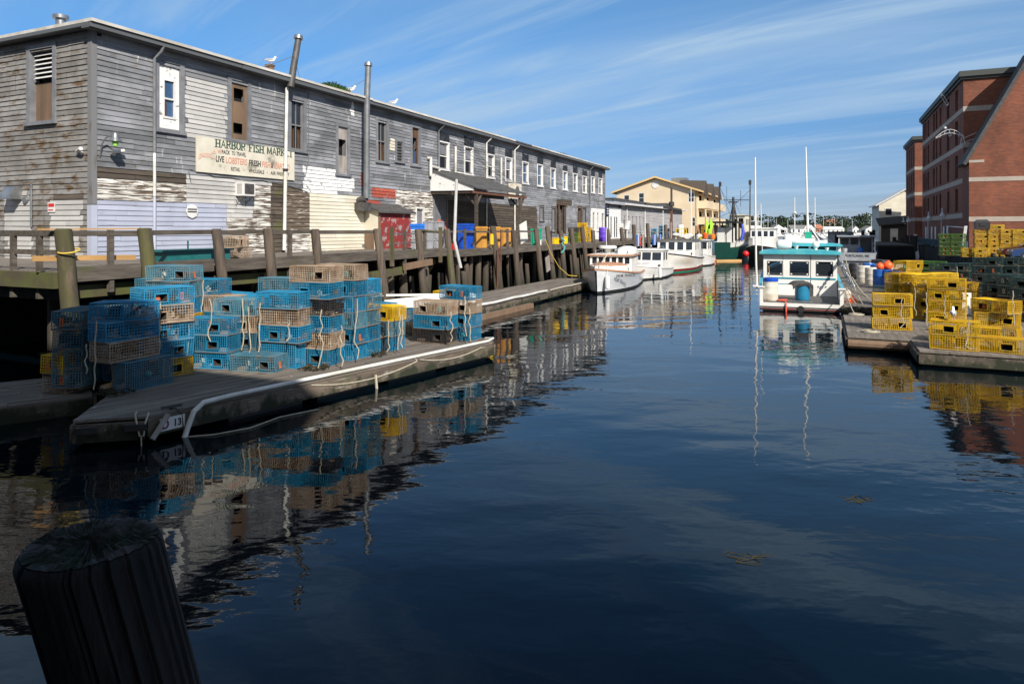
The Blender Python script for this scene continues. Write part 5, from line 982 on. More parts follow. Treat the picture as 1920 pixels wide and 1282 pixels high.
def wheelhouse(par, x0, x1, hw, z0, z1, nf, ns, wm='gel_white', roofm='gel_white', fr=.12, wz=(.5, .9), back=True, over=.16, name='wheelhouse', rake=.18, glass='glass', sidefrac=(.08, .92), rth=.09, sh=.0):
    """house: front at x1 (raked), windows nf in front, ns on each side"""
    q = MB(); ht = z1 - z0; g = MB(); th = .06
    def wins_(wd, n, lo, hi, gap): cell = (hi - lo) * wd / n; return [(lo * wd + cell * i + gap / 2, lo * wd + cell * (i + 1) - gap / 2, wz[0] * ht, wz[1] * ht) for i in range(n)]
    hf = wins_(2 * hw, nf, .03, .97, fr); upf = V((-rake, 0, ht)).normalized(); hl = math.hypot(rake, ht) ; sc_ = hl / ht
    hf = [(a, b, c * sc_, d * sc_) for a, b, c, d in hf]
    q.panel((x1, -hw, z0), (0, 1, 0), upf, (-1, 0, 0), 2 * hw, hl, th, hf)
    for a, b, c, d in hf: g.add([V((x1 - .035, -hw + a, z0)) + upf * c, V((x1 - .035, -hw + b, z0)) + upf * c, V((x1 - .035, -hw + b, z0)) + upf * d, V((x1 - .035, -hw + a, z0)) + upf * d], [(0, 1, 2, 3)])
    wd = x1 - rake - x0
    for s in (1, -1):
        hs = wins_(wd, ns, sidefrac[0], sidefrac[1], fr * .8) if ns else []
        q.panel((x0, s * (hw - .003), z0), (1, 0, 0), (0, 0, 1), (0, -s, 0), wd, ht, th, hs)
        q.add([(x1 - rake, s * (hw - .003), z0), (x1, s * (hw - .003), z0), (x1 - rake, s * (hw - .003), z1)], [(0, 1, 2)])
        for a, b, c, d in hs: g.add([(x0 + a, s * (hw - .04), z0 + c), (x0 + b, s * (hw - .04), z0 + c), (x0 + b, s * (hw - .04), z0 + d), (x0 + a, s * (hw - .04), z0 + d)], [(0, 1, 2, 3)])
    o = q.build(name, wm, par); g.build('pane', glass, o)
    if back:
        q = MB(); q.panel((x0, -hw + .06, z0), (0, 1, 0), (0, 0, 1), (1, 0, 0), 2 * hw - .12, ht, .04, [(.2, .8, .5 * ht, .88 * ht), (hw, hw + .65, .02, .86 * ht)]); q.build('back_bulkhead', wm, o)
    q = MB(); n = 8
    q.ring([[V((x, y, z1 + sh * 0 + rth * (1 - (y / (hw + over)) ** 2) * .9 + .004)) for y in [-(hw + over) + 2 * (hw + over) * k / n for k in range(n + 1)]] + [V((x, hw + over, z1 - .05)), V((x, -hw - over, z1 - .05))] for x in (x0 - over * 1.5, x1 - rake + over * 1.2)]); q.build('roof', roofm, o)
    return o
def lobster_boat(lab, loc, rz, L, B, zs, zb, hm, boots, railm, grp='white boats moored along the wharf', name='lobster_boat', dm='deck_grey', inm='gel_white', **k):
    o = thing(name, lab, 'boat', loc, rz, grp); h, d, r, sheer, half = hull(L, B, zs, zb, **k)
    h.build('hull', [hm, *boots], o); d.build('deck', [dm, inm], o); r.build('gunwale', railm, o); return o, sheer, half
def fender(par_loc, lab, m='gel_white', s=1.0):
    q = MB(); q.lathe([(.03, -.38), (.11, -.34), (.13, -.2), (.13, .2), (.11, .34), (.04, .38)], 12); q.cyl((0, 0, .38), (0, 0, 1.0), .012, .012, 5); o = q.build('fender', m); o.location = par_loc; o.scale = (s, s, s); tag(o, lab, 'fender')
# boat 1: white with tan trim, bow towards the viewer
b1, sh, hf = lobster_boat('white boat with tan gunwale and tan-edged house, nearest of the moored boats', W(27.1, 8.8), WB + R(7), 10.8, 3.2, .74, 1.36, 'gel_grey', ('boot_dark', 'boot_green'), 'trim_tan', tw=.86, flare=.35, rake=.35, u_fd=.36)
q = MB(); q.ring([[V((x, y, z)) for y, z in ((-w_, .7), (-w_, zt), (-w_ * .6, zt + .08), (w_ * .6, zt + .08), (w_, zt), (w_, .7))] for x, w_, zt in ((-.5, 1.25, 1.36), (1.3, 1.15, 1.38), (2.6, .8, 1.40), (3.4, .42, 1.37))]); tk = q.build('trunk_cabin', 'gel_white', b1)
q = MB(); q.ring([[V((x, y, z)) for y, z in ((-w_, zt), (-w_ * .6, zt + .12), (w_ * .6, zt + .12), (w_, zt), (w_, zt - .05), (-w_, zt - .05))] for x, w_, zt in ((.9, 1.1, 1.41), (1.5, 1.05, 1.42), (2.5, .74, 1.43), (3.2, .42, 1.40))]); q.box(1.0, 1.9, -.32, .32, 1.5, 1.56); q.build('trunk_top', 'trim_tan', tk)
q = MB(); q.box(1.0, 1.08, 1.16, 1.2, 1.1, 1.22); build_each(q, 'porthole', 'glass', tk)
wheelhouse(b1, -2.6, .55, 1.28, .72, 1.98, 6, 3, wz=(.56, .88), roofm='gel_white', fr=.11, rake=.1, over=.12, rth=.05, sidefrac=(.35, .98))
q = MB(); q.box(-2.82, .64, -1.42, -1.385, 1.91, 1.99); q.box(-2.82, .64, 1.385, 1.42, 1.91, 1.99); q.box(.605, .64, -1.385, 1.385, 1.91, 1.99); build_each(q, 'roof_rim', 'trim_tan', b1)
q = MB(); q.lathe([(.62, 0), (.66, .05), (.64, .16), (.5, .2)], 20, c=(-1.4, -.5, 2.30), sx=.9, sy=.9); q.cyl((-1.4, -.5, 1.95), (-1.4, -.5, 2.30), .2); q.build('radar_dome', 'gel_white', b1)
q = MB(); q.ring([[V((x, y * w_ * .85 + .82, 2.02 + z * h_ * .66)) for y, z in ((-1, 0), (-1, .55), (-.75, .85), (-.3, 1), (.3, 1), (.75, .85), (1, .55), (1, 0))] for x, w_, h_ in ((-2.3, .45, .35), (-2.1, .62, .62), (-1.2, .68, .72), (-.2, .66, .70), (.1, .5, .5))]); q.build('raft_canister', 'gel_white', b1)
q = MB(); q.box(-3.0, -2.6, .2, .8, .9, 1.35); q.build('engine_box', 'deck_grey', b1)
q = MB(); q.tube([(3.5, .3, 1.5), (1.6, .2, 1.7), (.5, .1, 2.05), (.0, 0, 2.3)], .01, 4); q.build('rigging', 'rope_pale', b1)
text('HELMI  FRANCES', .21, 'ink_dark', b1, Matrix.Translation((4.2, .93, .86)) @ Matrix.Rotation(R(146), 4, 'Z') @ Matrix.Rotation(R(88), 4, 'X'), .004, .004)
fender(W(22.3, 9.95, .62), 'white fender hanging at the bow of the nearest white boat')
# boat 2
b2, sh, hf = lobster_boat('small white boat with big windscreen between the tan-trimmed boat and the larger white boat', W(36.0, 8.75), WB, 8.2, 3.0, .62, 1.08, 'gel_white', ('boot_dark', 'boot_red'), 'gel_white', tw=.85, flare=.3, u_fd=.45)
q = MB(); q.ring([[V((x, y, z)) for y, z in ((-w_, .6), (-w_, zt), (w_, zt), (w_, .6))] for x, w_, zt in ((-.6, 1.15, 1.12), (1.4, 1.0, 1.12), (2.7, .5, 1.06))]); tk = q.build('trunk_cabin', 'gel_white', b2); q = MB()
for x in (.2, .55): q.box(x, x + .16, 1.13 - .05 * x, 1.17 - .05 * x, .84, 1.0)
build_each(q, 'porthole', 'glass', tk)
wheelhouse(b2, -2.3, -.1, 1.2, .7, 2.02, 3, 2, wz=(.42, .86), fr=.09, rake=.3, over=.1)
fender(W(33.6, 10.35, .5), 'pale fender hanging on the side of the small white boat', s=.9)
# boat 3
b3, sh, hf = lobster_boat('large white boat with four windscreen panes and a red and green waterline stripe', W(46.1, 8.95), WB + R(1), 11.5, 3.8, .95, 1.65, 'hull_white', ('boot_red', 'boot_green'), 'black_paint', tw=.85, flare=.45, boot=(.30, .1), u_fd=.45)
q = MB(); q.ring([[V((x, y, z)) for y, z in ((-w_, 1.2), (-w_, zt), (-w_ * .7, zt + .08), (w_ * .7, zt + .08), (w_, zt), (w_, 1.2))] for x, w_, zt in ((-1, 1.5, 1.68), (1.4, 1.35, 1.7), (3.4, .7, 1.72))]); tk = q.build('trunk_cabin', 'gel_white', b3); q = MB()
for x in (-.3, .4): q.box(x, x + .2, 1.42, 1.51, 1.36, 1.56)
build_each(q, 'porthole', 'glass', tk)
wheelhouse(b3, -3.2, .0, 1.6, 1.0, 2.62, 4, 3, wz=(.47, .88), roofm='deck_grey', fr=.22, rake=.22)
q = MB(); q.tube([(-2.7, .9, 2.6), (-2.7, .9, 7.2)], .035, 6); build_each(q, 'antenna', 'gel_white', b3); q = MB(); q.tube([(-.6, -1.2, 2.6), (-.6, -1.2, 5.2)], .025, 6); build_each(q, 'antenna', 'gel_white', b3)
q = MB(); q.cyl((-1.2, -.2, 2.6), (-1.2, -.2, 3.0), .06); q.lathe([(.3, 0), (.34, .06), (.3, .2), (.1, .25)], 14, c=(-1.2, -.2, 2.98)); q.build('radar_dome', 'gel_white', b3)
q = MB(); q.ring([[V((x, .8 + .32 * math.cos(a), 2.95 + .25 * math.sin(a))) for a in [k * math.pi / 5 for k in range(10)]] for x in (-2.5, -1.3)]); q.build('raft_canister', 'gel_white', b3)
q = MB()
for x in (-3.6, -4.4, -5.2): q.tube([(x, 1.55, 1.0), (x, 1.55, 2.2)], .03, 6)
q.tube([(-3.5, 1.55, 2.2), (-5.3, 1.5, 2.2)], .03, 6); build_each(q, 'stern_rail', 'galv', b3)
# boat 4, small white, behind
b4, sh, hf = lobster_boat('small white boat moored just astern of the large white boat, by the green trawler', W(55.2, 9.3), WB - R(3), 7.0, 2.6, .8, 1.45, 'gel_white', ('boot_dark', 'boot_dark'), 'gel_white', u_fd=.45)
wheelhouse(b4, -1.8, .3, 1.05, .9, 2.5, 3, 2, wz=(.45, .86), fr=.1)
for (dt, dn, dz, m, r, lab) in ((-.5, .9, 2.9, 'buoy_orange', .28, 'orange round buoy hung beside the green trawler'), (-.3, .5, 2.6, 'buoy_yellow', .22, 'yellow buoy among the floats beside the green trawler'), (.2, 1.2, 3.3, 'buoy_lime', .25, 'lime green float high in the cluster beside the green trawler'), (.1, .2, 2.75, 'gel_white', .3, 'white float in the cluster beside the green trawler'), (.4, 1.5, 2.8, 'vest_orange', .24, 'salmon orange float at the right of the cluster beside the trawler')):
    q = MB(); q.lathe([(.02, r * 1.2), (r * .5, r * 1.05), (r, .2), (r * .8, -r * .8), (.05, -r)], 12); o = q.build('net_float', m); o.location = W(55.5 + dt, 9.2 + dn, dz); tag(o, lab, 'float', 'floats beside the green trawler')
for (dt, dn, lab, m) in ((.3, .7, 'lime green pennant flag on a high-flyer pole beside the trawler', 'buoy_lime'), (.6, 1.1, 'second lime pennant beside the trawler, hanging lower', 'buoy_lime')):
    o = thing('flag_buoy', lab, 'flag', W(56 + dt, 9.2 + dn, 1.2), 0); q = MB(); q.tube([(0, 0, 0), (0, 0, 3.6)], .03, 6); q.build('pole', 'steel_dark', o); q = MB(); q.add([(0, 0, 3.5), (.35, .05, 2.9), (.1, 0, 1.9), (0, 0, 2.0), (0, .03, 3.5), (.35, .08, 2.9), (.1, .03, 1.9), (0, .03, 2.0)], [(0, 1, 2, 3), (7, 6, 5, 4), (0, 4, 5, 1), (1, 5, 6, 2), (2, 6, 7, 3), (3, 7, 4, 0)]); q.build('flag', m, o)
# green trawler, stern towards the viewer
tr, sh, hf = lobster_boat('green steel trawler with black gantry and tall masts, seen from its stern', G(1358, 487, 0) + V((DX, DY, 0)) * 8 + V((.5, 0, 0)), WR - R(5), 16, 2.0, 2.05, 2.6, 'trawler_green', ('trawler_green', 'boot_dark', 'gel_white'), 'gel_white', name='trawler', grp=None, topband=True, tw=.95, u_fd=.45, dk_aft=1.2)
q = MB()
for s in (1, -1): q.beam((-7.2, s * 1.0, 2.0), (-7.2, s * 1.0, 4.3), .14, .14); q.beam((-3.5, s * 1.0, 2.0), (-3.5, s * 1.0, 4.3), .14, .14)
q.box(-7.5, -3.2, -1.5, 1.5, 4.3, 4.5); build_each(q, 'gantry', 'black_paint', tr)
q = MB(); q.box(-6.2, -5.2, -.85, -.1, 1.3, 3.8); q.build('net_drum_housing', 'gel_white', tr); q = MB(); q.box(-6.6, -5.4, .05, .9, 1.3, 3.75); q.build('winch_housing', 'gel_white', tr)
wheelhouse(tr, .5, 4.2, 1.0, 2.0, 5.4, 3, 3, wm='cream_paint', roofm='tote_green' if False else 'cream_paint', wz=(.62, .85), fr=.2, rake=.1)
for s, zt in ((1.75, 9.5), (-1.9, 9.6)):
    q = MB(); q.tube([(-1.5, s, 2.2), (-1.5, s * 1.02, zt - .5), (-1.5, s * 1.03, zt)], [.09, .07, .06], 7); q.box(-1.62, -1.38, s - .16, s + .12, zt - .5, zt + .1); q.build('outrigger', 'steel_dark', tr)
q = MB(); q.tube([(-2, 0, 4.4), (-2, -.0, 7.6)], [.2, .14], 8); q.tube([(-2, -.5, 4.4), (-2, -.05, 6.6)], .07, 6); q.tube([(-2, .5, 4.4), (-2, .05, 6.6)], .07, 6); q.tube([(-2, -1.9, 7.2), (-2, 1.2, 7.25)], .05, 6); q.tube([(-2, -.9, 6.4), (-2, -.9, 8.4)], .03, 5); q.tube([(-2, .8, 6.9), (-2, .8, 9.0)], .025, 5); q.box(-2.2, -1.8, -.5, .5, 6.9, 7.05); q.build('mast', 'steel_dark', tr)
q = MB()
for p in (((-2, 0, 7.5), (-7.3, 1.6, 4.5)), ((-2, 0, 7.5), (-7.3, -1.6, 4.5)), ((-2, 0, 6.5), (-1.5, -1.9, 8.4)), ((-2, 0, 6.0), (-1.5, 1.75, 8.8)), ((-1.5, 1.75, 9), (2, 1.2, 5.4)), ((-2, 0, 5.9), (-6, 2.6, 4.2)), ((-2, 0, 7.3), (3, 0, 5.4))): q.tube(list(p), .022, 4)
build_each(q, 'rigging', 'steel_dark', tr)
q = MB(); q.tube([(-5.5, -1.75, 4.2), (-5.6, -1.9, 3.2), (-5.9, -1.75, 2.2)], [.12, .2, .14], 8); q.build('furled_tarp', 'tarp_sea', tr)
q = MB(); q.ball((0, 0, 0), .42, n=16); o = q.build('round_buoy', 'buoy_green'); o.location = G(1388, 485, 0) + V((.3, 3, .9)); tag(o, 'bright green round buoy hanging on the trawler\'s side', 'buoy')
q = MB(); q.ball((0, 0, 0), .36, n=16); o = q.build('round_buoy', 'buoy_red'); o.location = G(1399, 489, 0) + V((.3, 1, .75)); tag(o, 'dark red round buoy between the trawler and the black-hulled boat', 'buoy')
rf = thing('timber_raft', 'narrow yellow timber raft with an orange end float at the trawler\'s stern', 'raft', G(1341, 490, 0), R(18)); q = MB(); q.box(0, 3.3, -.25, .25, -.1, .16); q.build('beam', 'new_wood', rf); q = MB(); q.ball((-.12, 0, .15), .22); q.build('end_float', 'buoy_orange', rf)
# black-hulled boat and the others beyond
b5, sh, hf = lobster_boat('black-hulled boat with white house, bow on, right of the green trawler', G(1413, 487, 0) + V((DX, DY, 0)) * 5 + V((.6, 0, 0)), WB - R(1), 11, 3.6, 1.0, 1.75, 'hull_black', ('boot_dark', 'boot_dark'), 'gel_white', grp=None, u_fd=.35, inm='gel_white')
q = MB(); q.ring([[V((x, y, z)) for y, z in ((-w_, 1.0), (-w_, zt), (w_, zt), (w_, 1.0))] for x, w_, zt in ((-1.5, 1.6, 2.5), (2.4, 1.35, 2.6), (3.9, .7, 2.5))]); q.build('raised_bow_cabin', 'gel_white', b5); wheelhouse(b5, -3.5, -.3, 1.5, 1.4, 3.7, 4, 3, wz=(.55, .85), fr=.22)
b8, sh, hf = lobster_boat('white motor yacht with flybridge beyond the trawler', G(1412, 452, 0) + V((2, 6, 0)), WB - R(8), 15, 4.6, 1.6, 2.6, 'gel_white', ('boot_dark', 'boot_dark'), 'gel_white', grp=None, name='motor_yacht', u_fd=.3)
wheelhouse(b8, -5, 2.5, 1.9, 1.8, 4.1, 3, 4, wz=(.35, .75), fr=.25, name='saloon'); q = MB(); q.box(-4, .5, -1.7, 1.7, 4.15, 4.9); q.box(-4, .8, -1.9, 1.9, 6.2, 6.35)
for x in (-3.8, .4):
    for s in (-1.6, 1.6): q.beam((x, s, 4.9), (x, s, 6.2), .1, .1)
q.build('flybridge', 'gel_white', b8); q = MB(); q.tube([(-2, 0, 6.3), (-2, 0, 8)], .08, 6); q.tube([(-2.3, 1.2, 6.3), (-2.3, 1.2, 9.5)], .04, 5); q.build('mast', 'gel_white', b8)
b9, sh, hf = lobster_boat('small boat with bright red hull far out beyond the antenna', G(1451, 463, 0), WB + R(70), 6.5, 2.2, .9, 1.5, 'boat_red', ('boat_red', 'boot_dark'), 'gel_white', grp=None)
wheelhouse(b9, -1.5, .5, .9, 1.0, 2.5, 2, 2, wz=(.4, .8), fr=.1)

# ---- teal and white lobster boat, stern to the viewer
SB = G(1501.5, 585, 0); TD = V((math.cos(WR + R(2.5)), math.sin(WR + R(2.5)), 0)); tb = thing('teal_lobster_boat', 'white lobster boat with teal roofs, open stern towards the viewer', 'boat', SB + TD * 5.25, WR + R(2.5))
L = 10.5; h, d, r, sheer, half = hull(L, 3.5, 1.02, 1.9, tw=.94, dk_aft=.37, u_fd=.62, boot=(.14, .02)); 
# open the transom: drop its upper faces
keep = [(f, m, a) for f, m, a in zip(h.f, h.m, h.a) if not (m == 0 and all(abs(h.v[i][0] + L / 2) < .02 for i in f))]
h.f, h.m, h.a = [k[0] for k in keep], [k[1] for k in keep], [k[2] for k in keep]
h.build('hull', ['gel_white', 'boot_red', 'boot_dark'], tb); d.build('deck', ['deck_grey', 'gel_white'], tb); r.build('gunwale', 'teal_paint', tb)
hw = half(0); q = MB(); q.box(-L / 2 - .05, -L / 2 + .1, -hw, hw, .14, .36); q.box(-L / 2 - .04, -L / 2 + .08, -hw, -hw + .14, .36, 1.0); q.box(-L / 2 - .04, -L / 2 + .08, hw - .14, hw, .36, 1.0); q.box(-L / 2 - .09, -L / 2 + .1, -hw - .08, -hw + .2, 1.0, 1.06); q.box(-L / 2 - .09, -L / 2 + .1, hw - .2, hw + .08, 1.0, 1.06); q.build('transom', 'gel_white', tb)
q = MB(); q.box(-L / 2 - .07, -L / 2 - .052, -hw, hw, .17, .21); q.box(-L / 2 - .075, -L / 2 - .052, -hw, hw, .04, .09); build_each(q, 'rubbing_strip', 'boot_dark', tb); q = MB(); q.box(-L / 2 - .068, -L / 2 - .052, -hw, hw, .092, .13); q.build('boot_stripe', 'boot_red', tb)
q = MB(); q.cyl((-L / 2 - .1, 0, .13), (-L / 2 - .05, 0, .13), .14, .14, 14); q.build('exhaust_outlet', 'black_rubber', tb)
# house
bx = -L / 2 + 3.75; HW = 1.62; z0, z1 = .37, 2.42
q = MB(); wn = [(.20, .83, .98, 1.60), (1.22, 2.0, .98, 1.60), (2.36, 3.04, .98, 1.60)]
def rnd_holes(hs, c=.07): return [x for a, b, lo, hi in hs for x in ((a, b, lo + c, hi - c), (a + c, b - c, lo, lo + c), (a + c, b - c, hi - c, hi))]
q.panel((bx, HW, z0), (0, -1, 0), (0, 0, 1), (1, 0, 0), 2 * HW, z1 - z0, .05, rnd_holes(wn))
for s in (1, -1): q.panel((bx + .05, s * (HW - .0), z0), (1, 0, 0), (0, 0, 1), (0, -s, 0), 3.4, z1 - z0, .05, [(.5, 1.5, 1.0, 1.65), (1.8, 3.0, 1.0, 1.65)])
q.panel((bx + 3.45, -HW, z0), (0, 1, 0), (0, 0, 1), (-1, 0, 0), 2 * HW, z1 - z0, .05, [(.15, 1.0, 1.0, 1.7), (1.15, 2.05, 1.0, 1.7), (2.2, 3.1, 1.0, 1.7)])
ho = q.build('house', 'gel_white', tb)
q = MB()
for a, b, lo, hi in wn:
    for (ra, rb) in (((a - .03, lo - .03), (b + .03, lo)), ((a - .03, hi), (b + .03, hi + .03)), ((a - .03, lo), (a, hi)), ((b, lo), (b + .03, hi))): q.box(bx - .012, bx + .02, HW - rb[0], HW - ra[0], z0 + ra[1], z0 + rb[1])
q.build('window_frame', 'black_rubber', ho); q = MB(); q.box(bx + .045, bx + .05, -HW + .1, -.5, z0 + .9, z0 + 1.65); q.build('pane', 'glass', ho)
q = MB(); q.box(bx - .012, bx - .002, -HW + .06, HW - .1, z0 + .77, z0 + .85); q.box(bx - .012, bx - .002, -.55, .95, z0 + .52, z0 + .55); build_each(q, 'stripe', 'teal_stripe', ho)
q = MB(); q.box(bx - .015, bx - .002, -.50, -.47, z0 + .02, z1 - .1); q.box(bx - .01, bx - .002, .73, .745, z0 + .8, z1 - .1); q.build('door_seam', 'trim_grey', ho)
q = MB(); q.box(bx - .05, bx, -.6, -.36, z0 + .03, z0 + .42); q.cyl((bx - .03, -.82, z0 + .45), (bx, -.82, z0 + .45), .03); q.cyl((bx - .03, -1.14, z0 + .45), (bx, -1.14, z0 + .45), .03); q.build('fitting', 'stove_pipe', ho)
q = MB(); n = 10; q.ring([[V((x, y, z1 + .02 + .12 * (1 - (y / 1.8) ** 2))) for y in [-1.8 + 3.6 * k / n for k in range(n + 1)]] + [V((x, 1.8, z1 - .08)), V((x, -1.8, z1 - .08))] for x in (bx - .25, bx + 3.6)]); q.build('roof', 'teal_paint', tb)
q = MB(); q.box(bx - .12, bx - .02, .85, 1.15, z1 - .14, z1 - .06); q.build('deck_light', 'gel_white', tb)
# pilot canopy ahead and above, on posts
q = MB(); q.ring([[V((x, y, 2.76 + .08 * (1 - ((y + .58) / 1.4) ** 2))) for y in [-1.98 + 2.8 * k / 8 for k in range(9)]] + [V((x, .82, 2.68)), V((x, -1.98, 2.68))] for x in (bx + 2.0, bx + 5.4)]); up = q.build('upper_roof', 'teal_paint', tb)
q = MB()
for y in (-1.85, -.5, .7): q.beam((bx + 2.2, y, 2.3), (bx + 2.2, y, 2.69), .12, .10); q.beam((bx + 5.1, y, 2.0), (bx + 5.1, y, 2.69), .08, .1)
build_each(q, 'post', 'gel_white', up); q = MB(); q.box(bx + 3.6, bx + 3.65, -1.8, .6, 2.3, 2.66); q.build('pane', 'glass_blue', up); q = MB(); q.box(bx + 2.2, bx + 2.6, -1.3, -.9, 2.82, 2.98); q.build('roof_hatch', 'gel_white', up)
q = MB(); q.ball((bx + .5, -.72, z1 + .36), .17, n=14); q.cyl((bx + .5, -.72, z1 + .1), (bx + .5, -.72, z1 + .25), .07); q.build('satellite_dome', 'gel_white', tb); q = MB(); q.lathe([(.05, 0), (.12, .18), (.13, .2)], 10, c=(bx + .4, .15, z1 + .12)); q.lathe([(.05, 0), (.10, .14)], 10, c=(bx + .3, -1.2, z1 + .1)); q.build('horn', 'gel_white', tb)
def canister(y0, y1, z, xx, nm='raft_canister'):
    q = MB(); rr = .24; n = 12
    ys = [y0, y0 + .05, y0 + .12, (y0 + y1) / 2 - .01, (y0 + y1) / 2 + .01, y1 - .12, y1 - .05, y1]; rs = [.5, .85, 1, 1, 1, 1, .85, .5]
    q.ring([[V((xx + rr * k_ * math.cos(a), y, z + rr * k_ * math.sin(a))) for a in [2 * math.pi * k / n for k in range(n)]] for y, k_ in zip(ys, rs)]); q.build(nm, 'gel_white', tb)
canister(.35, 1.05, 2.78, bx + .7); canister(.05, .72, 3.0, bx + 1.6); q = MB(); q.box(bx + .5, bx + .9, .45, .95, 2.48, 2.56); q.box(bx + 2.1, bx + 2.9, -.6, .75, 2.92, 3.2) if False else None; q.build('raft_cradle', 'galv', tb)
q = MB(); q.box(bx + 2.0, bx + 3.0, -.75, .1, 2.84, 3.06); q.build('cushion_box', 'gel_white', tb)
# mast with A-frame
mx_, my = bx + 2.9, -.45
q = MB(); q.tube([(mx_, my + .0, 2.8), (mx_, my + .05, 4.3), (mx_, my + .12, 7.75)], [.065, .055, .03], 8); q.build('mast', 'gel_white', tb); q = MB(); q.box(mx_ - .1, mx_ + .1, my - .16, my + .16, 2.8, 3.4); q.build('mast_step', 'tote_green', tb)
q = MB(); q.beam((mx_, my + .62, 2.8), (mx_, my + .05, 3.75), .06, .06); q.beam((mx_, my - .62, 2.8), (mx_, my - .03, 3.75), .06, .06); build_each(q, 'mast_strut', 'gel_white', tb)
q = MB(); q.tube([(-L / 2 + .6, 1.78, .9), (-L / 2 + .6, 1.82, 2.0)], [.045, .045], 7); q.tube([(-L / 2 + .6, 1.82, 2.0), (-L / 2 + .6, 1.85, 4.2), (-L / 2 + .6, 1.86, 6.72)], [.045, .04, .028], 7); q.box(-L / 2 + .5, -L / 2 + .7, 1.6, 1.95, .98, 1.05); build_each(q, 'antenna', 'gel_white', tb)
q = MB(); q.tube([(bx + 1, 1.7, 2.2), (bx + 1, 1.78, 4.8)], .02, 5); build_each(q, 'antenna', 'gel_white', tb)
q = MB(); p0 = (bx + .2, -1.72, 2.1)
for k in range(14): q.ball((bx - .1 - .16 * k, -1.75 - .03 * k, 2.1 - .085 * k + rnd.uniform(-.08, .08)), rnd.uniform(.05, .085), n=8)
q.tube([(bx + .3, -1.7, 2.2), (bx - .8, -1.8, 1.6), (bx - 2.2, -2.1, .9)], .03, 5); q.build('float_line', 'cabin_grey', tb)
# things standing on its deck
def barrel(name, lab, loc, m, r=.29, hh=.88, lid=None, grp=None, bands=True, open_=False):
    o = thing(name, lab, 'barrel', loc, rnd.uniform(0, 3), grp); q = MB(); pr = [(r * .93, 0), (r * .97, .02)]
    for u in (.1, .3, .33, .36, .62, .65, .68, .9): pr.append((r * (1.03 if bands and u in (.33, .65) else 1.0), hh * u))
    pr += [(r * .98, hh * .97), (r * .92, hh)]; q.lathe(pr, 18); q.build('drum', m, o)
    if lid: q = MB(); q.lathe([(r * 1.0, hh * .86), (r * 1.04, hh * .87), (r * 1.04, hh * 1.02), (r * .6, hh * 1.04)], 18); q.build('lid', lid, o)
    return o
tbl = lambda x, y, z: SB + TD * x + V((-TD.y, TD.x, 0)) * y + V((0, 0, z))
barrel('barrel', 'stained white barrel with blue lid in the left of the teal boat\'s stern', tbl(.75, 1.22, .375), 'barrel_white', .31, .98, 'tote_blue')
barrel('barrel', 'teal blue barrel under a dark mat in the middle of the teal boat\'s deck', tbl(1.5, -.08, .375), 'barrel_teal', .31, .80, bands=False)
q = MB(); rows = []; n = 14
def matz(u, v): return .845 - .9 * max(0, abs(u) - .22) ** 1.25 - .8 * max(0, -v - .26) ** 1.1 - .3 * max(0, v - .3) + .012 * math.sin(9 * v + 5 * u)
for i in range(13):
    u = -.46 + .92 * i / 12; rows.append([V((-.02 + max(-.36, v) + (.0 if v > -.36 else .02), u * (1 - .1 * max(0, -v)), matz(u, v))) for v in [-.52 + .85 * k / n for k in range(n + 1)]])
q.ring(rows, 0, False, False, closed=False); q.ring([[p + V((0, 0, .018)) for p in rw] for rw in rows], 0, False, False, closed=False); o = q.build('rubber_mat', 'cloth_dark'); o.location = tbl(1.5, -.0, .36); o.rotation_euler = (0, 0, WR + .35); tag(o, 'dark rubber mat draped over the teal blue barrel', 'mat')
q = MB(); q.tube([tbl(.95, .55, .41), tbl(.8, .75, .41), tbl(.7, .95, .41), tbl(.5, .9, .42), tbl(.35, .7, .41), tbl(.15, .62, .41), tbl(-.02, .6, .40), tbl(-.13, .58, .25), tbl(-.14, .58, -.05)], .032, 7); tag(q.build('red_hose', 'hose_red'), 'red hose running across the teal boat\'s stern into the water', 'hose')
q = MB(); q.lathe([(.42, 0), (.42, .015)], 20); o = q.build('deck_plate', 'galv', loc=tbl(.7, -.1, .372)); o.scale = (.35, 1, 1); o.rotation_euler = (0, 0, WR); tag(o, 'oval metal hatch plate on the teal boat\'s deck', 'hatch')
q = MB(); q.tube([tbl(.7, 1.22, .9), tbl(.75, 1.3, 1.9)], .016, 5); o = q.build('tool_handle', 'new_wood'); tag(o, 'wooden tool handle sticking out of the white barrel', 'tool')
q = MB(); q.ball((0, 0, 0), .24, .24, .26, n=16); q.cyl((0, 0, .22), (0, 0, .34), .06); o = q.build('round_buoy', 'buoy_orange'); o.location = tbl(1.0, -2.05, .35); tag(o, 'orange round fender hanging between the teal boat and the float', 'buoy')
q = MB(); q.tube(sag(tbl(2.4, -1.85, 1.1), G(1612, 578, .42), .12), .022, 5); q.tube(sag(tbl(.1, -1.7, 1.02), G(1603, 590, .42), .1), .022, 5); tag(q.build('mooring_line', 'rope_pale'), 'pale mooring lines from the teal boat to the long float', 'rope')
q = MB(); q.tube(sag(tbl(3.6, -1.9, 2.4), W(17.5, 22.2, .45), .25), .018, 5); tag(q.build('mooring_line', 'rope_pale'), 'long line from the teal boat\'s house down across the float', 'rope')

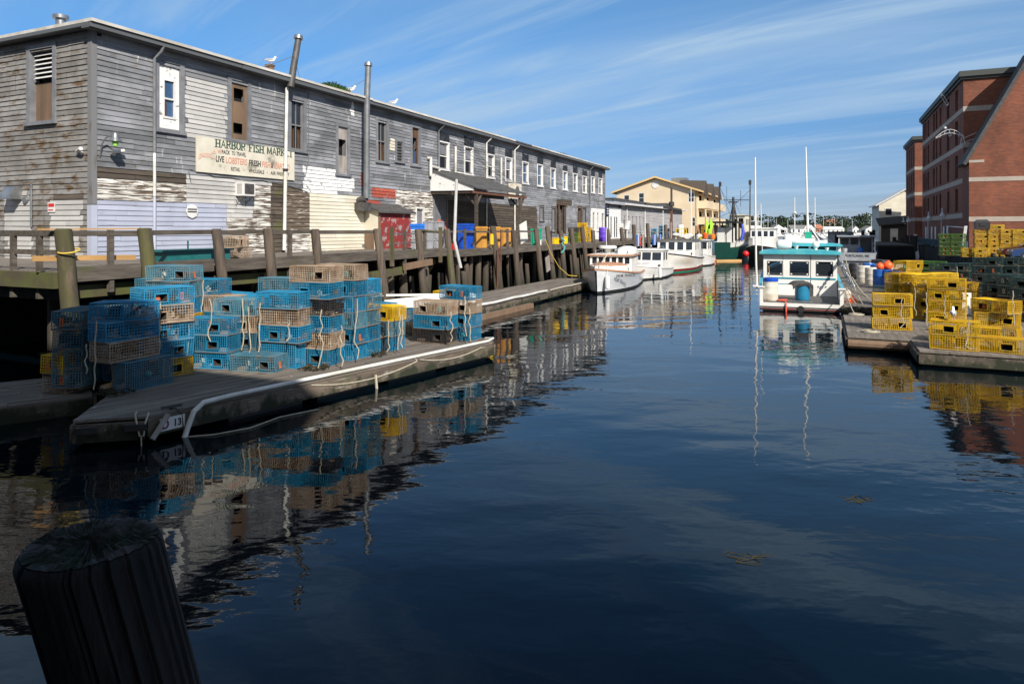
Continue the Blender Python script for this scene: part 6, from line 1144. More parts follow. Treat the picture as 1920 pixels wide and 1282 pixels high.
# ---- grey-white boat further in, stern to the viewer
b7, sh, hf = lobster_boat('pale grey workboat with dark windows and PORTLAND, ME on its stern, beyond the teal boat', G(1608, 491, 0) + V((DX, DY, 0)) * 5.2, WR, 10.5, 3.9, 1.0, 2.0, 'cabin_grey', ('boot_dark', 'boot_dark'), 'cabin_grey', grp=None, tw=.94, u_fd=.6, dk_aft=.5)
q = MB(); q.panel((-1.8, 1.7, .5), (0, -1, 0), (0, 0, 1), (1, 0, 0), 3.4, 2.2, .05, [(.15, .9, 1.3, 2.0), (1.1, 1.9, 1.3, 2.0), (2.1, 3.25, .5, 2.0)])
for s in (1, -1): q.panel((-1.75, s * 1.7, .5), (1, 0, 0), (0, 0, 1), (0, -s, 0), 3.2, 2.2, .05, [(.4, 1.4, 1.3, 2.0), (1.7, 2.9, 1.3, 2.0)])
q.box(1.4, 1.45, -1.7, 1.7, .5, 2.7); q.build('house', 'cabin_grey', b7); q = MB(); q.box(-3.2, 1.8, -2.0, 2.0, 2.72, 2.86); q.build('roof', 'cabin_grey', b7); q = MB(); q.box(-3.0, -2.9, 1.75, 1.85, .9, 2.72); q.box(-3.0, -2.9, -1.85, -1.75, .9, 2.72); q.build('roof_post', 'gel_white', b7)
text('PORTLAND, ME', .34, 'ink_dark', b7, frame((-5.27, 1.25, .55), (0, -1, 0), (0, 0, 1)), .004, .006, name='lettering')
barrel('barrel', 'blue barrel standing in the stern of the pale grey workboat', G(1608, 491, 0) + V((DX, DY, 0)) * 2.6 + V((.35, -.1, .5)), 'barrel_blue', .32, 1.0)
barrel('barrel', 'grey barrel at the left of the pale grey workboat\'s stern', G(1608, 491, 0) + V((DX, DY, 0)) * 3.0 + V((-1.2, .3, .5)), 'cabin_grey', .3, .9)
b10, sh, hf = lobster_boat('pale workboat lying on the far side of the PORTLAND boat', G(1578, 482, 0) + V((DX, DY, 0)) * 8, WR, 11, 3.6, 1.1, 2.0, 'cabin_grey', ('boot_dark', 'boot_dark'), 'gel_white', grp=None, tw=.93)
wheelhouse(b10, -2.5, 1.5, 1.6, .9, 3.2, 3, 3, wz=(.55, .86), fr=.15, wm='cabin_grey', roofm='deck_grey')

# ------------------------------------------------------------------ gear on the left wharf
def wl(px, n, z=DECK): return W(U(px, n), n, z)
def tote(name, lab, px0, px1, n, hgt, m, dep=.9, z=DECK + .01, cat='tote', grp=None, ribs=True, lid=None, tap=.04):
    c = W(U((px0 + px1) / 2, n), n); pw = (px1 - px0) / F * c.y; vv = V((c.x, c.y, 0)).normalized(); kd = abs(DX * vv.y - DY * vv.x); kn = abs(DY * vv.y + DX * vv.x)
    dep = min(1.1, .52 * pw / kn); wd = min(1.6, .48 * pw / kd); o = thing(name, lab, cat, c + V((0, 0, z)), WR, grp); q = MB()
    a, b = wd / 2, dep / 2; q.ring([[V((x * (1 - tp) , y * (1 - tp), zz)) for x, y in ((-a, -b), (a, -b), (a, b), (-a, b))] for zz, tp in ((0, tap), (hgt * .86, .0))], 0); q.box(-a - .03, a + .03, -b - .03, b + .03, hgt * .86, hgt * .93); q.box(-a - .01, a + .01, -b - .01, b + .01, hgt * .93, hgt * .97)
    if ribs:
        for k in range(4): x = -a + 2 * a * (k + .5) / 4; q.box(x - .02, x + .02, -b - .018, -b + .04, hgt * .06, hgt * .85)
        for s in (-a, a): q.box(s - .018, s + .018, -.05, .05, hgt * .06, hgt * .85)
    q.build('bin', m, o)
    if lid: q = MB(); q.box(-a - .04, a + .04, -b - .04, b + .04, hgt * .97, hgt * 1.04); q.build('lid', lid, o)
    return o
o = tote('fish_tote', 'tall blue insulated tote standing at the wharf edge by the canopy', 858, 888, 4.5, 1.2, 'tote_blue', lid='tote_blue'); q = MB(); q.cyl((.05, -.34, .2), (.2, -.34, .35), .04); q.build('valve', 'black_rubber', o)
tote('crate', 'plain orange crate with black straps right of the blue tote', 893, 914, 4.4, 1.15, 'tote_orange', cat='crate', ribs=False); o = tote('crate', 'orange crate with paler front behind the ladder', 918, 938, 4.2, 1.15, 'tote_orange', cat='crate'); tote('crate', 'orange crate beside the white slanted panel', 940, 958, 4.0, 1.1, 'tote_orange', cat='crate')
q = MB(); q.panel((-.55, -.02, 0), (1, 0, .25), (-.2, 0, 1), (0, 1, 0), 1.0, 1.15, .05, []); o = q.build('plastic_sheet', 'gel_white', loc=wl(984, 4.3, DECK + .1), rz=WR); tag(o, 'tilted white plastic panel left of the green tote', 'panel')
tote('fish_tote', 'bright green tote at the wharf edge right of the white panel', 995, 1016, 4.5, 1.05, 'tote_green'); tote('fish_tote', 'small white tote low in front of the green tote', 1004, 1015, 4.9, .35, 'gel_white')
i = 0
for a, (p0, p1) in enumerate(((772, 791), (793, 812), (813, 832))):
    for k in range(3 if a else 2): tote('fish_crate', 'grey fish crate, %s of the %s stack beside the red shed' % (('bottom', 'middle', 'top')[k] if a else ('bottom', 'top')[k], ('left', 'middle', 'right')[a]), p0, p1, 2.9, .46, 'tote_grey', z=DECK + .01 + .455 * k, cat='crate', grp='grey fish crates by the shed', dep=.8)
t = U(784, 2.6); o = thing('blue_cover', 'bright blue plastic cover on top of the grey crates beside the red shed', 'cover', W(t, 2.5, DECK + .96), WR); q = MB(); q.box(-.55, .55, -.6, .3, .0, .28); q.box(-.6, .6, -.66, .35, .2, .36)
for k in range(7): q.box(-.58 + k * .17, -.50 + k * .17, -.63, -.6, -.12, .2)
q.build('cover', 'tarp_blue', o); o.scale = (.5, .55, .8)
q = MB(); q.lathe([(.10, 0), (.11, .02), (.11, .24), (.06, .28), (.03, .33)], 12); tag(q.build('red_can', 'buoy_red', loc=wl(851, 4.6), rz=0), 'small red can at the wharf edge left of the blue tote', 'can')
barrel('barrel', 'bright purple barrel at the far end of the grey building', wl(1131, 4.3), 'purple', .36, 1.15)
tote('rubbish_bin', 'black bin standing on the wharf past the green tote', 1028, 1035, 3.5, .9, 'barrel_dark', cat='bin', ribs=False, dep=.6)
tote('fish_tote', 'low yellow tote on the wharf edge by the hanging yellow rope', 1036, 1051, 4.8, .42, 'yellow_plastic'); tote('fish_tote', 'small yellow tote right of the low yellow tote', 1055, 1064, 4.8, .5, 'yellow_plastic', dep=.5)
GW_ = 'traps along the far left wharf'
for px, cols, d in ((1075, ['g', 'g', 'k'], 'in the green stack on the far left wharf'), (1092, ['y', 'y', 'y', 'y'], 'in the first yellow stack on the far left wharf'), (1102, ['y', 'y', 'y'], 'in the second yellow stack on the far left wharf')): stack(d, 0, 0, 0, cols, GW_, z=DECK + .01, ctr=W(U(px, 3.6), 3.6), turn=WR + .1)
for i, (px, n, cols) in enumerate(((1226, 3.6, ['b', 'b', 'b']), (1240, 3.2, ['b', 'b', 'b', 'b']), (1250, 4.0, ['b', 'b', 'b']), (1262, 3.6, ['b', 'b']))): stack('in the %s blue stack by the wharf hoist' % ('first', 'second', 'third', 'fourth')[i], 0, 0, 0, cols, GW_, z=DECK + .01, ctr=W(U(px, n), n), turn=WR + .15)
stack('in the yellow stack below the balconies', 0, 0, 0, ['y', 'y', 'y', 'y'], GW_, z=DECK + .01, ctr=W(U(1318, 2.5), 2.5), turn=WR + .2)
tl = thing('teal_box', 'dark teal plastic box with a flat lid behind the wharf edge beam', 'box', W(U(357, 3.9), 3.9, DECK + .01), WR); q = MB(); q.box(-1.1, 1.1, -.4, .4, 0, .32); q.build('bin', 'teal_lid', tl); q = MB(); q.box(-1.2, 1.2, -.47, .47, .32, .38); q.box(-.1, -.07, -.02, .02, .38, .62); q.build('lid', 'teal_lid', tl)
# buckets on a rack, striped boards and hoist further along
rk = thing('bucket_rack', 'post rack hung with a white bucket and a white jerrycan on the far left wharf', 'rack', wl(1170, 4.9), WR); q = MB(); q.tube([(-.9, 0, -1.0), (-.9, 0, 1.1)], .09, 8); q.tube([(.5, 0, -1.0), (.5, 0, 1.0)], .09, 8); q.beam((-1.1, 0, .95), (.9, 0, .95), .1, .1); build_each(q, 'post', 'pile_wood', rk)
q = MB(); q.lathe([(.26, 0), (.34, .75), (.36, .78)], 14); o = q.build('bucket', 'gel_white', loc=wl(1174, 4.9, DECK + 1.0)); o.rotation_euler = (0, R(8), 0); tag(o, 'white bucket hanging on the post rack, right one', 'bucket'); q = MB(); q.box(-.35, .35, -.2, .2, 0, .5); q.box(-.1, .1, -.05, .05, .5, .6); tag(q.build('jerrycan', 'gel_white', loc=wl(1163, 4.9, DECK + 1.02), rz=WR), 'squat white jerrycan on the post rack, left of the white bucket', 'jerrycan')
for i, (px, lab) in enumerate(((1196, 'blue and white striped float board hung on the far left wharf'), (1227, 'second blue and white striped board, right of the post rack'), (1238, 'narrow blue and white striped board nearest the hoist'))):
    o = thing('striped_board', lab, 'board', wl(px, 5.3, 2.0), WR); wd = (1.0, 1.0, .55)[i]
    for nm, m, a, b in (('blue_panel', 'tarp_blue', -.5, -.14), ('white_panel', 'gel_white', -.135, .20), ('blue_panel', 'tarp_blue', .205, .5)): q = MB(); q.box(a * wd, b * wd, -.05, .05, 0, 1.05); q.build(nm, m, o)
ho_ = thing('wharf_hoist', 'rusty iron hoist with a crossbeam standing on the far left wharf', 'hoist', wl(1259, 4.6, 0), WR); q = MB(); q.box(-.12, .12, -.12, .12, -1, 6.2); q.box(-.55, -.35, -.1, .1, 1, 4.8); build_each(q, 'post', 'rust', ho_); q = MB(); q.beam((-4.2, -.03, 6.0), (5.6, -.03, 5.95), .2, .24); q.build('crossbeam', 'steel_dark', ho_); q = MB(); q.lathe([(.3, 0), (.32, .5), (.1, .6)], 10, c=(0, 0, 6.2)); q.cyl((0, 0, 6.5), (0, 0, 8.4), .12); q.build('winch', 'steel_dark', ho_)
yr = thing('yellow_guard_rail', 'yellow guard rail on the far left wharf beside the hoist', 'rail', wl(1268, 5.0), WR); q = MB()
for k in range(5): q.box(k * 1.6 - .04, k * 1.6 + .04, -.04, .04, -.4, 1.1)
q.box(0, 6.4, -.04, .04, 1.02, 1.1); q.box(0, 6.4, -.03, .03, .5, .57); q.build('frame', 'yellow_plastic', yr)
for px, lab in ((1276, 'white tank standing behind the yellow guard rail'),): barrel('tank', lab, wl(px, 3.6), 'gel_white', .4, 1.6, bands=False)
barrel('barrel', 'black barrel behind the yellow guard rail right of the white tank', wl(1284, 3.8), 'barrel_dark', .45, 1.2)
for i, (px, n) in enumerate(((1188, 5.1), (1205, 5.1), (1214, 5.2), (1248, 5.1), (1270, 5.1), (1290, 5.1), (1305, 5.1), (1322, 5.1))): pile(U(px, n), n, 3.3 + rnd.uniform(-.6, .9), .19, .3, dt=.2)
for i, (px, m) in enumerate(((1202, 'hose_red'), (1056, 'rope_teal'))):
    q = MB(); p = wl(px, 5.3, 3.0); q.tube([p + V((rnd.uniform(-.15, .15), 0, -.2 * k)) for k in range(6)], .05, 6); tag(q.build('hanging_rope', m), ('red', 'teal')[i] + ' rope hanging from a post of the left wharf', 'rope')
for i, (px, n, z, lab) in enumerate(((1188, 5.4, 1.2, 'black tyre hung on the wharf piles behind the big white boat'), (1244, 5.4, 1.2, 'black tyre hung low on the wharf piles under the hoist'))):
    q = MB(); q.lathe([(.2, 0), (.42, .02), (.46, .12), (.42, .22), (.2, .24), (.19, .12), (.2, 0)], 18); o = q.build('tyre', 'black_rubber'); o.matrix_world = Matrix.Translation(W(U(px, n), n, z)) @ Matrix.Rotation(WR, 4, 'Z') @ Matrix.Rotation(R(90), 4, 'X'); tag(o, lab, 'tyre')

# ------------------------------------------------------------------ low buildings past the market
ts, te_ = tE + .6, U(1279); 
lb = thing('low_shed', 'long low pale clapboard shed with a white gutter past the grey building', 'building', W(ts, 0, 0), WR); LL = te_ - ts; tw_ = U(1164) - ts
q = MB(); lw = [(U(p) - ts, U(p + 2.4) - ts, 3.3, 5.1) for p in (1169, 1177, 1184, 1191, 1197.5, 1204)]
clap(q, tw_ + .05, LL, 2.3, 6.55, .2, lambda u, o_, z: (u, -o_, z), [(a + .05, b - .05, c + .05, d - .05) for a, b, c, d in lw], [], default=1)
clap(q, 0, tw_, 2.3, 5.9, .2, lambda u, o_, z: (u, -o_, z), [], [], default=4, lip=.015); q.box(.1, LL, .25, 12, 2.3, 6.2, 1); q.box(LL - .05, LL, 0, 12, 2.3, 6.3, 1); q.build('wall', ['light_siding', 'light_siding', 'cream_paint', 'cream_paint', 'white_peel2'], lb)
for a, b, c, d in lw:
    q = MB(); q.box(a - .1, a + .02, -.06, .2, c, d); q.box(b - .02, b + .1, -.06, .2, c, d); q.box(a - .12, b + .12, -.07, .2, d, d + .1); q.box(a - .14, b + .14, -.1, .2, c - .08, c); f = q.build('window', 'light_siding', lb); q = MB(); q.box(a, b, .1, .12, c, d); q.build('pane', 'glass_dark', f)
for p in (1139, 1143.5, 1150, 1154):
    a, b = U(p) - ts, U(p + 2.6) - ts; q = MB(); q.box(a - .08, a + .06, -.06, .1, 2.6, 4.9); q.box(b - .06, b + .08, -.06, .1, 2.6, 4.9); q.box(a - .08, b + .08, -.065, .1, 4.9, 5.0); f = q.build('window', 'white_paint', lb); q = MB(); q.box(a, b, -.04, -.02, 2.7, 4.9); q.build('pane', 'glass_dark', f)
q = MB(); q.add([(-.2, -.5, 6.35), (LL + .3, -.5, 6.6), (LL + .3, 5.5, 7.2), (-.2, 5.5, 7.4), (-.2, -.5, 6.2), (LL + .3, -.5, 6.45), (LL + .3, 5.5, 7.0), (-.2, 5.5, 7.2)], [(0, 1, 2, 3), (7, 6, 5, 4), (0, 4, 5, 1), (1, 5, 6, 2), (2, 6, 7, 3), (3, 7, 4, 0)]); q.box(-.2, LL + .3, 5.5, 12.2, 7.0, 7.12); q.build('roof', 'metal_roof', lb)
q = MB(); q.beam((tw_, -.58, 6.4), (LL + .3, -.58, 6.6), .14, .2); q.build('gutter', 'white_paint', lb); q = MB()
for p in (1174, 1208): a = U(p) - ts; q.tube([(a, -.1, 6.2), (a, -.1, 2.6)], .06, 6)
q.build('downspout', 'white_paint', lb)
q = MB(); q.box(U(1134.8) - ts, U(1140) - ts, -.12, -.04, 4.95, 6.05); o = thing('blue_sign', 'dark blue notice board on the white end of the low shed', 'sign', W(ts, 0, 0), WR); q.build('board', 'ink_dark' if False else 'barrel_navy', o); q = MB()
for k in range(3): q.box(U(1136) - ts, U(1139) - ts, -.126, -.121, 5.15 + .25 * k, 5.25 + .25 * k)
build_each(q, 'lettering_line', 'gel_white', o)
ul = thing('metal_roofed_loft', 'weathered pale loft with patched side and dark eave rising behind the low shed', 'building', W(U(1150, -5.6), -5.6, 0), WR); L2 = U(1243, -5.6) - U(1150, -5.6)
q = MB(); clap(q, 0, L2, 6.5, 7.75, .25, lambda u, o_, z: (u, -o_, z), [], [(L2 * .5, L2 * .85, 7.2, 7.6, 1)], default=0, lip=.015); q.box(0, L2, .1, 6, 2, 7.7); q.build('wall', ['metal_roof', 'peel_white'], ul); q = MB(); q.box(-.3, L2 + .3, -.35, 6.4, 7.75, 7.9); q.build('roof', 'roof_dark', ul)
ub = thing('white_windowed_block', 'narrow weathered block with tall white windows between loft and beige building', 'building', W(U(1246, -2.5), -2.5, 0), WR); L3 = U(1283, -2.5) - U(1246, -2.5)
q = MB(); q.panel((0, 0, 2), (1, 0, 0), (0, 0, 1), (0, 1, 0), L3, 5.6, .3, [(L3 * (.08 + .23 * k), L3 * (.08 + .23 * k) + 1.3, 2.6, 5.0) for k in range(4)]); q.box(0, .3, .3, 6, 2, 7.6); q.box(L3 - .3, L3, .3, 6, 2, 7.6); q.build('wall', 'light_siding', ub)
for k in range(4): a = L3 * (.08 + .23 * k); q = MB(); sash(q, a, a + 1.3, 4.6, 7.0, .1, 0, .14); f = q.build('window', 'white_paint', ub); q = MB(); q.box(a, a + 1.3, .2, .22, 4.6, 7.0); q.build('pane', 'glass', f)
q = MB(); q.box(-.3, L3 + .3, -.4, 6, 7.6, 7.76); q.build('roof', 'roof_dark', ub)

# beige gabled building with balconies
BY = 115.0; bc = V(((1229 - CX) / F * BY, BY, 0)); bb = thing('beige_building', 'beige gabled waterfront building with brown dormers and balconies', 'building', bc, R(-24)); bw2 = 13.4 / 2; ez, az = 9.9, 12.1
q = MB(); bwn = [(-5.45, -4.45, 7.6, 9.5), (-2.9, -1.9, 8.0, 9.8), (3.0, 4.0, 8.1, 9.9), (5.4, 6.4, 8.0, 9.7), (6.0, 6.6, 4.0, 5.6)]
q.panel((-bw2, 0, 2), (1, 0, 0), (0, 0, 1), (0, 1, 0), 2 * bw2, ez - 2, .2, [(a + bw2, b + bw2, c - 2, d - 2) for a, b, c, d in bwn if d < ez]); q.prism([(-bw2, ez), (bw2, ez), (0, az)], -.2, 0, xf=frame((0, 0, 0), (1, 0, 0), (0, 0, 1)))
q.box(-bw2, bw2, 29.7, 30, 2, ez); q.box(-bw2, -bw2 + .2, .2, 30, 2, ez); q.build('wall', 'beige_siding', bb)
for a, b, c, d in bwn: q = MB(); sash(q, a - .02, b + .02, c, d, .04, 0, .12); f = q.build('window', 'white_paint', bb); q = MB(); q.box(a, b, .12, .14, c, d); q.build('pane', 'glass', f)
q = MB(); q.lathe([(.6, 0), (.6, .06)], 18); o = q.build('round_vent', 'white_paint', bb); o.matrix_local = Matrix.Translation((0, -.02, 11.1)) @ Matrix.Rotation(R(90), 4, 'X')
q = MB()
for s in (1, -1): q.add([(0, -.7, az + .12), (s * (bw2 + .8), -.7, ez - .18), (s * (bw2 + .8), 30, ez - .18), (0, 30, az + .12), (0, -.7, az + .42), (s * (bw2 + .8), -.7, ez + .1), (s * (bw2 + .8), 30, ez + .1), (0, 30, az + .42)], [(0, 1, 2, 3), (7, 6, 5, 4), (0, 4, 5, 1), (1, 5, 6, 2), (2, 6, 7, 3)])
q.build('roof', 'beige_trim', bb); q = MB(); q.box(1.5, 4.0, 6, 9, 11.5, 12.6); q.build('roof_unit', 'galv', bb)
q = MB(); q.panel((bw2, 0, 4.2), (0, 1, 0), (0, 0, 1), (-1, 0, 0), 30, ez - 4.2, .2, [(3 + 9 * k, 6.5 + 9 * k, .6, 2.4) for k in range(3)] + [(3 + 9 * k, 6.5 + 9 * k, 3.2, 5.2) for k in range(3)]); q.build('side_wall', 'beige_siding', bb); q = MB(); q.box(bw2 - .2, bw2 + .05, 0, 30, 2, 4.18); q.build('brick_base', 'brick_tan', bb)
q = MB(); q.box(bw2 - .5, bw2 - .45, .5, 29, 4.3, ez); q.build('pane', 'glass', bb)
for k in range(3):
    y0 = 2.2 + 9 * k; 
    for z in (4.4, 7.1): q = MB(); q.box(bw2, bw2 + 1.6, y0, y0 + 6, z, z + 1.25); q.build('balcony', 'beige_siding', bb)
    q = MB(); q.add([(bw2 - 3.5, y0 + .2, 10.6), (bw2 + .9, y0 + .2, 9.4), (bw2 + .9, y0 + 6, 9.4), (bw2 - 3.5, y0 + 6, 10.6), (bw2 - 3.5, y0 + 3, 12.1), (bw2 + .9, y0 + 3, 11.9)], [(0, 1, 5, 4), (3, 4, 5, 2), (1, 2, 5), (0, 4, 3)]); q.build('dormer', 'roof_brown', bb)

# ------------------------------------------------------------------ right quay
QZ, QN = 1.3, 32.5
mb = MB(); a, b, c, d = W(8, QN + .05, QZ), W(150, QN + .05, QZ), W(150, 120, QZ), W(8, 120, QZ); mb.add([d, c, b, a], [(0, 1, 2, 3)]); mb.add([a, b, b - V((0, 0, 4)), a - V((0, 0, 4))], [(0, 1, 2, 3)]); o = mb.build('quay_pavement', 'asphalt'); tag(o, kind='structure')
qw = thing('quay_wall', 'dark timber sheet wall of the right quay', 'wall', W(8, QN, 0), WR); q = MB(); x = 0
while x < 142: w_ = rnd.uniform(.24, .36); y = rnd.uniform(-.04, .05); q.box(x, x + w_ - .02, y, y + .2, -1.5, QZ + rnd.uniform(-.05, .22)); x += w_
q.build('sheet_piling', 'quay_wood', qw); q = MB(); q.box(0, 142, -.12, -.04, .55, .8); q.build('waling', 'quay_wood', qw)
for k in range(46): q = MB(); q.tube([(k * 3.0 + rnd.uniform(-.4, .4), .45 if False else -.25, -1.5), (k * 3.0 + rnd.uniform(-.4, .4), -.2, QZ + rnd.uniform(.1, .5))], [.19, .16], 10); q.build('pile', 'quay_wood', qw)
pr = thing('dark_pier', 'dark timber pier with fenders below the white house', 'pier', W(92, 31.8, 0), WR); q = MB(); q.box(0, 34, 0, 4.5, QZ - .1, QZ + .12); q.build('deck', 'dark_timber', pr); q = MB(); q.box(0, 34, 2, 4.2, -1, QZ - .12); q.box(.1, .3, 0, 4.4, -1, QZ - .12); q.build('dark_backing', 'dark_void', pr)  # flat black backing sheets under the pier deck
for k in range(14): q = MB(); q.cyl((k * 2.5, -.1, -1.5), (k * 2.5, -.05, QZ + rnd.choice((.2, .9, 1.4))), .2); q.build('pile', 'quay_wood', pr)
for k, (px, y0) in enumerate(((1618, 432), (1633, 434), (1638, 431))):
    p = G(px, 468, 0); q = MB(); q.cyl((0, 0, -1), (0, 0, H - (y0 - HY) * p.y / F), .3, .27, 10); o = q.build('dolphin_pile', 'quay_wood', loc=p); tag(o, ('dark pile standing in the water right of the pale workboats', 'shorter dark pile just left of the tallest dark pile off the pier', 'tallest dark pile off the end of the pier')[k], 'pile', 'piles off the pier')
# brick buildings
def brickblock(name, lab, t, n, Lg, wd, ztop, bands, cols, floors, ground=True, capm='brick_trim'):
    o = thing(name, lab, 'building', W(t, n, 0), WR); q = MB(); holes = [(a, b, c - QZ, d - QZ) for a, b in cols for c, d in floors]
    q.panel((0, 0, QZ), (1, 0, 0), (0, 0, 1), (0, -1, 0), Lg, ztop - QZ, .35, holes); q.panel((0, -.35, QZ), (0, -1, 0), (0, 0, 1), (1, 0, 0), wd - .35, ztop - QZ, .3, []); q.box(Lg - .3, Lg, -wd, -.35, QZ, ztop); q.build('wall', 'brick_red', o)
    for a, b in cols:
        for c, d in floors: q = MB(); sash(q, a, b, c, d, -.2, 0, .09); f = q.build('window', 'brick_trim', o); q = MB(); q.box(a, b, -.24, -.22, c, d); q.build('pane', 'glass_dark', f)
    q = MB()
    for z in bands: q.box(-.03, Lg, -.02, .03, z, z + .5); q.box(-.035, -.0, -wd * (.25 if z > 14 else 1), .035, z, z + .5)
    build_each(q, 'stone_band', 'conc_band', o); q = MB(); q.box(-.4, Lg + .1, -wd, .4, ztop, ztop + .55); q.box(-.2, Lg, -wd, .2, ztop - .25, ztop); q.build('parapet', capm, o); return o
# local y points into the land as -n ... build with y outwards so flip: the block frame uses +y towards the water
def UX(px, n, t0): return U(px, n) - t0
t1_ = 67.2; n1 = 33.4; cols = []
for a, b in ((1791.0, 1796.0), (1775.5, 1780), (1761.5, 1765), (1754.8, 1757.5), (1749.5, 1752.8), (1739, 1742), (1735.2, 1737.2), (1731.5, 1734)):
    x0, x1 = UX(a, n1, t1_), UX(b, n1, t1_); cols.append((min(x0, x1), max(x0, x1)))
cols.sort(); bl1 = brickblock('brick_block', 'tall dark-fronted red brick block with stone bands behind the brick gable', t1_, n1, 31.8, 16, 18.8, [4.7, 8.2, 11.75, 15.35], cols, [(5.4, 7.8), (8.9, 11.3), (12.4, 14.9), (16.0, 18.2)])
cols = [(.6 + 2.9 * k, 1.9 + 2.9 * k) for k in range(4)]
bl2 = brickblock('brick_block', 'lower red brick block at the far end of the right quay', 110, 33.6, 13, 12, 17.6, [4.9, 8.9, 12.9], cols, [(5.7, 8.6), (9.7, 12.5), (13.7, 16.8)])
for o in (bl1, bl2):
    pass
# propped-open windows and ground floor doors of the tall block
for px, y0, y1 in ((1786, 232, 254), (1781, 180, 196)):
    x = UX(px, n1, t1_); z0 = H - (y1 - HY) * W(U(px, n1), n1).y / F; q = MB(); q.panel((x, .06, z0), (1, 0, 0), (0, .5, -1 if False else 1), (0, 1, 0), 1.3, 1.3, .05, [(.1, 1.2, .12, 1.1)]); build_each(q, 'open_sash', 'lamp_white', bl1)
q = MB()
for px in (1738, 1742, 1749, 1756, 1772, 1779): x = UX(px, n1, t1_); q.box(x, x + 1.1, .04, .07, QZ + .02, QZ + 2.6)
build_each(q, 'door', 'lamp_white', bl1)
gb = thing('brick_gable', 'red brick gable building with steep roof and stone bands on the right quay', 'building', W(63.6, 33.3, 0), WR - R(90)); S = 1.93; HWd = 5.2; ez = 10.17; az = ez + S * HWd   # local x runs inland (away from the water), local -y towards the viewer
GO = W(63.6, 33.3, 0)
q = MB(); q.prism([(0, QZ), (2 * HWd, QZ), (2 * HWd, ez), (HWd, az), (0, ez)], 0, .35, xf=frame((0, .35, 0), (1, 0, 0), (0, 0, 1))); q.box(0, .3, .35, 3.55, QZ, ez); q.build('wall', 'brick_red', gb)
q = MB(); q.box(-.02, 2 * HWd, -.03, 0, 8.1, 8.5); q.box(-.02, 2 * HWd, -.03, 0, 4.3, 4.75); q.box(-.02, 1.2, -.03, 0, 9.9, 10.15); build_each(q, 'stone_band', 'conc_band', gb)
q = MB()
for s, x0 in ((1, -.25), (-1, 2 * HWd + .25)):
    pa, pb = V((x0, 0, ez - .25 * S)), V((HWd, 0, az + .02)); nrm = V((-(pb - pa).z, 0, (pb - pa).x)).normalized() * (1 if s == 1 else -1); nrm = nrm if nrm.z > 0 else -nrm
    vs = [pa, pb, pb + nrm * .3, pa + nrm * .3]; q.add([v + V((0, -.12, 0)) for v in vs] + [v + V((0, 3.5, 0)) for v in vs], [(0, 1, 2, 3), (7, 6, 5, 4), (0, 4, 5, 1), (1, 5, 6, 2), (2, 6, 7, 3), (3, 7, 4, 0)])
q.build('roof', 'roof_dark', gb)
em = thing('lobster_emblem', 'white outlined lobster light frame on the side of the brick gable roof', 'sign', GO + V((0, 0, 0)), WR - R(90))     # outline of a fish-like figure in thin tube
q = MB(); cx_, cz_ = -1.15, 13.0
ap = [(cx_ - 1.2 + 2.4 * k / 12, 0, cz_ - .2 + .75 * math.sin(math.pi * k / 12)) for k in range(13)]; q.tube(ap, .035, 5); q.tube([(x, y, z - .28 * math.sin(math.pi * k / 12) - .08) for k, (x, y, z) in enumerate(ap)], .03, 5)
for k in range(2, 11, 2): x, y, z = ap[k]; q.tube([(x, y, z), (x - .06, y, z - .4)], .025, 4)
q.tube([(cx_ + 1.1, 0, cz_ - .1), (cx_ + 1.3, 0, cz_ - 1.0), (cx_ + .9, 0, cz_ - 1.1), (cx_ + 1.0, 0, cz_ - .3)], .03, 5); q.tube([(cx_ + 1.2, 0, cz_ - .4), (cx_ + 2.2, 0, cz_ + .1), (cx_ + 2.3, 0, cz_ - .4), (cx_ + 1.2, 0, cz_ - .8)], .03, 5); q.ball((cx_ - .4, 0, cz_ + .72), .14, n=8); q.build('outline_tube', 'lamp_white', em); em.location = GO + V((DX, DY, 0)) * 3.0
# white house beyond
whs = thing('white_house', 'white gabled house beyond the brick blocks', 'house', V(((1700 - CX) / F * 128, 128, 0)), R(-21)); q = MB(); q.prism([(-4.6, QZ), (4.6, QZ), (4.6, 8.2), (0, 11.0), (-4.6, 8.2)], 0, .3, xf=frame((0, .3, 0), (1, 0, 0), (0, 0, 1))); q.box(-4.6, -4.3, .3, 10, QZ, 8.2); q.build('wall', 'cream_paint', whs); q = MB()
for s in (1, -1): q.add([(0, -.4, 11.1), (s * 5.2, -.4, 7.95), (s * 5.2, 10, 7.95), (0, 10, 11.1), (0, -.4, 11.35), (s * 5.2, -.4, 8.2), (s * 5.2, 10, 8.2), (0, 10, 11.35)], [(0, 1, 2, 3), (7, 6, 5, 4), (0, 4, 5, 1), (1, 5, 6, 2), (2, 6, 7, 3)])
q.build('roof', 'white_paint', whs); q = MB(); q.box(-3.6, -2.4, -.06, .02, 6.2, 7.6); f = q.build('window', 'white_paint', whs); q = MB(); q.box(-3.5, -2.5, -.08, -.062, 6.3, 7.5); q.build('pane', 'glass', f)
br = thing('waterfront_shed', 'brown timber shed with a sloping roof in front of the white house', 'shed', V(((1684 - CX) / F * 118, 118, 0)), R(-21)); q = MB(); q.panel((-2.6, 0, QZ), (1, 0, 0), (0, 0, 1), (0, 1, 0), 6, 3.2, .2, [(1.4, 2.6, .1, 2.4)]); q.build('wall', 'old_wood', br); q = MB(); q.add([(-3, -.5, 4.3), (3.6, -.5, 4.9), (3.6, 3.5, 6.2), (-3, 3.5, 5.6), (-3, -.5, 4.15), (3.6, -.5, 4.75), (3.6, 3.5, 6.05), (-3, 3.5, 5.45)], [(0, 1, 2, 3), (7, 6, 5, 4), (0, 4, 5, 1), (1, 5, 6, 2), (2, 6, 7, 3), (3, 7, 4, 0)]); q.build('roof', 'roof_brown', br)
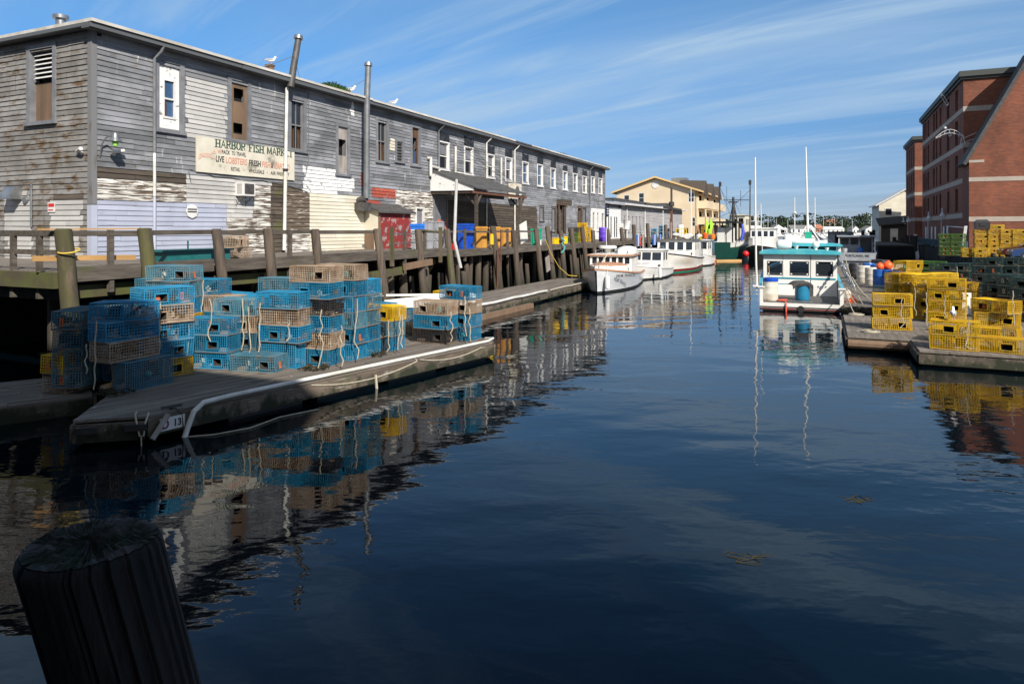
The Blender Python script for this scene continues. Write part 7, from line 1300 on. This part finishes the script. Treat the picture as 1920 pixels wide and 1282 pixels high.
gp = thing('gangway', 'grey gangway ramp running down from the dark pier', 'gangway', G(1672, 492, 0) + V((0, 12, 0)), R(14)); q = MB(); q.beam((0, 0, .4), (-1.0, 4, 3.4), .9, .08); q.build('ramp', 'galv', gp); q = MB()
for s in (-.5, .5): q.beam((s, 0, .9), (s - 1.0, 4, 4.0), .06, .06)
build_each(q, 'handrail', 'lamp_white', gp)
# gooseneck lamps, blue rail, posts
for i, (px, y) in enumerate(((1765, 391), (1740, 398), (1702, 406), (1693, 408))):
    n = 33.1; t = U(px, n); top = H - (y - HY) * W(t, n).y / F; o = thing('street_lamp', ('white gooseneck lamp nearest along the right quay', 'second white gooseneck lamp along the right quay', 'third gooseneck lamp along the right quay', 'farthest gooseneck lamp along the right quay')[i], 'lamp', W(t, n, QZ), WR, 'gooseneck lamps on the right quay')
    hgt = top - QZ; q = MB(); q.tube([(0, 0, 0), (0, 0, hgt - .5)] + [(-.45 + .45 * math.cos(a), 0, hgt - .5 + .5 * math.sin(a)) for a in [k * math.pi / 8 for k in range(1, 9)]], .05, 7); q.build('post', 'lamp_white', o); q = MB(); q.lathe([(.06, .1), (.14, .0), (.34, -.3), (.36, -.32)], 12, c=(-.9, 0, hgt - .55)); q.build('lamp_shade', 'lamp_white', o)
fr = thing('quay_railing', 'blue-grey steel railing along the edge of the right quay', 'railing', W(62, QN + .4, QZ), WR); q = MB()
for z in (.25, 1.05): q.beam((0, 0, z), (46, 0, z), .05, .05)
q.build('rail', 'rail_blue', fr)
for k in range(21): q = MB(); q.box(k * 2.3 - .04, k * 2.3 + .04, -.04, .04, 0, 1.1); q.build('post', 'rail_blue', fr)
q = MB(); x = .1
while x < 46: q.box(x, x + .02, -.01, .01, .27, 1.03); x += .16
q.build('baluster', 'rail_blue', fr)
for px, y0, y1, px2, m, lab in ((1716, 440, 486, 1721, 'pale_paint', 'white post leaning on the quay edge left of the pale plank'), (1777, 438, 484, 1767, 'plywood_pale', 'broad pale plank leaning at the quay edge'), (1811, 424, 462, 1806, 'white_paint', 'white post with a cross bar beside the green traps')):
    p0, p1 = wl(px2, 31.9, 0), wl(px, 32.2, 0); Y0, Y1 = p0.y, p1.y; p0 = V((p0.x, p0.y, H - (y1 - HY) * Y0 / F)); p1 = V((p1.x, p1.y, H - (y0 - HY) * Y1 / F)); q = MB(); q.beam(p0, p1, .38 if 'plank' in lab else .2, .1)
    if 'cross' in lab: e_ = wl(1775, 32.2, 0); q.beam(p1 - V((0, 0, .15)), V((e_.x, e_.y, p1.z + .05)), .06, .06)
    tag(q.build('leaning_plank' if 'plank' in lab else 'white_post', m), lab, 'post')
# traps on the quay
GQ = 'traps stacked on the right quay'
def NN(px, t):
    r = (px - CX) / F; return (r * (C0.y + DY * t) - C0.x - DX * t) / (DY + r * DX)
for i, (px, t, k) in enumerate(((1841, 51.2, 6), (1866, 51.2, 7), (1889, 51.2, 6), (1912, 51.2, 6), (1817, 51.5, 2), (1840, 49.9, 2))):
    stack('in the %s yellow stack on the quay' % ('first', 'tallest', 'third', 'fourth')[i] if i < 4 else ('in the low pair left of the quay stacks', 'in the low pair before the quay stacks')[i - 4], 0, 0, 0, ['y'] * k, GQ, z=QZ + .01, ctr=W(t, NN(px, t)), turn=WR + R(97))
for i, (px, k) in enumerate(((1774, 5), (1796, 5))): stack('in the %s green stack on the quay' % ('left', 'right')[i], 0, 0, 0, ['g'] * k, GQ, z=QZ + .01, ctr=W(55, NN(px, 55)), turn=WR + R(95))
q = MB(); q.ring([[V((x * k_, y * k_, z)) for x, y in ((-.5, -.4), (.5, -.4), (.5, .4), (-.5, .4))] for z, k_ in ((0, .95), (.55, 1), (.75, .6))]); q.box(-.2, .2, -.43, -.41, .25, .45); o = q.build('black_tub', 'barrel_dark', loc=W(51.2, NN(1841, 51.2), QZ + .374 * 6 + .02), rz=WR - R(90)); tag(o, 'black lidded tub on top of the first yellow stack on the quay', 'tub')
# cars
def car(lab, t, n, m):
    o = thing('parked_car', lab, 'car', W(t, n, QZ), WR + R(90)); hw = .88   # nose points to the water (+x)
    side = [(2.2, .35), (2.25, .62), (2.05, .80), (1.0, .95), (.35, 1.36), (-.9, 1.42), (-1.7, 1.02), (-2.15, .95), (-2.25, .6), (-2.2, .32)]
    q = MB(); q.ring([[V((x, y * hw, .3 + (z - .3) * k_)) for x, z in side] for y, k_ in ((-1, .97), (-.93, 1), (.93, 1), (1, .97))]); q.build('body', m, o)
    q = MB(); q.add([(.98, -.72, 1.0), (.98, .72, 1.0), (.40, .64, 1.375), (.40, -.64, 1.375)], [(0, 1, 2, 3)]); q.v = [(x + .03, y, z + .012) for x, y, z in q.v]; q.build('windscreen', 'glass_blue', o)
    for s in (1, -1): q = MB(); q.add([(.75, s * (hw + .004), 1.02), (.30, s * (hw + .004), 1.30), (-.85, s * (hw + .004), 1.34), (-1.5, s * (hw + .004), 1.03)], [(0, 1, 2, 3)]); q.build('side_window', 'glass', o)
    for x in (1.4, -1.4):
        for s in (1, -1):
            q = MB(); q.cyl((x, s * (hw - .14), .32), (x, s * (hw + .02), .32), .32, .32, 16); w_ = q.build('wheel', 'black_rubber', o); q = MB(); q.cyl((x, s * (hw + .018), .32), (x, s * (hw + .03), .32), .2, .2, 12); q.build('rim', 'galv', w_)
    for s in (1, -1): q = MB(); q.ball((2.16, s * .62, .66), .06, .16, .09, 8); q.build('headlight', 'lamp_white', o)
    return o
car('dark maroon car parked nose to the water on the right quay', 48.4, 35.0, 'car_maroon'); car('dark blue car parked beside the maroon car on the right quay', 45.7, 35.05, 'car_blue')
# barrels and gear on the long float
GB = 'barrels on the long float'
for px, py, m, lab, r in ((1603, 523, 'barrel_dark', 'black barrel at the left end of the barrel row on the float', .36), (1619, 530, 'barrel_white', 'stained white barrel second in the row on the float', .36), (1635, 535, 'barrel_white', 'white barrel left of the blue barrels on the float', .36), (1652, 540, 'barrel_blue', 'deep blue barrel beside the white barrel on the float', .40), (1667, 541, 'barrel_blue', 'blue barrel in the middle of the row on the float', .38), (1682, 543, 'barrel_blue', 'blue barrel at the right end of the row on the float', .38)): barrel('barrel', lab, G(px, py, .405), m, r, 1.0, grp=GB)
for i, (px, py, m, lab) in enumerate(((1628, 522, 'barrel_blue', 'blue barrel behind the stained white barrel'), (1645, 526, 'barrel_blue', 'blue barrel behind the white barrel'), (1672, 531, 'barrel_white', 'pale barrel behind the blue barrels'))): barrel('barrel', lab, G(px, py, .405), m, .36, .98, grp=GB)
for px, y, r, m, lab in ((1650, 502, .19, 'buoy_orange', 'smaller orange ball float on the barrels, left one'), (1665, 502, .24, 'buoy_orange', 'large orange ball float on the barrels, right one')):
    Y = G(px, 541, .405).y + .2; q = MB(); q.ball((0, 0, 0), r, n=18); q.cyl((0, 0, r * .9), (0, 0, r * 1.15), .07); o = q.build('ball_float', m, loc=P_(px, y, Y) if False else V(((px - CX) / F * Y, Y, 1.39 + r * .9))); tag(o, lab, 'float')
dg = thing('dinghy', 'grey dinghy with dark gear beyond the barrels on the float', 'dinghy', G(1655, 507, .4), WR + .5); q = MB(); rr = [[V((p.x, p.y, .55 - p.z)) for p in rw] for rw in hull_pts(3.4, 1.4, .5)]; q.ring(rr, 0, True, True, closed=False); q.build('hull', 'lamp_white', dg); q = MB(); q.box(-1.2, .6, -.5, .5, .3, .5); q.box(-.5, .9, -.3, .35, .5, .8); q.build('gear', 'cloth_dark', dg)
q = MB(); q.box(-.3, .3, -.2, .2, 0, .45); tag(q.build('bait_box', 'plywood_pale', loc=G(1684, 553, .405), rz=WR), 'pale cardboard box on the float left of the yellow rows', 'box')
q = MB(); q.panel((-.15, 0, 0), (1, 0, 0), (0, 0, 1), (0, 1, 0), .3, .8, .06, [(.1, .2, .65, .74)]); o = q.build('white_board', 'gel_white', loc=G(1813, 590, .405), rz=R(-10)); tag(o, 'white board standing behind the tall yellow stack', 'board')
tote('fish_tote', 'low dark tote on the float before the blue barrels', 1, 2, 0, 1, 'barrel_dark') if False else None
for i, (px0, py0, px1, py1, m, lab) in enumerate(((1600, 588, 1612, 592, 'rope_pale', 'coil of pale rope at the edge of the long float'), (1625, 620, 1640, 624, 'rope_pale', 'loose rope ends on the small float'))):
    p = G((px0 + px1) / 2, (py0 + py1) / 2, .41); q = MB(); q.tube([p + V((math.cos(k * .7) * (.28 - .005 * k), math.sin(k * .7) * (.28 - .005 * k), .012 * (k // 9) + .01)) for k in range(34)], .016, 5); tag(q.build('rope_coil', m), lab, 'rope')
q = MB(); q.tube([W(8.22, 23.2, .2), W(8.22, 21.4, .2)], .13, 9); tag(q.build('log_bumper', 'plywood'), 'round log bumper along the near end of the small float', 'log')
for k, (px, py) in enumerate(((1592, 566), (1640, 560))):
    pass
q = MB(); q.tube(sag(G(1598, 520, 1.0), G(1655, 572, .45), .3), .03, 6); tag(q.build('float_line', 'rope_pale'), 'thick grey line lying across the long float', 'rope')
q = MB(); q.lathe([(.05, -.4), (.14, -.3), (.15, .3), (.05, .42)], 10); o = q.build('fender', 'barrel_white', loc=G(1588, 560, .35)); o.rotation_euler = (R(15), 0, 0); tag(o, 'pale fender hanging off the left edge of the long float', 'fender')

for bt, x0, x1, y, z, hz in ((b1, -2.4, .2, 1.0, 2.05, 3.6), (b2, -2.1, -.5, .9, 2.1, 3.4), (b3, -3.0, -.5, 1.25, 2.7, 4.2), (b4, -1.6, 0, .8, 2.55, 3.9), (b5, -3.2, -1, 1.1, 3.8, 5.4)):
    for s_ in (1, -1):
        q = MB(); q.tube([(x0, s_ * y, z), (x0 + .05, s_ * y, z + .16), (x1 - .05, s_ * y, z + .16), (x1, s_ * y, z)], .022, 6); q.build('handrail', 'galv', bt)
    q = MB(); q.tube([(x0 + .3, -y * .7, z), (x0 + .25, -y * .72, hz)], .02, 5); q.build('antenna', 'gel_white', bt); q = MB(); q.ball((x1 - .3, .2, z + .2), .11, n=10); q.cyl((x1 - .3, .2, z - .02), (x1 - .3, .2, z + .1), .03); q.build('spotlight', 'galv', bt)
    q = MB(); q.tube([(x0 - 1.2 + .25 * math.cos(k * .6), .3 + .25 * math.sin(k * .6), .6 + .02 * k / 10) for k in range(22)], .025, 5); q.build('rope_coil', 'rope_yellow', bt)
for bt, L_, hb_ in ((b1, 10.8, 1.36), (b3, 11.5, 1.65)):
    q = MB()
    for s_ in (1, -1): q.tube([(L_ / 2 - .25, s_ * .12, hb_ + .02), (L_ / 2 - .3, s_ * .12, hb_ + .4)], .02, 5)
    q.tube([(L_ / 2 - .3, -.12, hb_ + .4), (L_ / 2 - .05, 0, hb_ + .42), (L_ / 2 - .3, .12, hb_ + .4)], .02, 5); build_each(q, 'bow_rail', 'galv', bt)
# ------------------------------------------------------------------ gulls
def gull(lab, loc, rz, s=1.0):
    o = thing('gull', lab, 'gull', loc, rz); o.scale = (s, s, s)
    sp_ = [((-.20, 0, .155), .012, .02), ((-.14, 0, .165), .035, .04), ((-.05, 0, .17), .065, .068), ((.04, 0, .18), .074, .078), ((.11, 0, .205), .06, .066), ((.15, 0, .245), .040, .045), ((.168, 0, .285), .036, .04), ((.185, 0, .315), .040, .040), ((.205, 0, .325), .034, .034), ((.226, 0, .320), .014, .016)]
    q = MB(); rings = []
    for i, (c, rw, rh) in enumerate(sp_):
        a = V(sp_[max(0, i - 1)][0]); b = V(sp_[min(len(sp_) - 1, i + 1)][0]); d = (b - a).normalized(); x = V((0, 1, 0)); y = d.cross(x).normalized(); rings.append([V(c) + x * rw * math.cos(t) + y * rh * math.sin(t) for t in [2 * math.pi * k / 12 for k in range(12)]])
    q.ring(rings); q.build('body', 'gull_white', o)
    for sd in (1, -1):
        q = MB(); q.ring([[V((x, sd * (yy + .002), z + dz)) for yy, dz in ((.0 + w_, -.03), (.012 + w_, .0), (.004 + w_, .04), (-.008 + w_, .045), (-.014 + w_, -.02))] for x, w_, z in ((.09, .050, .20), (.03, .066, .195), (-.06, .060, .185), (-.15, .034, .172), (-.20, .018, .165))], 0); q.ring([[V((x, sd * w_ + yy, z + zz)) for yy, zz in ((-.012, 0), (.012, 0), (0, .016))] for x, w_, z in ((-.18, .022, .165), (-.27, .012, .152))], 1); q.build('wing', ['gull_grey', 'gull_black'], o)
        q = MB(); q.tube([(.02, sd * .03, .12), (.015, sd * .03, .0)], .007, 5); q.box(.0, .06, sd * .03 - .018, sd * .03 + .018, 0, .006); q.build('leg', 'leg_pink', o)
        q = MB(); q.ball((.212, sd * .031, .333), .006, n=6); q.build('eye', 'gull_black', o)
    q = MB(); q.ring([[V((x, y * w_, z)) for y, z in ((-1, .314), (1, .314), (1, .326), (-1, .326))] for x, w_ in ((.224, .009), (.28, .003))]); q.build('beak', 'beak_yellow', o); q = MB(); q.box(-.26, -.19, -.03, .03, .15, .158); q.build('tail', 'gull_white', o); return o
p = kst; o = gull('gull standing on the blue trap behind the bright yellow trap', p + V((0, -.1, .005)), R(165), 1.15)
gull('gull standing on the front pair of yellow traps', gst + V((-.05, .0, .01)), R(60), .95)
RT = ROOFZ + .15
q = MB(); q.box(-.12, .12, -.12, .12, 0, .34); q.box(-.15, .15, -.15, .15, .3, .38); o = q.build('roof_stub', 'plywood', loc=W(U(513), -.2, RT - .02), rz=WR); tag(o, 'short wooden stub on the roof left of the tilted stove pipe', 'vent'); gull('gull on the wooden roof stub left of the first stove pipe', W(U(514), -.2, RT + .36), R(40), 1.1)
gull('gull on the roof edge beside the green weeds', W(U(652), .15, RT), R(30), 1.2); gull('gull on the roof edge right of the second stove pipe', W(U(734), .1, RT), R(35), 1.2)

# ------------------------------------------------------------------ floating weed
for px, py, r_, lab in ((1385, 1045, .22, 'small dark strand of weed floating in the open water'), (1605, 935, .38, 'larger dark strand of weed floating on the water')):
    q = MB(); p = V((0, 0, .003)); pts = []
    for k in range(46): p = p + V((rnd.uniform(-.16, .16) - p.x * .18 / r_ * .3, rnd.uniform(-.09, .09) - p.y * .3, 0)); p.z = rnd.uniform(-.004, .006); pts.append(p.copy())
    q.tube(pts, .0035, 4)
    o = q.build('floating_weed', 'weed', loc=G(px, py, 0)); tag(o, lab, 'weed')

# ------------------------------------------------------------------ far shore
mb = MB(); n = 60
for i in range(n):
    x0, x1 = -700 + 1700 * i / n, -700 + 1700 * (i + 1) / n
    mb.add([(x0, 470, -1), (x1, 470, -1), (x1, 500, 1.2), (x0, 500, 1.2)], [(0, 1, 2, 3)]); mb.add([(x0, 500, 1.2), (x1, 500, 1.2), (x1, 900, 6), (x0, 900, 6)], [(0, 1, 2, 3)])
tag(mb.build('far_shore', 'far_land'), kind='structure')
q = MB(); r2 = random.Random(5)
def clump(cx, cy, cz, r, m):
    for i in range(m):
        a, b = r2.uniform(0, 6.28), r2.uniform(-.5, 1.3); rr = r * r2.uniform(.55, 1.0); c = V((cx + rr * math.cos(a) * math.cos(b), cy + rr * math.sin(a) * math.cos(b) * .8, max(1.5, cz + rr * .75 * math.sin(b)))); s = r2.uniform(.35, .95); u = V((r2.uniform(-1, 1), r2.uniform(-1, 1), r2.uniform(-1, 1))).normalized(); w2 = u.orthogonal().normalized(); v2 = u.cross(w2)
        q.add([c + w2 * s, c + v2 * s, c - w2 * s * .8, c - v2 * s * .9], [(0, 1, 2, 3)], 0)
x = -60
while x < 345:
    for row, y in ((0, 530), (1, 552), (2, 580)):
        hgt = 9.0 + row * 1.3 + 2.6 * math.sin(x * .045 + row * 1.7) + 1.8 * math.sin(x * .17 + 1 + row) + r2.uniform(-1.2, 1.8); cx = x + r2.uniform(-2, 2); rad = r2.uniform(2.6, 4.6); nn_ = 34 if 150 < x else 16
        clump(cx, y, hgt - rad * .7 + 1.5, rad, nn_); clump(cx + r2.uniform(-2, 2), y - 2, hgt * .5 + .8, rad * 1.15, nn_)
    x += r2.uniform(2.6, 4.2)
q.add([(-60, 575, 0), (345, 575, 0), (345, 575, 7.0), (-60, 575, 7.0), (-60, 590, 0), (345, 590, 0), (345, 590, 6.5), (-60, 590, 6.5)], [(0, 1, 2, 3), (7, 6, 5, 4), (3, 2, 6, 7)])
tag(q.build('far_wood', 'leaf_far', smooth=False), 'dark green wood lining the far shore', 'wood', kind='stuff')
def far_tree(px, ytop, lab, Y=505, rad=4.5):
    hh = H - (ytop - HY) * Y / F; o = thing('shore_tree', lab, 'tree', V(((px - CX) / F * Y, Y, 1))); q0 = MB(); q0.cyl((0, 0, 0), (0, 0, hh - 3), .35, .15, 7); q0.build('trunk', 'bark', o); global q; q = MB()
    for k in range(7): clump(r2.uniform(-rad * .5, rad * .5), r2.uniform(-2, 2), hh - 1.5 - r2.uniform(.5, hh * .6) , rad * r2.uniform(.4, .62), 45)
    q.build('crown', 'leaf_far', o, smooth=False)
far_tree(1616, 404, 'tall rounded tree standing out on the far shore', rad=7); far_tree(1510, 401, 'narrow dark tree behind the teal boat\'s mast on the far shore', rad=3.5); far_tree(1465, 405, 'rounded dark tree on the far shore left of the teal boat\'s mast', rad=5.5)
def house(px, w_, y0, y1, m, rm, lab, Y=490, gable=False):
    x = (px - CX) / F * Y; wd = w_ / F * Y; zt = H - (y0 - HY) * Y / F; ze = zt - (zt - 1) * .42; o = thing('shore_house', lab, 'house', (x, Y, 0), 0, 'houses on the far shore'); q = MB(); q.box(-wd / 2, wd / 2, 0, 8, .6, ze); 
    if gable: q.prism([(-wd / 2, ze), (wd / 2, ze), (0, zt)], -8, 0, xf=frame((0, 0, 0), (1, 0, 0), (0, 0, 1)))
    q.build('wall', m, o); q = MB()
    if gable:
        for s in (1, -1): q.add([(0, -.4, zt + .3), (s * (wd / 2 + .5), -.4, ze), (s * (wd / 2 + .5), 8.3, ze), (0, 8.3, zt + .3)], [(0, 1, 2, 3)])
    else: q.add([(-wd / 2 - .4, -.4, ze), (wd / 2 + .4, -.4, ze), (wd / 2 + .4, 4, zt), (-wd / 2 - .4, 4, zt), (-wd / 2 - .4, 8.4, ze), (wd / 2 + .4, 8.4, ze)], [(0, 1, 2, 3), (3, 2, 5, 4), (0, 3, 4), (1, 5, 2)])
    q.build('roof', rm, o); q = MB(); k = max(2, int(wd / 3))
    for i in range(k): a = -wd / 2 + wd * (i + .35) / k; q.box(a, a + wd / k * .3, -.06, .02, 1.6, ze - .6)
    q.build('window', 'glass', o)
for a in ((1408, 30, 428, 440, 'far_wall', 'far_roof', 'low pale house at the left end of the far shore'), (1460, 22, 421, 438, 'far_wall', 'far_roof', 'grey-roofed house on the far shore behind the yacht', 490, True), (1470, 12, 426, 438, 'far_wall', 'far_wall', 'small white gabled house on the far shore'), (1498, 30, 422, 438, 'far_wall', 'far_roof', 'long grey-roofed house left of the teal boat\'s mast'), (1521, 12, 421, 438, 'far_wall', 'far_roof', 'gabled house just right of the teal boat\'s mast', 490, True), (1537, 12, 421, 432, 'far_red', 'far_red', 'red-roofed house right of the teal boat\'s mast'), (1562, 42, 425, 436, 'far_wall', 'far_wall', 'long white terrace with dormers on the far shore'), (1605, 12, 424, 440, 'far_wall', 'far_roof', 'small white house under the tall rounded tree', 488, True), (1634, 22, 424, 440, 'far_wall', 'far_roof', 'broad grey-roofed house at the right end of the far shore', 480, True), (1560, 26, 411, 420, 'far_red', 'far_red', 'reddish building on the rise above the far wood', 620)): house(*a)
# moored craft out in the harbour
q = MB(); q.ring(hull_pts(7, 2.4, -1.1)[::1], 0, True, True, closed=False); 
def craft_mesh():
    q = MB(); q.ring([[V((p.x, p.y, 1.0 - p.z)) for p in rw] for rw in hull_pts(7.5, 2.6, 1.2)], 0, True, True, closed=True); q.ring([[V((x, y, z)) for y, z in ((-.9, .9), (-.85, 2.0), (.85, 2.0), (.9, .9))] for x in (-1.6, .8)]); q.box(-1.5, .9, -.88, .88, 1.45, 1.8, 1); return q
protoc = craft_mesh().build('moored_boat', ['gel_white', 'glass']); LBS = 'small white boat moored in the row along the far shore'; tag(protoc, LBS, 'boat', 'boats moored along the far shore')
first = True
for i in range(60):
    Y = r2.uniform(330, 455); px = 1400 + 262 * (i + r2.random()) / 44; loc = V(((px - CX) / F * Y, Y, -.1)); o = protoc if first else protoc.copy(); first = False
    if o is not protoc: COL.objects.link(o)
    o.location = loc; o.rotation_euler = (0, 0, r2.uniform(0, 6.28)); s = r2.uniform(.7, 1.25); o.scale = (s, s, s)
for i, (px, y0, Y, lab) in enumerate(((1490, 370, 250, 'tall white mast with a radar dome on a sailing boat beyond the teal boat'), (1528, 370, 260, 'tall plain white mast of the sailing boat right of the teal mast'), (1579, 402, 300, 'sailing boat with a dark furled top on its mast'), (1565, 408, 320, 'sailing boat with a short pale mast by the white terrace'), (1440, 398, 280, 'thin-masted sailing boat left of the tall domed mast'), (1556, 414, 330, 'sailing boat with the shortest mast among the moored boats'), (1419, 402, 200, 'thin-masted boat by the white motor yacht'), (1634, 408, 300, 'sailing boat moored before the house at the right end'), (1456, 410, 310, 'sailing boat before the grey-roofed house on the far shore'), (1477, 413, 330, 'sailing boat with a low bare mast left of the domed mast'), (1544, 406, 300, 'sailing boat moored right of the plain white mast'), (1598, 411, 320, 'sailing boat moored under the tall rounded tree'), (1648, 414, 330, 'sailing boat close by the white house'), (1432, 412, 340, 'small sailing boat behind the teal boat\'s antenna'))):
    o = thing('sailing_boat', lab, 'sailing boat', V(((px - CX) / F * Y, Y, 0)), r2.uniform(-.5, .5)); zt = H - (y0 - HY) * Y / F; q = MB(); q.ring([[V((p.x, p.y, 1.0 - p.z)) for p in rw] for rw in hull_pts(9, 2.8, 1.3)], 0, True, True); q.box(-2, 1.5, -.8, .8, 1.0, 1.5); q.build('hull', 'gel_white', o); q = MB(); q.tube([(0, 0, .9), (0, 0, zt)], [.2 if i < 2 else .13, .12 if i < 2 else .08], 6); q.build('mast', 'lamp_white' if i > 1 else 'gel_white', o); q = MB(); q.tube([(0, 0, 2.0), (-3.5, 0, 2.0)], .14, 6); q.build('boom', 'cabin_grey', o)
    if i == 0: q = MB(); q.lathe([(.1, -.3), (.7, -.15), (.75, .1), (.3, .35)], 12, c=(0, 0, H - (399 - HY) * Y / F)); q.build('radar_dome', 'gel_white', o)
    if i == 2: q = MB(); q.cyl((0, 0, zt - 2.2), (0, 0, zt - .6), .3, .3, 8); q.build('furled_top', 'barrel_navy', o)
if bpy.data.objects.get('lobster_trap') and PROTO[2].location.z < -40:
    for p in PROTO:
        if p.location.z < -40:
            for c in kids(p): bpy.data.objects.remove(c)
            bpy.data.objects.remove(p)
